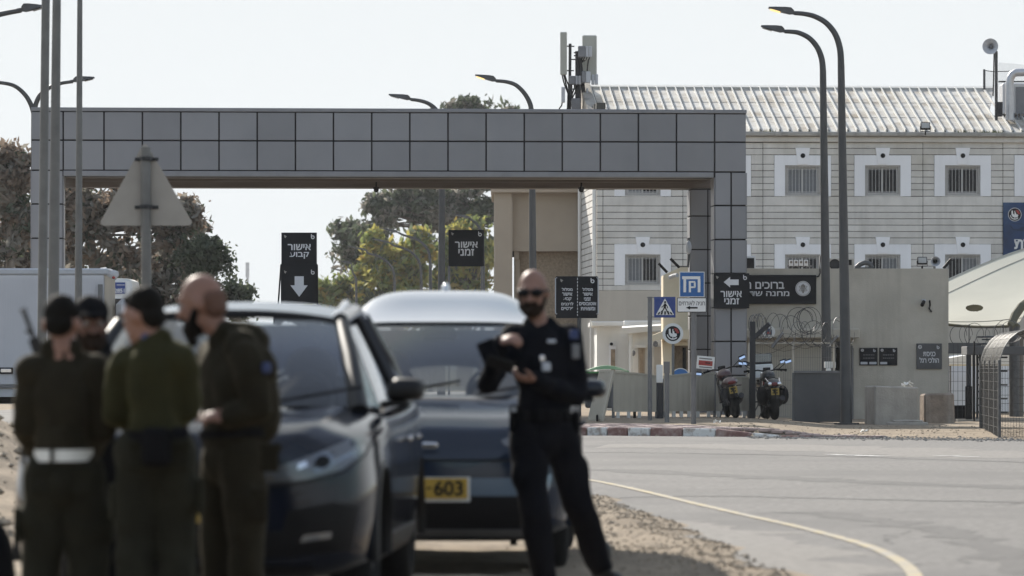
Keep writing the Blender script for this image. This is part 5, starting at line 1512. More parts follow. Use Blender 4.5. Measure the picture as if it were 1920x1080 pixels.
# ------------------------------------------------------------------ box truck and minibus on the left
mk('truck_white', (.56,.56,.59), .45, var=.03, scale=1.0, streak=.08, streak_rgb=(.35,.34,.33))
mk('truck_end', (.50,.43,.34), .6, var=.08, scale=2, streak=.2)
DTk = 90.0
tk = thing('box_truck', 'white box truck with a ribbed side and rounded front corner', 'truck', W(60, 806, DTk))
def TK(x0, x1, y0, y1, D=DTk, dep=2.4): return AB(x0, x1, y0, y1, D, dep)
zbt = W(0,728,DTk).z
MB().box(*TK(-240,196,515,722)).build('cargo_box', mt['truck_white'], tk, bev=.02)
for i in range(96):
    x = -236+i*4.5; MB().box(*TK(x,x+1.1,522,720,DTk-.012,.011)).build('side_rib', mt['truck_white'], tk)
MB().box(*TK(-240,203,503,515.5,DTk-.03,2.45)).build('top_rail', mt['radio'], tk, bev=.03)
MB().box(*TK(-240,196,722.2,728,DTk-.04,2.45)).build('lower_rail', mt['steel'], tk, bev=.01)
fr_ = MB()
fr_.add([W(196,515,DTk),W(216,526,DTk+.5),W(216,724,DTk+.5),W(196,724,DTk),W(196,515,DTk+2.4),W(216,526,DTk+2.0),W(216,724,DTk+2.0),W(196,724,DTk+2.4)],
        [(0,3,2,1),(1,2,6,5),(4,5,6,7),(0,1,5,4),(3,7,6,2)]).build('front_wall', mt['truck_end'], tk)
MB().ell(W(204,516,DTk+1.2), (.16,1.2,.14)).build('front_corner_cap', mt['radio'], tk, smooth=60)
MB().ell(W(213,520.5,DTk+.15), (.035,.03,.03)).build('marker_lamp', mt['red'], tk)
MB().box(*TK(183.5,192,533,650,DTk-.09,.06)).build('grab_post', mt['steel'], tk)
MB().box(*TK(-2,24,689,701,DTk-.05,.04)).build('latch_plate', mt['black'], tk, bev=.01); MB().box(*TK(1,21,691.5,698.5,DTk-.07,.02)).build('latch_handle', mt['chrome'], tk, bev=.008)
MB().box(*TK(-240,190,728.5,744,DTk+.02,.04)).build('side_skirt', mt['radio'], tk)
MB().box(*TK(-240,200,744.5,756,DTk+.3,1.8)).build('chassis', mt['blackm'], tk)
for px in (-150, -60, 150):
    c = W(px, 0, DTk+.35)
    ty = MB().torus((c.x,c.y,.48),.34,.14,(0,1,0),28,10).build('wheel', mt['rubber'], tk, smooth=60); MB().cyl((c.x,c.y-.1,.48),(c.x,c.y+.1,.48),.24,n=24).build('rim', mt['steel'], ty)
MB().box(*TK(216.5,240,560,750,DTk+.25,1.9)).build('cab', mt['truck_white'], tk, bev=.12); MB().box(*TK(222,239,600,660,DTk+.23,.03)).build('cab_window', mt['win_dark'], tk)
mbus = thing('white_minibus', 'white minibus with a navy number sticker showing past the truck', 'minibus', W(235, 790, 97))
bpts = [(180,800-30),(180,521.5),(243,522),(246,526),(249,545),(254,600),(256,770)]
MB().prism([(W(x,y,97).x, W(x,y,97).z) for x, y in bpts], 97, 99).build('body', mt['sign_white'], mbus, bev=.08, smooth=40)
MB().box(*AB(206,234.5,529.5,550.5,96.97,.025)).build('sticker', mt['sign_navy'], mbus)
ptext(mbus, '2851', 214.5, 233.5, 541, 549, 96.965, 'sign_white', .02)
k = MB(); 
for x in np.arange(219,233,2.2): k.box(*AB(x,x+1.5,533.5,535,96.966,.002))
k.build('small_print', mt['sign_white'], mbus)
MB().box(*AB(190,249,560,610,96.97,.02)).build('window', mt['win_dark'], mbus)
for px in (195, 240):
    c = W(px,0,97.1); MB().torus((c.x,c.y,.34),.24,.1,(0,1,0),24,8).build('wheel', mt['rubber'], mbus)
# far thin mast
t = thing('distant_mast', 'faint thin mast far away in the haze beside the pine', 'mast', W(464, 705, 700))
mk('mast_pale', (.55,.56,.57), .8)
MB().cyl((W(464,0,700).x,700,0), W(464,505,700), .35, .2).build('shaft', mt['mast_pale'], t); MB().box(*AB(460.5,467,492,520,700,.5)).build('head', mt['mast_pale'], t)
# ------------------------------------------------------------------ trees
mk('leaf_dark', (.075,.092,.06), .7, var=.35, scale=.8, transl=.42, spec=.3)
mk('leaf_mid', (.11,.13,.08), .7, var=.35, scale=.8, transl=.42, spec=.3)
mk('leaf_brown', (.25,.195,.15), .8, var=.35, scale=.8, transl=.42, spec=.2)
mk('leaf_grey', (.24,.225,.195), .8, var=.3, scale=.8, transl=.42, spec=.2)
mk('leaf_yellow', (.36,.33,.09), .7, var=.3, scale=.6, transl=.5, spec=.3)
mk('leaf_green', (.21,.25,.085), .7, var=.3, scale=.6, transl=.5, spec=.3)
mk('leaf_gold', (.36,.27,.08), .7, var=.3, scale=.6, transl=.5, spec=.3)
mk('bark', (.11,.09,.072), .95, var=.3, scale=4, bump=.6, bscale=14)
mk('bark_pale', (.20,.175,.15), .95, var=.25, scale=4, bump=.5, bscale=14)
def tree(label, D, trunk, lobes, mats, weights, nclump=160, leaves=24, leaf=.16, clump_r=.55, depth=.8, bark='bark', name='tree', group=None, seed=1, elong=1.8, r0=.28, hang=.3):
    """trunk: photo points from the root up; lobes: (px, py, rx, ry, share) ellipses of the crown in photo pixels"""
    g_ = np.random.default_rng(seed); rr = random.Random(seed)
    s = D/F
    p0 = W(*trunk[0], D); zg = gz(p0.x, p0.y)
    t = thing(name, label, 'tree', (p0.x, p0.y, zg), group=group)
    tp = [Vector((p0.x, p0.y, zg-.1))] + [W(*q, D) + Vector((0, rr.uniform(-.4,.4), 0)) for q in trunk[1:]]
    tr = MB().tube(tp, [r0]+[r0*(1-.72*(i+1)/len(tp)) for i in range(len(tp)-1)], 10)
    tr.build('trunk', mt[bark], t, smooth=60)
    cen = []
    tot = sum(l[4] for l in lobes)
    for (px, py, rx, ry, sh) in lobes:
        c = W(px, py, D); n = max(3, int(nclump*sh/tot))
        for _ in range(n):
            d = g_.normal(size=3); d /= np.linalg.norm(d)
            rad = g_.uniform(.05, 1)**.5 * g_.choice([.8,1,1,1.12])
            cen.append((c.x + d[0]*rx*s*rad, c.y + d[1]*min(rx*s, 5)*depth*rad, c.z + d[2]*ry*s*rad))
    # limbs: trunk points to every third clump through a bent midpoint
    lb = MB()
    for i, c in enumerate(cen):
        if i % 2: continue
        c = Vector(c); q = min(tp[1:], key=lambda a: (a-c).length + (3 if a.z > c.z else 0))
        m = (q+c)/2 + Vector((rr.uniform(-.3,.3), rr.uniform(-.3,.3), rr.uniform(-.2,.5)))*(c-q).length*.25
        lb.tube([q, m, c], [r0*.22, r0*.12, r0*.04], 5, cap=False)
    props(lb.build('limbs', mt[bark], t, smooth=60), kind='stuff')
    N = len(cen)*leaves
    idx = np.repeat(np.arange(len(cen)), leaves)
    cc = np.array(cen)[idx]
    crs = (g_.uniform(.35, 1.15, len(cen))**1.3)[idx]*clump_r*1.15
    off = g_.normal(size=(N,3)); off /= np.maximum(1e-6, np.linalg.norm(off, axis=1))[:,None]
    off *= (g_.uniform(0,1,N)**.6*g_.choice([1,1,1,1.5],N))[:,None]*crs[:,None]
    off[:,2] *= .75
    P = cc + off; P[:,2] -= hang*g_.uniform(0,1,N)*crs*.6
    a = g_.normal(size=(N,3)); a[:,2] -= hang*1.5; a /= np.linalg.norm(a,axis=1)[:,None]
    b = np.cross(a, g_.normal(size=(N,3))); b /= np.linalg.norm(b,axis=1)[:,None]
    L = leaf*g_.uniform(.6,1.3,N)[:,None]
    V = np.stack([P-a*L*.5*elong, P-b*L*.35, P+a*L*.5*elong, P+b*L*.35], 1).reshape(-1,3)
    V -= np.array(OFF[t.name])
    me = bpy.data.meshes.new('crown')
    me.vertices.add(4*N); me.vertices.foreach_set('co', V.ravel())
    me.loops.add(4*N); me.loops.foreach_set('vertex_index', np.arange(4*N))
    me.polygons.add(N); me.polygons.foreach_set('loop_start', np.arange(N)*4); me.polygons.foreach_set('loop_total', np.full(N,4))
    for m in mats: me.materials.append(mt[m])
    w = np.array(weights, float); w /= w.sum()
    cm_ = g_.choice(len(mats), len(cen), p=w)[idx]
    lm = g_.choice(len(mats), N, p=w)
    mi = np.where(g_.uniform(size=N) < .7, cm_, lm)
    me.polygons.foreach_set('material_index', mi.astype(np.int32))
    me.update(calc_edges=True); me.validate()
    o = link('crown', me, t); props(o, kind='stuff')
    return t
EU = (['leaf_brown','leaf_grey','leaf_dark'], (.45,.4,.15))
tree('brownish eucalyptus left of the gate, its crown reaching the frame edge', 150, [(10,780),(14,600),(18,480),(22,380)],
     [(22,330,40,60,3),(-40,330,60,70,2),(30,400,45,60,3),(-10,450,70,60,3),(45,300,18,25,.7),(15,285,20,18,.5)], *EU, nclump=127, leaves=34, leaf=.205, clump_r=.44, seed=3, group='eucalyptus trees', bark='bark_pale')
tree('large brownish eucalyptus with a pale leaning limb behind the truck', 152, [(190,780),(184,560),(176,500),(165,440),(158,400)],
     [(170,390,65,60,3),(240,380,60,60,3),(150,450,70,60,3),(230,470,70,60,3.5),(300,430,50,60,2.5),(130,370,35,40,1.5),(330,410,35,45,1.8),(355,400,22,40,1)], *EU, nclump=216, leaves=34, leaf=.205, clump_r=.44, seed=5, group='eucalyptus trees', bark='bark_pale')
tree('grey brown eucalyptus thinning out beside the green pine', 158, [(315,780),(312,620),(308,520),(305,450)],
     [(300,500,60,60,3),(345,470,40,50,2),(270,540,60,50,2.5),(330,560,60,50,2.5),(350,405,20,25,.7),(365,430,22,30,.8)], ['leaf_grey','leaf_brown','leaf_dark'], (.45,.25,.3), nclump=127, leaves=34, leaf=.205, clump_r=.44, seed=8, group='eucalyptus trees')
tree('dark eucalyptus low behind the truck roof at the frame edge', 160, [(60,780),(62,600),(64,520)],
     [(60,470,60,40,2),(110,440,40,60,2),(120,500,50,50,2)], *EU, nclump=124, leaves=31, leaf=.205, clump_r=.45, seed=9, group='eucalyptus trees')
tree('rounded dark green pine right of the brown trees', 150, [(385,780),(384,640),(386,540),(388,480)],
     [(385,470,32,32,2),(410,490,24,30,1.5),(375,510,35,40,2),(400,460,22,18,.8),(355,480,20,40,1)], ['leaf_dark','leaf_mid'], (.6,.4), nclump=94, leaves=46, leaf=.15, clump_r=.36, seed=11, elong=1.4, hang=0)
tree('small dark green pine showing above the bald soldier', 156, [(445,780),(444,660),(444,590)],
     [(445,548,28,18,2),(435,575,40,25,2),(420,545,20,25,1),(458,560,16,25,1)], ['leaf_dark','leaf_mid'], (.6,.4), nclump=54, leaves=43, leaf=.15, clump_r=.36, seed=13, elong=1.4, hang=0)
DK = (['leaf_dark','leaf_mid','leaf_grey'], (.5,.25,.25))
tree('tall dark eucalyptus whose top shows above the gate beam', 315, [(870,745),(872,560),(866,440),(868,330),(872,250)],
     [(875,200,42,22,2),(850,250,70,50,2),(900,290,70,60,2.5),(770,385,60,45,3.2),(715,385,28,25,1),(830,385,60,40,2.5),(900,390,50,45,2.5),(700,430,40,35,1.6),(955,205,18,8,.4),(800,360,60,20,1.4)], *DK, nclump=213, leaves=34, leaf=.40, clump_r=.95, seed=17, r0=.6, group='dark eucalyptus trees')
tree('lower dark eucalyptus with a ragged left edge by the lamp row', 318, [(660,745),(662,600),(664,520)],
     [(662,440,28,28,2),(655,480,24,30,1.5),(690,460,40,40,2),(640,430,14,14,.6),(700,500,50,40,2)], *DK, nclump=94, leaves=34, leaf=.38, clump_r=.85, seed=19, r0=.4, group='dark eucalyptus trees')
YL = (['leaf_green','leaf_yellow','leaf_gold','leaf_mid'], (.42,.3,.1,.18))
tree('yellow green tree low beside the permit lane sign', 306, [(640,745),(642,640),(644,590)],
     [(628,540,26,30,2),(650,560,45,40,2.5),(690,530,45,45,2.5),(615,560,18,30,1),(660,590,60,30,2)], *YL, nclump=114, leaves=46, leaf=.38, clump_r=.75, seed=23, group='yellowing trees', r0=.3)
tree('yellowing tree with a golden top behind the lamp arches', 304, [(745,745),(746,640),(750,560)],
     [(735,480,45,30,2),(770,500,45,45,2.5),(720,540,60,50,2.5),(700,450,16,20,.6),(785,450,30,18,1),(780,560,60,50,2)], ['leaf_green','leaf_yellow','leaf_gold','leaf_mid'], (.32,.34,.2,.14), nclump=133, leaves=46, leaf=.38, clump_r=.75, seed=29, group='yellowing trees', r0=.3)
tree('green yellow tree behind the temporary permit sign', 308, [(880,745),(880,640),(876,560)],
     [(880,440,45,28,2),(900,480,40,50,2.5),(850,510,50,50,2.5),(830,550,40,40,2),(890,560,50,40,2),(820,470,25,30,1)], *YL, nclump=148, leaves=46, leaf=.38, clump_r=.75, seed=31, group='yellowing trees', r0=.3)
hd = MB()
# far hedge closing the view under the crowns
gg = np.random.default_rng(4)
for _ in range(9000):
    x = gg.uniform(-52, -6); y = 330+gg.uniform(-2,2); z = abs(gg.normal())*1.3+.2*math.sin(x)
    a = gg.normal(size=3)*.35; b = gg.normal(size=3)*.3; p = np.array((x,y,max(.1,z)))
    hd.add([p-a, p-b, p+a, p+b], [(0,1,2,3)])
props(hd.build('distant_scrub', [mt['leaf_dark']], origin=(0,0,0)), 'low distant scrub along the far end of the road', 'scrub', kind='stuff')
# ------------------------------------------------------------------ cars: front at the origin, facing -y, built in local metres
mk('paint_navy', (.006,.009,.017), .11, var=.05, spec=.38)
mk('paint_blue', (.012,.020,.036), .1, var=.05, spec=.4)
mk('paint_silver', (.26,.32,.38), .25, coat=1.0, var=.04, metal=.4)
mk('roof_silver', (.46,.48,.51), .12, var=.03)
mk('roof_bluegrey', (.10,.14,.185), .2, var=.03, spec=.4)
mk('trim_black', (.008,.008,.009), .5, spec=.25)
mk('grille_black', (.004,.004,.005), .5, spec=.2)
mk('interior', (.02,.021,.023), .8)
mk('lamp_shell', (.14,.145,.155), .16, metal=.5)
mk('lamp_lens', (.20,.22,.25), .12, metal=.7)
mk('eye_white', (.30,.27,.25), .4)
mk('stubble', (.125,.07,.052), .7, spec=.1)
mk('plate', (.44,.28,.04), .5)

def patch(c00, c10, c11, c01, bulge=(0,0,0), nu=10, nv=10):
    """a curved four cornered sheet"""
    c00, c10, c11, c01 = map(Vector, (c00,c10,c11,c01)); b = Vector(bulge)
    rows = []
    for j in range(nv+1):
        t = j/nv; r = []
        for i in range(nu+1):
            s = i/nu
            p = c00*(1-s)*(1-t)+c10*s*(1-t)+c11*s*t+c01*(1-s)*t
            r.append(p + b*(1-(2*s-1)**2) + b*.25*(1-(2*t-1)**2))
        rows.append(r)
    return rows
def solid(rows, th):
    """give a sheet thickness th (a vector)"""
    mb = MB(); n = Vector(th)
    mb.grid(rows); mb.grid([[p+n for p in r[::-1]] for r in rows])
    edge = [rows[0][i] for i in range(len(rows[0]))] + [r[-1] for r in rows[1:]] + rows[-1][-2::-1] + [r[0] for r in rows[-2:0:-1]]
    mb.grid([edge+[edge[0]], [p+n for p in edge+[edge[0]]]])
    return mb
def conform(bvh, poly, axis, off, th, res=.05):
    """drape a polygon onto the body along an axis: 'f' from the front (x,z), 'r' from +x (y,z), 'l' from -x"""
    bm = bmesh.new()
    to3 = {'f': lambda a, b: Vector((a,-3,b)), 'r': lambda a, b: Vector((4,a,b)), 'l': lambda a, b: Vector((-4,a,b))}[axis]
    dr = {'f': Vector((0,1,0)), 'r': Vector((-1,0,0)), 'l': Vector((1,0,0))}[axis]
    vs_ = [bm.verts.new(to3(a,b)) for a, b in poly]
    bm.faces.new(vs_)
    bmesh.ops.triangulate(bm, faces=bm.faces[:])
    for _ in range(5):
        es = [e for e in bm.edges if e.calc_length() > res]
        if not es: break
        bmesh.ops.subdivide_edges(bm, edges=es, cuts=1)
        bmesh.ops.triangulate(bm, faces=[f for f in bm.faces if len(f.verts) > 3])
    last = None
    hits = []
    for v in bm.verts:
        h = bvh.ray_cast(v.co, dr)
        hits.append(h[0])
    ok = [h for h in hits if h is not None]
    if not ok: ok = [Vector((0,0,0))]
    for v, h in zip(bm.verts, hits):
        q = h if h is not None else min(ok, key=lambda p: (p-v.co).cross(dr).length)
        v.co = (v.co - dr*v.co.dot(dr)) + dr*q.dot(dr) - dr*off
    bmesh.ops.recalc_face_normals(bm, faces=bm.faces)
    mb = MB()
    V = [v.co.copy() for v in bm.verts]
    for i, v in enumerate(bm.verts): v.index = i
    Fc = [tuple(v.index for v in f.verts) for f in bm.faces]
    if sum(f.normal.dot(dr) for f in bm.faces) > 0: Fc = [f[::-1] for f in Fc]
    n = len(V)
    mb.add(V + [p + dr*th for p in V], Fc + [tuple(i+n for i in f[::-1]) for f in Fc])
    side = []
    for e in bm.edges:
        if len(e.link_faces) == 1: side.append((e.verts[0].index, e.verts[1].index, e.verts[1].index+n, e.verts[0].index+n))
    b = len(mb.v)-2*n
    mb.f += [tuple(i+b for i in f) for f in side]; mb.m += [0]*len(side)
    bm.free()
    return mb
def mirror(poly): return [(-a, b) for a, b in poly][::-1]

def car(name, label, loc, yaw, K):
    t = thing(name, label, 'car', loc, yaw if yaw else 1e-6, None)
    OFF[t.name] = Vector((0,0,0))
    sc = K['half']/.91; dz = K.get('dz', 0)
    st = K['st']
    secs = []
    for y, w, zb_, zs, zt in st:
        zm = zb_ + (zs-zb_)*.45
        half = [(0,zb_),(.55*w,zb_),(.86*w,zb_+.01),(.97*w,zb_+.10),(1.0*w,zm),(1.0*w,zm+(zs-zm)*.4),(.975*w,zs-.05),(.955*w,zs),(.91*w,zs+(zt-zs)*.45),(.80*w,zt-.035),(.72*w,zt-.004),(.66*w,zt+.004),(.5*w,zt-.012),(.25*w,zt-.004),(0,zt)]
        ring_ = [(x,z) for x, z in half] + [(-x,z) for x, z in half[-2:0:-1]]
        secs.append([Vector((x*sc, y, z+dz)) for x, z in ring_])
    mb = MB(); n = len(secs[0])
    V = [p for s_ in secs for p in s_]
    Fc = []
    for i in range(len(secs)-1):
        for j in range(n):
            j2 = (j+1) % n
            Fc.append((i*n+j, i*n+j2, (i+1)*n+j2, (i+1)*n+j))
    Fc.append(tuple(range(n-1,-1,-1))); Fc.append(tuple((len(secs)-1)*n+j for j in range(n)))
    mb.add(V, Fc)
    body = mb.build('body', [mt[K['paint']], mt['trim_black']], t, smooth=60, fixn=True)
    nr = len(secs[0]); hn = len(half)
    ca = body.data.attributes.new('crease_edge', 'FLOAT', 'EDGE')
    for e in body.data.edges:
        (i0, j0), (i1, j1) = [divmod(v, nr) for v in e.vertices]
        f0, f1 = min(j0, nr-j0), min(j1, nr-j1)
        if j0 == j1 and f0 in (1, 3, 5, 6, 9, 10): ca.data[e.index].value = {1:.5, 3:.6, 5:.6, 6:.75, 9:.35, 10:.8}[f0]
        elif i0 == i1 and i0 in (2, 3) and min(f0, f1) >= 7: ca.data[e.index].value = .65
        elif i0 == i1 == 6 and min(f0, f1) >= 7: ca.data[e.index].value = .6
    md = body.modifiers.new('s', 'SUBSURF'); md.levels = md.render_levels = 2
    wy, wr = K['wheels'], K['wr']
    cut = MB()
    for y in wy:
        for s_ in (-1, 1): cut.cyl((s_*(K['half']-.32), y, wr), (s_*(K['half']+.2), y, wr), wr+.065, n=36)
    cu = cut.build('cutter', mt['trim_black'], t, fixn=True)
    bo = body.modifiers.new('b', 'BOOLEAN'); bo.operation = 'DIFFERENCE'; bo.object = cu; bo.solver = 'EXACT'
    bpy.context.view_layer.update()
    dg = bpy.context.evaluated_depsgraph_get()
    me = bpy.data.meshes.new_from_object(body.evaluated_get(dg))
    body.modifiers.clear(); bpy.data.objects.remove(cu)
    body.data = me; me.shade_smooth(); me.set_sharp_from_angle(angle=R(38))
    if len(me.materials) < 2: me.materials.append(mt['trim_black'])
    bvh = BVHTree.FromPolygons([v.co.copy() for v in me.vertices], [tuple(p.vertices) for p in me.polygons])
    for y in wy:
        for s_ in (-1, 1):
            x = s_*(K['half']-.165)
            ty = MB().torus((x,y,wr), wr-.085, .10, (1,0,0), 36, 12, 1.1).build('wheel', mt['rubber'], t, smooth=60)
            rm = MB().ring((x-.07,y,wr), wr-.17, wr-.10, axis=(1,0,0), th=.15)
            for k in range(10):
                an = 2*math.pi*k/10; rm.bar((x+s_*.075,y,wr), (x+s_*.06,y+(wr-.12)*math.cos(an),wr+(wr-.12)*math.sin(an)), .045, .03, up=(1,0,0))
            rm.cyl((x-.05,y,wr),(x+s_*.085,y,wr), .07)
            rm.build('rim', mt['steel'], ty)
            # arch lip
            P = [(s_*(K['half']-.035), y+(wr+.085)*math.cos(a), wr+(wr+.085)*math.sin(a)) for a in np.linspace(-.12, math.pi+.12, 25)]
            MB().tube(P, .028, 6).build('arch_lip', mt[K.get('lip','trim_black')], t, smooth=60)
            MB().cyl((s_*(K['half']-.42),y,wr+.10),(s_*(K['half']-.38),y,wr+.10), wr-.05, n=30).build('wheel_well', mt['grille_black'], t)
    # greenhouse -----------------------------------------------------
    g = K['glass']
    xa, ya, za = g['abase']; xt, yt, zt = g['atop']; xr, yr, zr = g['rtop']; xq, yq, zq = g['rbase']
    gm = mt[K.get('glassm','glass_clear')]
    wb = (0,-g.get('bow',.2),0)
    MB().grid(patch((-xa,ya,za),(xa,ya,za),(xt,yt,zt),(-xt,yt,zt), wb, 16, 12)).build('windscreen', gm, t, smooth=180)
    MB().grid(patch((xq,yq,zq),(-xq,yq,zq),(-xr,yr,zr-.02),(xr,yr,zr-.02), (0,.12,0), 12, 8)).build('rear_window', mt[K['rearglass']] if K.get('rearglass') else gm, t, smooth=180)
    cr = g.get('crown', .06)
    rows = []
    for j in range(25):
        v = j/24; y = yt+(yr-yt)*v; z = zt+(zr-zt)*v + g.get('arch',.05)*math.sin(math.pi*v); x = xt+(xr-xt)*v
        r = []
        for i in range(19):
            u = -1+2*i/18
            cv = g.get('lip', cr) + (cr-g.get('lip', cr))*sstep(0, .34, v)
            r.append(Vector((u*(x+.02), y - .10*(1-u*u)*max(0, 1-v*6), z + cv*(1-abs(u)**g.get('sq',2.6)))))
        rows.append(r)
    rf = solid(rows, (0,0,-.035)).build('roof', mt[K['roof']], t, smooth=50)
    MB().tube([(u*(xt), yt-.10*(1-u*u)-.015, zt-.012+g.get('lip', cr)*(1-abs(u)**g.get('sq',2.6))*.9) for u in np.linspace(-1,1,15)], .022, 6).build('windscreen_header', mt['trim_black'], t, smooth=60)
    ym = ya + (yq-ya)*.52
    zbelt = g['belt']
    xs_ = g['xbelt']
    for s_ in (-1, 1):
        A0, A1 = Vector((s_*xa,ya,za)), Vector((s_*xt,yt,zt)); D0, D1 = Vector((s_*xq,yq,zq)), Vector((s_*xr,yr,zr))
        MB().tube([A0+Vector((s_*.02,-.05,-.03)), A0*.5+A1*.5+Vector((s_*.015,-.03,.02)), A1+Vector((s_*.0,.02,0))], [.05,.045,.04], 8).build('front_pillar', mt['trim_black'], t, smooth=60)
        MB().tube([A1, (A1*.5+D1*.5)+Vector((s_*.015,0,g.get('arch',.05)*1.0)), D1], .045, 8).build('roof_side', mt[K['paint']], t, smooth=60)
        MB().tube([D1, D0*.5+D1*.5+Vector((s_*.03,.03,0)), D0+Vector((s_*.03,.0,-.05))], [.06,.09,.13], 8).build('rear_pillar', mt[K['paint']], t, smooth=60)
        b0, b1 = Vector((s_*xs_,ya+.28,zbelt)), Vector((s_*xs_,yq-.25,zbelt+.06))
        t0, t1 = A1+Vector((s_*.03,.18,-.03)), D1+Vector((s_*.03,-.1,-.04))
        bm_, tm_ = b0*.5+b1*.5, t0*.5+t1*.5+Vector((0,0,.03))
        MB().grid(patch(b0, bm_, tm_, t0, (s_*.02,0,0), 8, 6)).build('front_window', gm, t, smooth=180)
        MB().grid(patch(bm_, b1, t1, tm_, (s_*.02,0,0), 8, 6)).build('rear_door_window', gm, t, smooth=180)
        MB().grid(patch(A0+Vector((0,.05,0)), b0, t0, A1, (0,0,0), 4, 4)).build('quarter_light', gm, t)
        MB().bar(bm_+Vector((s_*.015,0,0)), tm_+Vector((s_*.015,0,0)), .06, .07).build('door_pillar', mt['trim_black'], t)
        MB().tube([b0+Vector((s_*.015,-.1,0)), bm_+Vector((s_*.02,0,0)), b1+Vector((s_*.015,0,0))], .016, 6).build('belt_strip', mt['chrome' if K.get('chrome') else 'trim_black'], t)
        if K.get('rails'):
            rl = K['rails']
            P = [A1+Vector((-s_*.05,.12,.01)), A1+Vector((-s_*.03,.28,rl)), A1*.5+D1*.5+Vector((-s_*.03,0,rl+g.get('arch',.05))), D1+Vector((-s_*.03,-.25,rl)), D1+Vector((-s_*.05,-.08,.01))]
            MB().tube(P, .022, 8).build('roof_rail', mt['roof_silver'], t, smooth=60)
        # mirrors
        mx = s_*(K['half']+K.get('mo',.035)); my, mz = ya+.42, g['belt']+K.get('mz',.09)
        mo = MB().add([(mx+s_*q[0], my+q[1], mz+q[2]) for q in ((-.10,-.02,-.065),(.10,.0,-.06),(.115,.0,.02),(.09,.0,.068),(-.07,-.01,.075),(-.105,-.02,.02),
                       (-.07,-.09,-.04),(.06,-.085,-.035),(.075,-.085,.01),(.055,-.08,.04),(-.05,-.085,.045),(-.075,-.09,.01))],
                      [(0,1,2,3,4,5),(11,10,9,8,7,6)]+[(i,(i+1)%6,(i+1)%6+6,i+6) for i in range(6)]).build('door_mirror', mt[K.get('mirror','trim_black')], t, bev=.022, smooth=60, fixn=True)
        MB().ell((mx,my+.004,mz), (.088,.008,.052)).build('mirror_glass', mt['mirror_glass'], mo, smooth=60)
        MB().bar((s_*(xs_-.0),my+.02,mz-.075), (mx,my,mz-.06), .08, .035).build('mirror_stalk', mt['trim_black'], mo)
        MB().obox((mx-s_*.05,my-.03,mz-.07), (.14,.06,.025)).build('mirror_base', mt['trim_black'], mo, bev=.01)
    # interior
    MB().obox((0, ya+.42, za-.10), (xa*1.8,.62,.14)).build('dashboard', mt['interior'], t, bev=.04)
    for s_ in (-1, 1):
        cx = s_*.37; cy = ya+1.25
        se = MB().obox((cx,cy,.86+dz*.5), (.48,.14,.68), Matrix.Rotation(-.2,3,'X'), .82).build('front_seat', mt['interior'], t, bev=.05)
        MB().ell((cx,cy+.15,za+.19), (.145,.07,.12)).build('headrest', mt['interior'], se, smooth=60)
        MB().ell((s_*.37,yq-.75,za+.10), (.13,.06,.09)).build('rear_headrest', mt['interior'], t, smooth=60)
    MB().obox((0,yq-.7,.84), (1.25,.14,.5), Matrix.Rotation(-.2,3,'X')).build('rear_bench', mt['interior'], t, bev=.05)
    MB().torus((.37,ya+.62,za+.02), .18, .016, (0,-.9,.45), 26, 8).build('steering_wheel', mt['interior'], t, smooth=60)
    MB().obox((0,yt-.06,zt-.055), (.24,.05,.08)).build('inner_mirror', mt['trim_black'], t, bev=.015)
    for s_ in (-.32, .28):
        P = [(s_+i*.07*(1 if s_ < 0 else 1), ya-.115-.03*0+.012*i-.08, za+.015+.012*i) for i in range(8)]
        MB().tube(P, .008, 5).build('wiper', mt['trim_black'], t)
    # draped pieces
    for nm, poly, ax, off, th, mat, kids in K['drape']:
        o = conform(bvh, poly, ax, off, th).build(nm, mt[mat], t, smooth=40)
    # door seams and handles on both sides
    for ax, s_ in (('r',1),('l',-1)):
        yA, yB, yC = ya+.12, ym-.05, wy[1]-.35
        for y0 in (yA, yB, yC):
            conform(bvh, [(y0,.36+dz),(y0+.012,.36+dz),(y0+.012,zbelt-.04),(y0,zbelt-.04)], ax, .002, .004, .12).build('door_gap', mt['grille_black'], t)
        for y0 in (yB-.24, yC-.12):
            h = bvh.ray_cast(Vector((s_*4,y0,zbelt-.16)), Vector((-s_,0,0)))[0]
            if h: MB().obox(h+Vector((s_*.022,0,0)), (.03,.2,.03)).build('door_handle', mt[K.get('handle',K['paint'])], t, bev=.01)
        conform(bvh, [(wy[0]+wr+.1,.26+dz),(wy[1]-wr-.1,.26+dz),(wy[1]-wr-.1,.40+dz),(wy[0]+wr+.1,.40+dz)], ax, .012, .02, .15).build('sill_cladding', mt['trim_black'], t)
    return t, bvh

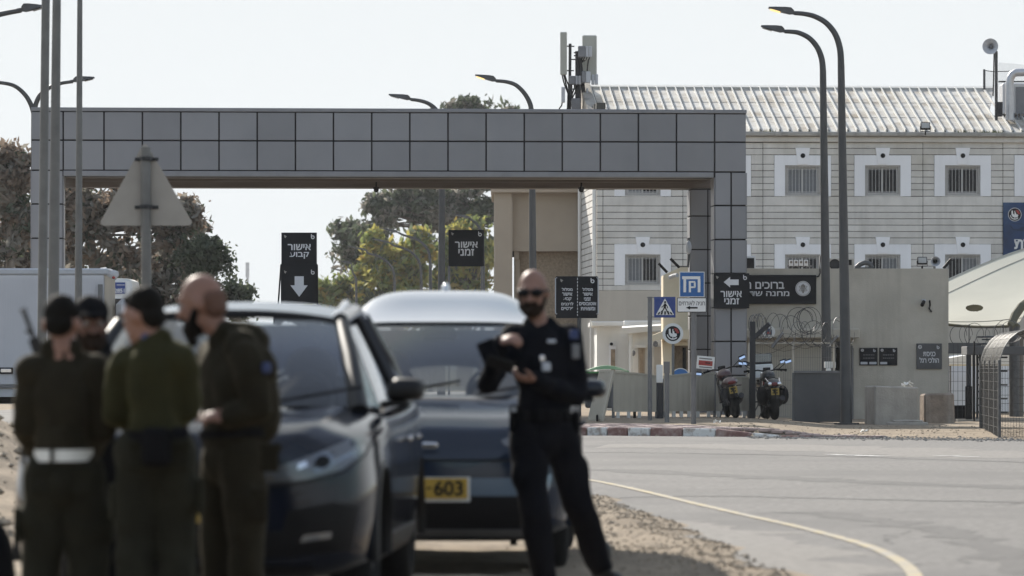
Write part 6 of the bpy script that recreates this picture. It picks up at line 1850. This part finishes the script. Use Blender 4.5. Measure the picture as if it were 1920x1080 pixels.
QST = [(.0,.58,.42,.62,.74),(.025,.68,.30,.70,.86),(.09,.78,.23,.78,.93),(.22,.86,.21,.85,.975),(.55,.90,.21,.91,1.01),(1.0,.91,.21,.955,1.045),(1.25,.91,.21,.985,1.06),(1.45,.91,.21,.99,1.03),(2.3,.91,.21,1.0,.99),(3.2,.915,.21,1.03,1.0),(3.75,.905,.24,1.06,1.03),(4.15,.87,.32,1.06,1.04),(4.32,.79,.42,.96,.97)]
HL = [(.34,.755),(.48,.78),(.62,.83),(.78,.90),(.86,.905),(.85,.83),(.76,.755),(.60,.71),(.44,.685),(.35,.69)]
qd = []
for f in (lambda p: p, mirror):
    qd += [('headlight', f(HL), 'f', .006, .02, 'lamp_shell', None),
           ('headlight_lens', f([(.675+.048*math.cos(a),.80+.042*math.sin(a)) for a in np.linspace(0,2*math.pi,14)[:-1]]), 'f', .014, .012, 'lamp_lens', None),
           ('headlight_bulb', f([(.67+.036*math.cos(a),.797+.031*math.sin(a)) for a in np.linspace(0,2*math.pi,14)[:-1]]), 'f', .022, .012, 'grille_black', None),
           ('headlight_facet', f([(.55,.755),(.60,.775),(.59,.80),(.55,.785)]), 'f', .014, .012, 'chrome', None),
           ('headlight_facet', f([(.41,.705),(.45,.715),(.44,.74),(.41,.735)]), 'f', .014, .012, 'chrome', None),
           ('headlight_rim', f([(.35,.685),(.44,.68),(.60,.705),(.76,.75),(.85,.825),(.87,.91),(.876,.91),(.86,.82),(.765,.742),(.60,.695),(.44,.672),(.35,.677)]), 'f', .012, .012, 'grille_black', None),
           ('headlight_lens', f([(.47+.055*math.cos(a),.735+.026*math.sin(a)) for a in np.linspace(0,2*math.pi,14)[:-1]]), 'f', .016, .012, 'lamp_lens', None),
           ('daylight_strip', f([(.64,.74),(.82,.83),(.84,.86),(.80,.845),(.62,.753)]), 'f', .014, .01, 'lamp_lens', None),
           ('grille_arm', f([(.10,.60),(.17,.60),(.32,.80),(.26,.80)]), 'f', .012, .02, 'chrome', None),
           ('fog_recess', f([(.44,.33),(.80,.36),(.835,.575),(.72,.60),(.50,.56)]), 'f', .004, .02, 'grille_black', None),
           ('fog_lamp', f([(.56,.405),(.71,.425),(.715,.455),(.58,.44)]), 'f', .014, .02, 'lamp_lens', None),
           ('bonnet_gap', f([(.86,.40),(.865,.40),(.865,.90),(.86,.90)]), 'l' if f is mirror else 'r', .002, .004, 'grille_black', None)]
qd += [('grille', [(-.33,.80),(.33,.80),(.36,.64),(.30,.585),(-.30,.585),(-.36,.64)], 'f', .004, .02, 'grille_black', None),
       ('lower_grille', [(-.48,.46),(.48,.46),(.54,.33),(-.54,.33)], 'f', .004, .02, 'grille_black', None),
       ('bumper_lip', [(-.62,.29),(.62,.29),(.62,.245),(-.62,.245)], 'f', .012, .02, 'trim_black', None)]
QK = dict(half=.92, st=QST, paint='paint_navy', roof='roof_bluegrey', wheels=(.90,3.54), wr=.345, rails=.045, chrome=True, handle='chrome', mz=.105,
          glass=dict(abase=(.73,1.28,1.055), atop=(.585,2.02,1.50), rtop=(.56,3.72,1.52), rbase=(.68,4.12,1.07), belt=1.03, xbelt=.835, bow=.24, crown=.055, arch=.05), drape=qd)
cA = W(346, 690, 20.7); cA.z = gz(cA.x, 20.7)+.0
carA, bvA = car('parked_car', 'dark navy crossover car with roof rails nearest behind the soldiers', (cA.x, cA.y, .05), R(-2.6), QK)
pl = conform(bvA, [(-.26,.50),(.26,.50),(.26,.61),(-.26,.61)], 'f', .03, .02, .3).build('licence_plate', mt['plate'], carA)
MB().ring((0,-.02,.71), .05, .065, axis=(0,-1,0), th=.012).build('badge', mt['chrome'], carA)

NST = [(.0,.62,.44,.58,.68),(.03,.72,.30,.66,.80),(.10,.80,.22,.74,.90),(.26,.87,.20,.82,.97),(.60,.90,.20,.92,1.03),(1.0,.915,.20,.98,1.08),(1.2,.915,.20,1.01,1.10),(1.4,.915,.20,1.02,1.05),(2.3,.915,.20,1.03,1.02),(3.2,.92,.20,1.06,1.03),(3.75,.91,.24,1.09,1.06),(4.2,.87,.32,1.09,1.07),(4.38,.79,.42,.98,.99)]
HN = [(.46,.83),(.60,.88),(.78,.93),(.85,.90),(.84,.80),(.78,.755),(.62,.77),(.48,.80)]
nd = []
for f in (lambda p: p, mirror):
    nd += [('headlight', f(HN), 'f', .006, .02, 'lamp_shell', None),
           ('headlight_lens', f([(.70+.05*math.cos(a),.835+.045*math.sin(a)) for a in np.linspace(0,2*math.pi,14)[:-1]]), 'f', .016, .012, 'lamp_lens', None),
           ('daylight_strip', f([(.52,.83),(.64,.865),(.64,.85),(.52,.812)]), 'f', .014, .01, 'lamp_lens', None),
           ('corner_blade', f([(.66,.36),(.73,.36),(.77,.62),(.72,.62)]), 'f', .012, .02, 'lamp_lens', None)]
nd += [('nose_gap', [(-.58,.715),(.58,.715),(.62,.70),(-.62,.70)], 'f', .003, .012, 'grille_black', None),
       ('bumper_band', [(-.66,.60),(.66,.60),(.64,.49),(-.64,.49)], 'f', .010, .02, 'roof_bluegrey', None),
       ('lower_grille', [(-.62,.485),(.62,.485),(.58,.29),(-.58,.29)], 'f', .004, .02, 'grille_black', None),
       ('bumper_lip', [(-.66,.285),(.66,.285),(.64,.235),(-.64,.235)], 'f', .014, .02, 'steel', None)]
mt['glass_dark'] = glass('glass_dark', (.10,.12,.12), 1.0)
NK = dict(rearglass='glass_dark', half=.915, st=NST, paint='paint_blue', roof='roof_silver', wheels=(.92,3.6), wr=.345, chrome=False, mz=.075, mo=.08, mirror='paint_navy', lip='paint_blue',
          glass=dict(abase=(.76,1.22,1.09), atop=(.60,1.98,1.545), rtop=(.57,3.75,1.56), rbase=(.69,4.16,1.10), belt=1.06, xbelt=.84, bow=.22, crown=.185, lip=.02, arch=.055, sq=5.0), drape=nd)
cB = W(797, 690, 26.0)
carB, bvB = car('parked_car', 'dark blue car with a pale roof and yellow plate behind the police officer', (cB.x, cB.y, .03), R(-1.6), NK)
h = conform(bvB, [(-.275,.455),(.275,.455),(.275,.605),(-.275,.605)], 'f', .03, .03, .4).build('plate_frame', mt['sign_white'], carB)
hh = bvB.ray_cast(Vector((0,-3,.53)), Vector((0,1,0)))[0]
yp = min(bvB.ray_cast(Vector((x,-3,.53)), Vector((0,1,0)))[0].y for x in (-.2,0,.2)) - .04
pl = MB().box(-.26,.26,yp-.004,yp,.475,.60).build('licence_plate', mt['plate'], carB)
mb = MB(); put_text(mb, '603', .055, .235, .491, .586, yp-.006, .03); put_text(mb, '-', .012, .04, .533, .546, yp-.006, .03); mb.build('lettering', mt['black'], pl)
MB().obox((0,yp+.0,.80), (.16,.02,.035)).build('badge', mt['chrome'], carB, bev=.01)
MB().ell((0,2.9,1.80), (.03,.10,.05)).build('roof_aerial', mt['roof_silver'], carB, smooth=60)

SK = dict(QK); SK.update(paint='paint_silver', roof='paint_silver', mirror='paint_silver', rails=.03)
SK['drape'] = [d for d in qd if d[0] in ('headlight','headlight_lens','grille','lower_grille')]
cC = W(296, 690, 33.0)
carC, _b = car('parked_car', 'light silver blue car mostly hidden behind the group of soldiers', (cC.x, cC.y, .08), R(-6), SK)

# ------------------------------------------------------------------ people: each body one continuous skin, clothing and hair over it
mk('skin', (.235,.125,.09), .55, var=.08, scale=20, spec=.35)
mk('skin_dark', (.13,.065,.045), .55, var=.08, scale=20, spec=.35)
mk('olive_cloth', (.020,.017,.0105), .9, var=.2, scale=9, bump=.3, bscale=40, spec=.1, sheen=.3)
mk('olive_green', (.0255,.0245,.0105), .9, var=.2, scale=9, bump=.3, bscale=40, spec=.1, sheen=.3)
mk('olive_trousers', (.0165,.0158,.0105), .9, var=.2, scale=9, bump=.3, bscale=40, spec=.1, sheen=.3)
mk('police_cloth', (.006,.0065,.009), .8, var=.2, scale=9, bump=.3, bscale=40, spec=.04)
mk('black_cloth', (.008,.008,.009), .85, var=.2, spec=.04)
mk('hair', (.007,.006,.005), .8, var=.3, scale=40, spec=.08)
mk('beard', (.022,.014,.010), .85, var=.3, scale=40, spec=.08)
mk('boot', (.012,.011,.010), .5)
mk('belt_white', (.66,.66,.63), .6)
mk('gun', (.012,.012,.012), .4, metal=.3)
mk('patch_blue', (.03,.045,.12), .7)

def capsule(a, b, r0, r1, n=14):
    mb = MB(); a, b = Vector(a), Vector(b); d = (b-a); L = d.length or 1e-4; d = d/L
    P = []; Rr = []
    for k in range(5):
        an = math.pi/2*(1-k/4) ; P.append(a - d*r0*math.sin(an)); Rr.append(max(1e-3, r0*math.cos(an)))
    for k in range(5):
        an = math.pi/2*(k/4); P.append(b + d*r1*math.sin(an)); Rr.append(max(1e-3, r1*math.cos(an)))
    return mb.tube(P, Rr, n)
def blend(name, prims, mat, parent, voxel=.012, smooth_it=6, fold=0.0, fscale=9.0, seed=0):
    """merge overlapping volumes into one continuous surface"""
    mb = MB()
    for p in prims:
        if p[0] == 'c': q = capsule(*p[1:])
        else:
            q = MB().ell(p[1], p[2], p[3] if len(p) > 3 else None, 20, 14)
        mb.add(q.v, q.f)
    o = mb.build(name, mat, parent)
    m = o.modifiers.new('r', 'REMESH'); m.mode = 'VOXEL'; m.voxel_size = voxel
    s = o.modifiers.new('s', 'SMOOTH'); s.iterations = smooth_it; s.factor = .5
    bpy.context.view_layer.update()
    me = bpy.data.meshes.new_from_object(o.evaluated_get(bpy.context.evaluated_depsgraph_get()))
    o.modifiers.clear(); old = o.data; o.data = me; me.name = name; bpy.data.meshes.remove(old)
    if fold:
        for v, nrm in zip(me.vertices, [n.vector.copy() for n in me.vertex_normals]):
            p = v.co
            f = noise.noise((p.x*fscale+seed, p.y*fscale, p.z*fscale*.55)) + .5*noise.noise((p.x*fscale*2.3, p.y*fscale*2.3+seed, p.z*fscale*1.5))
            ridge = 1-abs(noise.noise((p.x*fscale*.8+seed*3, p.y*fscale*.8, p.z*fscale*1.1)))*2
            v.co = p + nrm*(f*fold + ridge*fold*.6)
    me.shade_smooth()
    return o
def hand(parent, c, d, up, s=1.0, curl=.9, mat='skin', thumb=1, name='hand'):
    """prims of a hand at wrist c pointing along d with the back towards up"""
    d = Vector(d).normalized(); up = Vector(up); up = (up - d*up.dot(d)).normalized(); sd = d.cross(up)*thumb
    c = Vector(c); P = [('e', c+d*.05*s, (.042*s,.05*s,.018*s), Matrix((sd, d, up)).transposed())]
    for k, (o_, ln) in enumerate(((.030,.072),(.011,.082),(-.010,.077),(-.029,.060))):
        b0 = c + d*.085*s + sd*o_*s
        b1 = b0 + (d*math.cos(curl*.4) - up*math.sin(curl*.4))*ln*.45*s
        b2 = b1 + (d*math.cos(curl*1.3) - up*math.sin(curl*1.3))*ln*.32*s
        b3 = b2 + (d*math.cos(curl*2.0) - up*math.sin(curl*2.0))*ln*.28*s
        P += [('c', b0, b1, .0095*s, .0088*s), ('c', b1, b2, .0088*s, .008*s), ('c', b2, b3, .008*s, .007*s)]
    t0 = c + d*.025*s + sd*.036*s; t1 = t0 + (d*.6+sd*.7-up*.3).normalized()*.04*s; t2 = t1 + (d*.9+sd*.1-up*.45).normalized()*.035*s
    P += [('c', c+d*.02*s+sd*.02*s, t0, .017*s, .014*s), ('c', t0, t1, .013*s, .011*s), ('c', t1, t2, .011*s, .009*s)]
    return P
def head_prims(c, fw, s=1.0, tilt=0.0, jaw=1.0):
    """head volumes: c = centre of the skull, fw = direction of the face"""
    fw = Vector(fw).normalized(); up = Vector((0,0,1)); rt = fw.cross(up).normalized(); up = rt.cross(fw)
    Mx = Matrix((rt, fw, up)).transposed(); c = Vector(c)
    at = lambda x, y, z: c + (rt*x + fw*y + up*z)*s
    P = [('e', at(0,-.012,.02), (.076*s,.094*s,.098*s), Mx), ('e', at(0,.03,-.05), (.060*s,.062*s,.078*s*jaw), Mx), ('c', at(0,.078,-.105), at(0,.07,-.095), .028*s, .03*s),
         ('c', at(0,.088,.005), at(0,.112,-.032), .010*s, .015*s), ('c', at(.03,.078,.028), at(-.03,.078,.028), .016*s, .016*s),
         ('c', at(.022,.088,-.068), at(-.022,.088,-.068), .010*s, .010*s), ('c', at(.04,.066,-.02), at(.036,.066,-.03), .02*s, .018*s), ('c', at(-.04,.066,-.02), at(-.036,.066,-.03), .02*s, .018*s),
         ('e', at(.079,-.01,-.01), (.012*s,.022*s,.034*s), Mx), ('e', at(-.079,-.01,-.01), (.012*s,.022*s,.034*s), Mx)]
    return P, at, Mx
def eyes(parent, at, mat):
    for s_ in (1, -1):
        e = MB().ell(at(s_*.031,.082,.006), .0125, nu=12, nv=8).build('eye', mt['eye_white'], parent, smooth=180)
        MB().ell(at(s_*.031,.0925,.005), .0055, nu=10, nv=6).build('iris', mt['black'], e)

def person(label, base, J, fw, fwh, look):
    """J: world joints. look: materials and options"""
    t = thing('person', label, 'person', base)
    L = look; sk = mt[L.get('skin','skin')]; S = L.get('s', 1.0)
    hp, at, Mx = head_prims(J['head'], fwh, L.get('hs', 1.0))
    nb = Vector(J['neck']); shL, shR = Vector(J['shL']), Vector(J['shR']); mid = (shL+shR)/2
    hipL, hipR = Vector(J['hipL']), Vector(J['hipR']); pel = (hipL+hipR)/2
    ax = (shR-shL).normalized(); fwv = Vector(fw).normalized()
    chest = mid*.72 + pel*.28; waist = mid*.28 + pel*.72
    def Mb(up):
        up = up.normalized(); r = (ax - up*ax.dot(up)).normalized(); f = up.cross(r); return Matrix((r, f, up)).transposed()
    Mt = Mb(mid-pel)
    hw = (shR-shL).length/2
    B = list(hp) + [('c', nb, Vector(J['head'])+Vector((0,0,-.06)), .058, .055), ('c', nb, mid, .06, .09)]
    B += [('e', chest, (hw*.86,.105,.2), Mt), ('e', waist, (hw*.75,.10,.17), Mt), ('e', pel, (.15,.105,.13), Mt)]
    for q in 'LR':
        B += [('c', J['sh'+q], J['el'+q], .05, .04), ('c', J['el'+q], J['wr'+q], .038, .027)]
        B += [('c', J['hip'+q], J['kn'+q], .08, .055), ('c', J['kn'+q], J['an'+q], .052, .038)]
        d, up, th = J['hd'+q]
        B += hand(t, J['wr'+q], d, up, 1.0, L.get('curl', .9), thumb=th)
    body = blend('body', B, sk, t, .0105, 4)
    eyes(body, at, sk)
    jk, trm = mt[L['jacket']], mt[L['trousers']]
    JP = [('e', chest, (hw*1.0,.135,.235), Mt), ('e', waist, (hw*.95,.135,.21), Mt), ('c', shL, shR, .075, .075), ('c', nb+Vector((0,0,-.035)), mid, .068, .10), ('e', pel*.86+mid*.14, (hw*.92,.135,.12), Mt)]
    for q in 'LR':
        e = Vector(J['el'+q]); w = Vector(J['wr'+q])
        JP += [('c', J['sh'+q], e, .078, .062), ('c', e, e*.06+w*.94, .06, .046)]
    JP += [('c', nb+ax*.045+Vector((0,0,.0)), nb-ax*.045+Vector((0,0,.0)), .045, .045)]
    blend('jacket', JP, jk, t, .013, 5, .015, 6.5, L.get('seed',0))
    TP = [('e', pel+Vector((0,0,-.01)), (hw*.82,.135,.15), Mt)]
    for q in 'LR':
        a, k, n_ = Vector(J['hip'+q]), Vector(J['kn'+q]), Vector(J['an'+q])
        TP += [('c', a, k, .108, .084), ('c', k, n_, .082, .070), ('e', a*.45+k*.55+ax*(.075 if q == 'R' else -.075), (.035,.065,.09))]
    blend('trousers', TP, trm, t, .014, 5, .016, 6, L.get('seed',0)+5)
    for q in 'LR':
        n_ = Vector(J['an'+q]); to = Vector(J.get('toe'+q, fw)).normalized()
        bt = blend('boot', [('c', n_+Vector((0,0,.10)), n_, .062, .056), ('c', n_+Vector((0,0,-.055))-to*.03, n_+Vector((0,0,-.06))+to*.15, .045, .042)], mt['boot'], t, .014, 4)
    bz = pel*.80+mid*.20 if 'belt_z' not in L else pel+(mid-pel)*L['belt_z']
    bel = MB(); n = 28
    rx, ry = hw*.99, .148
    ringp = [bz + Mt @ Vector((rx*math.cos(2*math.pi*k/n), ry*math.sin(2*math.pi*k/n), 0)) for k in range(n+1)]
    upv = Mt @ Vector((0,0,1))
    bh = L.get('belt_h', .024)
    bel.grid([[p-upv*bh for p in ringp],[p+upv*bh for p in ringp]]); bel.grid([[p+upv*bh for p in ringp],[p+upv*bh-(p-bz).normalized()*.02 for p in ringp]])
    bl = bel.build('belt', mt[L.get('belt','black_cloth')], t, smooth=60)
    # straps, pockets and cuffs
    if L['jacket'].startswith('olive'):
        for q, s_ in (('L', -1), ('R', 1)):
            MB().obox(Vector(J['sh'+q])*.75+nb*.25+Vector((0,0,.055)), (.11,.05,.012), Mt @ Matrix.Rotation(s_*.45,3,'Y')).build('shoulder_strap', jk, t, bev=.004)
            a_, k_ = Vector(J['hip'+q]), Vector(J['kn'+q])
            MB().obox(a_*.94+k_*.06-fwv*.115, (.12,.02,.12)).build('back_pocket', trm, t, bev=.008)
            MB().obox(a_*.94+k_*.06-fwv*.124+Vector((0,0,.05)), (.13,.02,.04)).build('pocket_flap', trm, t, bev=.006)
            MB().obox(a_*.42+k_*.58+ax*s_*.115, (.03,.13,.16), Matrix.Rotation(math.atan2(fwv.y,fwv.x)-math.pi/2,3,'Z')).build('thigh_pocket', trm, t, bev=.012)
    # hair
    hr = L.get('hair')
    if hr:
        prs = {'short': [('e', at(0,-.026,.040), (.0785,.088,.086), Mx), ('e', at(0,-.062,-.025), (.064,.046,.055), Mx), ('e', at(0,.03,.085), (.055,.05,.03), Mx)],
               'fringe': [('e', at(0,-.045,.0), (.0815,.072,.06), Mx), ('e', at(0,-.055,-.035), (.071,.055,.055), Mx)],
               'cap': [('e', at(0,-.012,.045), (.088,.105,.085), Mx), ('e', at(0,.11,.048), (.07,.06,.012), Mx)]}[hr]
        blend('cap' if hr == 'cap' else 'hair', prs, mt['black_cloth' if hr == 'cap' else L.get('hairm','hair')], t, .008, 3, .003, 30)
    if L.get('beard'):
        blend('beard', [('e', at(0,.045,-.085), (.062,.058,.055), Mx), ('c', at(.062,.01,-.03), at(.05,.05,-.08), .016, .022), ('c', at(-.062,.01,-.03), at(-.05,.05,-.08), .016, .022), ('c', at(.03,.092,-.05), at(-.03,.092,-.05), .012, .012), ('c', at(0,.085,-.10), at(0,.08,-.09-.05*L['beard']), .032, .022)], mt[L.get('beardm','beard')], t, .008, 3, .003, 30)
    return t, at, Mx, Mt, bz, ax, fwv, upv

# joints are read off the photograph at the distance where the person stands; the last number is a step in depth
def JJ(D, **k):
    o = {}
    for n, v in k.items():
        if n.startswith('hd') or n.startswith('toe'): o[n] = v if n.startswith('toe') else (Vector(v[0]), Vector(v[1]), v[2])
        else: o[n] = W(v[0], v[1], D + (v[2] if len(v) > 2 else 0))
    return o
def ground(px, D): x = (px-960)*D/F; return max(gz(x, D), .0)

# police officer
D = 24.2
zf = ground(1010, D)
J = JJ(D, head=(999,547), neck=(1011,607,.03), shL=(964,632,-.02), shR=(1066,636,.06), elL=(915,716,-.10), wrL=(938,640,-.34), elR=(1080,742,.04), wrR=(1003,712,-.30),
       hipL=(992,812,.0), hipR=(1048,812,.04), knL=(1003,950,-.06), knR=(1085,945,.12), anL=(1022,1096,.02), anR=(1128,1064,.42),
       hdL=((.55,-.5,.1),(-.2,-.6,.75),-1), hdR=((-.9,-.25,.12),(.1,-.3,-.9),1), toeL=(-.15,-1,0), toeR=(.55,-.85,0))
pol, at, Mx, Mt, bz, ax, fwv, upv = person('bald police officer in black uniform and sunglasses looking at a phone', (J['hipL'].x, D, zf), J, (-.25,-1,0), (-.16,-1,-.16),
    dict(jacket='police_cloth', trousers='police_cloth', hair='fringe', hairm='stubble', beard=.4, beardm='beard', seed=1, hs=1.06, belt_h=.03, curl=1.0))
sg = MB()
for s_ in (1, -1):
    sg.ell(at(s_*.036,.094,.008), (.037,.016,.024), Mx)
    sg.bar(at(s_*.07,.08,.012), at(s_*.085,-.01,.008), .008, .012)
sg.bar(at(-.02,.10,.014), at(.02,.10,.014), .01)
sg.build('sunglasses', mt['grille_black'], pol, smooth=60)
hL = J['wrL']; hRr = J['wrR']
ph = MB().obox(W(938,682,D-.40), (.16,.012,.085), Matrix.Rotation(.35,3,'Y') @ Matrix.Rotation(.7,3,'X')).build('mobile_phone', mt['black'], None, bev=.006)
props(ph, 'black mobile phone held by the police officer', 'phone')
MB().obox(W(918,664,D-.36), (.10,.03,.16), Matrix.Rotation(-.4,3,'Y')).build('glove_cuff', mt['police_cloth'], pol, bev=.01)
for px, py, dd, w, h_, m in ((1076,627,-.06,.05,.055,'patch_blue'),(1079,659,-.08,.045,.085,'steel'),(1034,640,-.12,.05,.02,'radio'),(1016,672,-.17,.035,.035,'chrome'),(1024,688,-.17,.05,.05,'radio')):
    MB().obox(W(px,py,D+dd), (w,.02,h_), Matrix.Rotation(.25,3,'Z')).build({'patch_blue':'arm_patch','steel':'arm_badge','radio':'name_tag','chrome':'badge'}[m], mt[m], pol, bev=.006)
MB().obox(W(963,785,D-.02), (.05,.10,.16)).build('holster', mt['black_cloth'], pol, bev=.015)
MB().obox(W(1079,790,D+.02), (.05,.10,.12)).build('pouch', mt['black_cloth'], pol, bev=.015)
MB().obox(W(963,768,D-.06), (.03,.03,.03)).build('buckle', mt['radio'], pol, bev=.006)
for q in (985, 1012, 1036, 1062): MB().obox(W(q,780,D-.16), (.05,.03,.07)).build('belt_pouch', mt['black_cloth'], pol, bev=.01)

# soldier with the white belt, back to the camera
D = 19.0
J = JJ(D, head=(116,607), neck=(116,652,-.02), shL=(62,700,.0), shR=(176,698,.0), elL=(48,796,.02), wrL=(62,846,.28), elR=(198,800,.02), wrR=(176,845,.28),
       hipL=(90,892,0), hipR=(152,892,0), knL=(78,1050,.03), knR=(166,1052,.03), anL=(70,1196,-.03), anR=(172,1196,-.03),
       hdL=((.35,.9,-.2),(0,0,1),1), hdR=((-.35,.9,-.2),(0,0,1),-1), toeL=(-.2,1,0), toeR=(.2,1,0))
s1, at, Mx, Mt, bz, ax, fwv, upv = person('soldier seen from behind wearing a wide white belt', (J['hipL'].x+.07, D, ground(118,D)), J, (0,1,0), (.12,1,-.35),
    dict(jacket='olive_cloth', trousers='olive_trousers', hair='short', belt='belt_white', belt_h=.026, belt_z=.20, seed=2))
for k in (-.42, -.1, .38): MB().obox(bz+ax*k*.4+Vector((0,-.15,0)), (.016,.016,.07)).build('belt_loop', mt['olive_cloth'], s1)
rf = thing('rifle', 'dark rifle slung muzzle up over the shoulder of the soldier in white belt', 'rifle', W(70,690,D+.22))
a_, b_ = W(84,690,D+.22), W(43,578,D+.22)
MB().cyl(a_, b_, .011, n=10).build('barrel', mt['gun'], rf); MB().cyl(b_*.93+a_*.07, b_, .016, n=10).build('muzzle', mt['steel'], rf)
MB().bar(a_, a_*.5+b_*.5, .045, .05).build('handguard', mt['gun'], rf); MB().bar(a_*1.0, a_+(a_-b_)*.6, .05, .08).build('receiver', mt['gun'], rf); MB().bar(a_+(a_-b_)*.6, a_+(a_-b_)*1.1, .035, .11).build('stock', mt['gun'], rf)
MB().bar(a_*.45+b_*.55, a_*.42+b_*.58+Vector((-.03,0,.012)), .012).build('front_sight', mt['gun'], rf)

# soldier in a green jacket, head bent to the left
D = 18.7
J = JJ(D, head=(268,592), neck=(288,634,-.02), shL=(238,684,.02), shR=(336,672,-.04), elL=(222,772,.06), wrL=(246,792,.33), elR=(350,764,.02), wrR=(330,800,.28),
       hipL=(262,845,0), hipR=(322,845,0), knL=(256,1000,.03), knR=(330,1000,.03), anL=(252,1196,-.03), anR=(336,1196,-.03),
       hdL=((.2,.95,-.1),(0,0,1),1), hdR=((-.2,.95,-.1),(0,0,1),-1), toeL=(-.3,1,0), toeR=(.1,1,0))
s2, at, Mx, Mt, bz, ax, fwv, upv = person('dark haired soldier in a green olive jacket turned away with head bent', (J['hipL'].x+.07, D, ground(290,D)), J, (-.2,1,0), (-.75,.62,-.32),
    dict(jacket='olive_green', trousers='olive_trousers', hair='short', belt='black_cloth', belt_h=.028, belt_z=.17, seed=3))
MB().obox(bz+ax*.02+Vector((0,-.17,-.05)), (.13,.06,.17)).build('belt_pouch', mt['black_cloth'], s2, bev=.02)
MB().obox(bz+ax*.13+Vector((0,-.15,0)), (.07,.03,.05)).build('belt_pouch', mt['police_cloth'], s2, bev=.01)
MB().obox(W(274,632,D-.05), (.04,.05,.03)).build('collar_band', mt['patch_blue'], s2, bev=.008)

# tall bald soldier with a dark beard, in profile
D = 19.5
J = JJ(D, head=(377,567), neck=(418,622,.0), shL=(420,668,.20), shR=(462,672,-.16), elL=(415,745,.22), wrL=(395,775,.10), elR=(488,768,-.18), wrR=(432,782,-.19),
       hipL=(425,850,.08), hipR=(452,850,-.08), knL=(412,1010,.1), knR=(462,1012,-.1), anL=(420,1190,.12), anR=(470,1192,-.10),
       hdL=((-.9,-.1,-.2),(0,0,1),-1), hdR=((-.95,.05,.05),(.0,-.6,.7),1), toeL=(-1,.2,0), toeR=(-1,-.2,0))
J['shL'] = J['shL'] + Vector((-.05,.0,0))
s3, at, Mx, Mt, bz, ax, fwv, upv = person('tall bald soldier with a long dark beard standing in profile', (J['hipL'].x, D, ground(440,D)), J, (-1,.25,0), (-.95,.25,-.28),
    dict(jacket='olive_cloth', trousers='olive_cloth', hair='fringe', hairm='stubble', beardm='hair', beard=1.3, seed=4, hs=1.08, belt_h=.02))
MB().obox(W(500,690,D-.2), (.04,.09,.05)).build('arm_patch', mt['patch_blue'], s3, bev=.008)
# collar and shoulder bulk, jacket hem
blend('hood', [('c', W(428,628,D), W(470,640,D), .075, .085), ('c', W(452,650,D-.12), W(490,690,D-.12), .08, .075), ('c', W(470,700,D-.0), W(478,790,D), .13, .12)], mt['olive_cloth'], s3, .014, 6, .01, 9, 7)

# dark clad man in a cap behind them, facing the camera
D = 20.2
J = JJ(D, head=(170,605), neck=(170,655,.03), shL=(132,690,0), shR=(212,694,0), elL=(125,770,-.02), wrL=(150,800,-.2), elR=(218,770,-.02), wrR=(195,800,-.2),
       hipL=(150,860,0), hipR=(198,860,0), knL=(150,1000,0), knR=(202,1000,0), anL=(148,1165,0), anR=(206,1165,0),
       hdL=((.3,-.8,0),(0,0,1),-1), hdR=((-.3,-.8,0),(0,0,1),1), toeL=(-.2,-1,0), toeR=(.2,-1,0))
person('dark clad man in a black cap facing forward between two soldiers', (J['hipL'].x+.06, D, ground(172,D)), J, (.1,-1,0), (.25,-1,-.12),
    dict(jacket='black_cloth', trousers='black_cloth', hair='cap', beard=.3, skin='skin_dark', seed=6))
# dark rounded bag at the frame edge
q = W(-16, 1045, 19.6); zg_ = gz(q.x, q.y)
props(blend('duffel_bag', [('e', (q.x-.02,q.y,zg_+.30), (.13,.2,.30)), ('e', (q.x-.04,q.y,zg_+.16), (.15,.24,.18))], mt['black_cloth'], None, .016, 5, .008, 9, 8), 'dark rounded bundle at the picture edge beside the soldier in white belt', 'bag')

for m in bpy.data.meshes:
    if m.users == 0: bpy.data.meshes.remove(m)
# ------------------------------------------------------------------ thin winter haze
hb = MB().box(-700, 700, -30, 900, -1.2, 60).build('haze', bpy.data.materials.new('haze_air'), origin=(0,0,0))
hm = hb.data.materials[0]; hm.use_nodes = True
for n_ in list(hm.node_tree.nodes):
    if n_.type == 'BSDF_PRINCIPLED': hm.node_tree.nodes.remove(n_)
pv = hm.node_tree.nodes.new("ShaderNodeVolumePrincipled")
pv.inputs["Color"].default_value = (.93,.95,1,1); pv.inputs["Density"].default_value = .0001; pv.inputs["Anisotropy"].default_value = .3
hm.node_tree.links.new(pv.outputs[0], hm.node_tree.nodes["Material Output"].inputs["Volume"])
props(hb, kind='stuff')
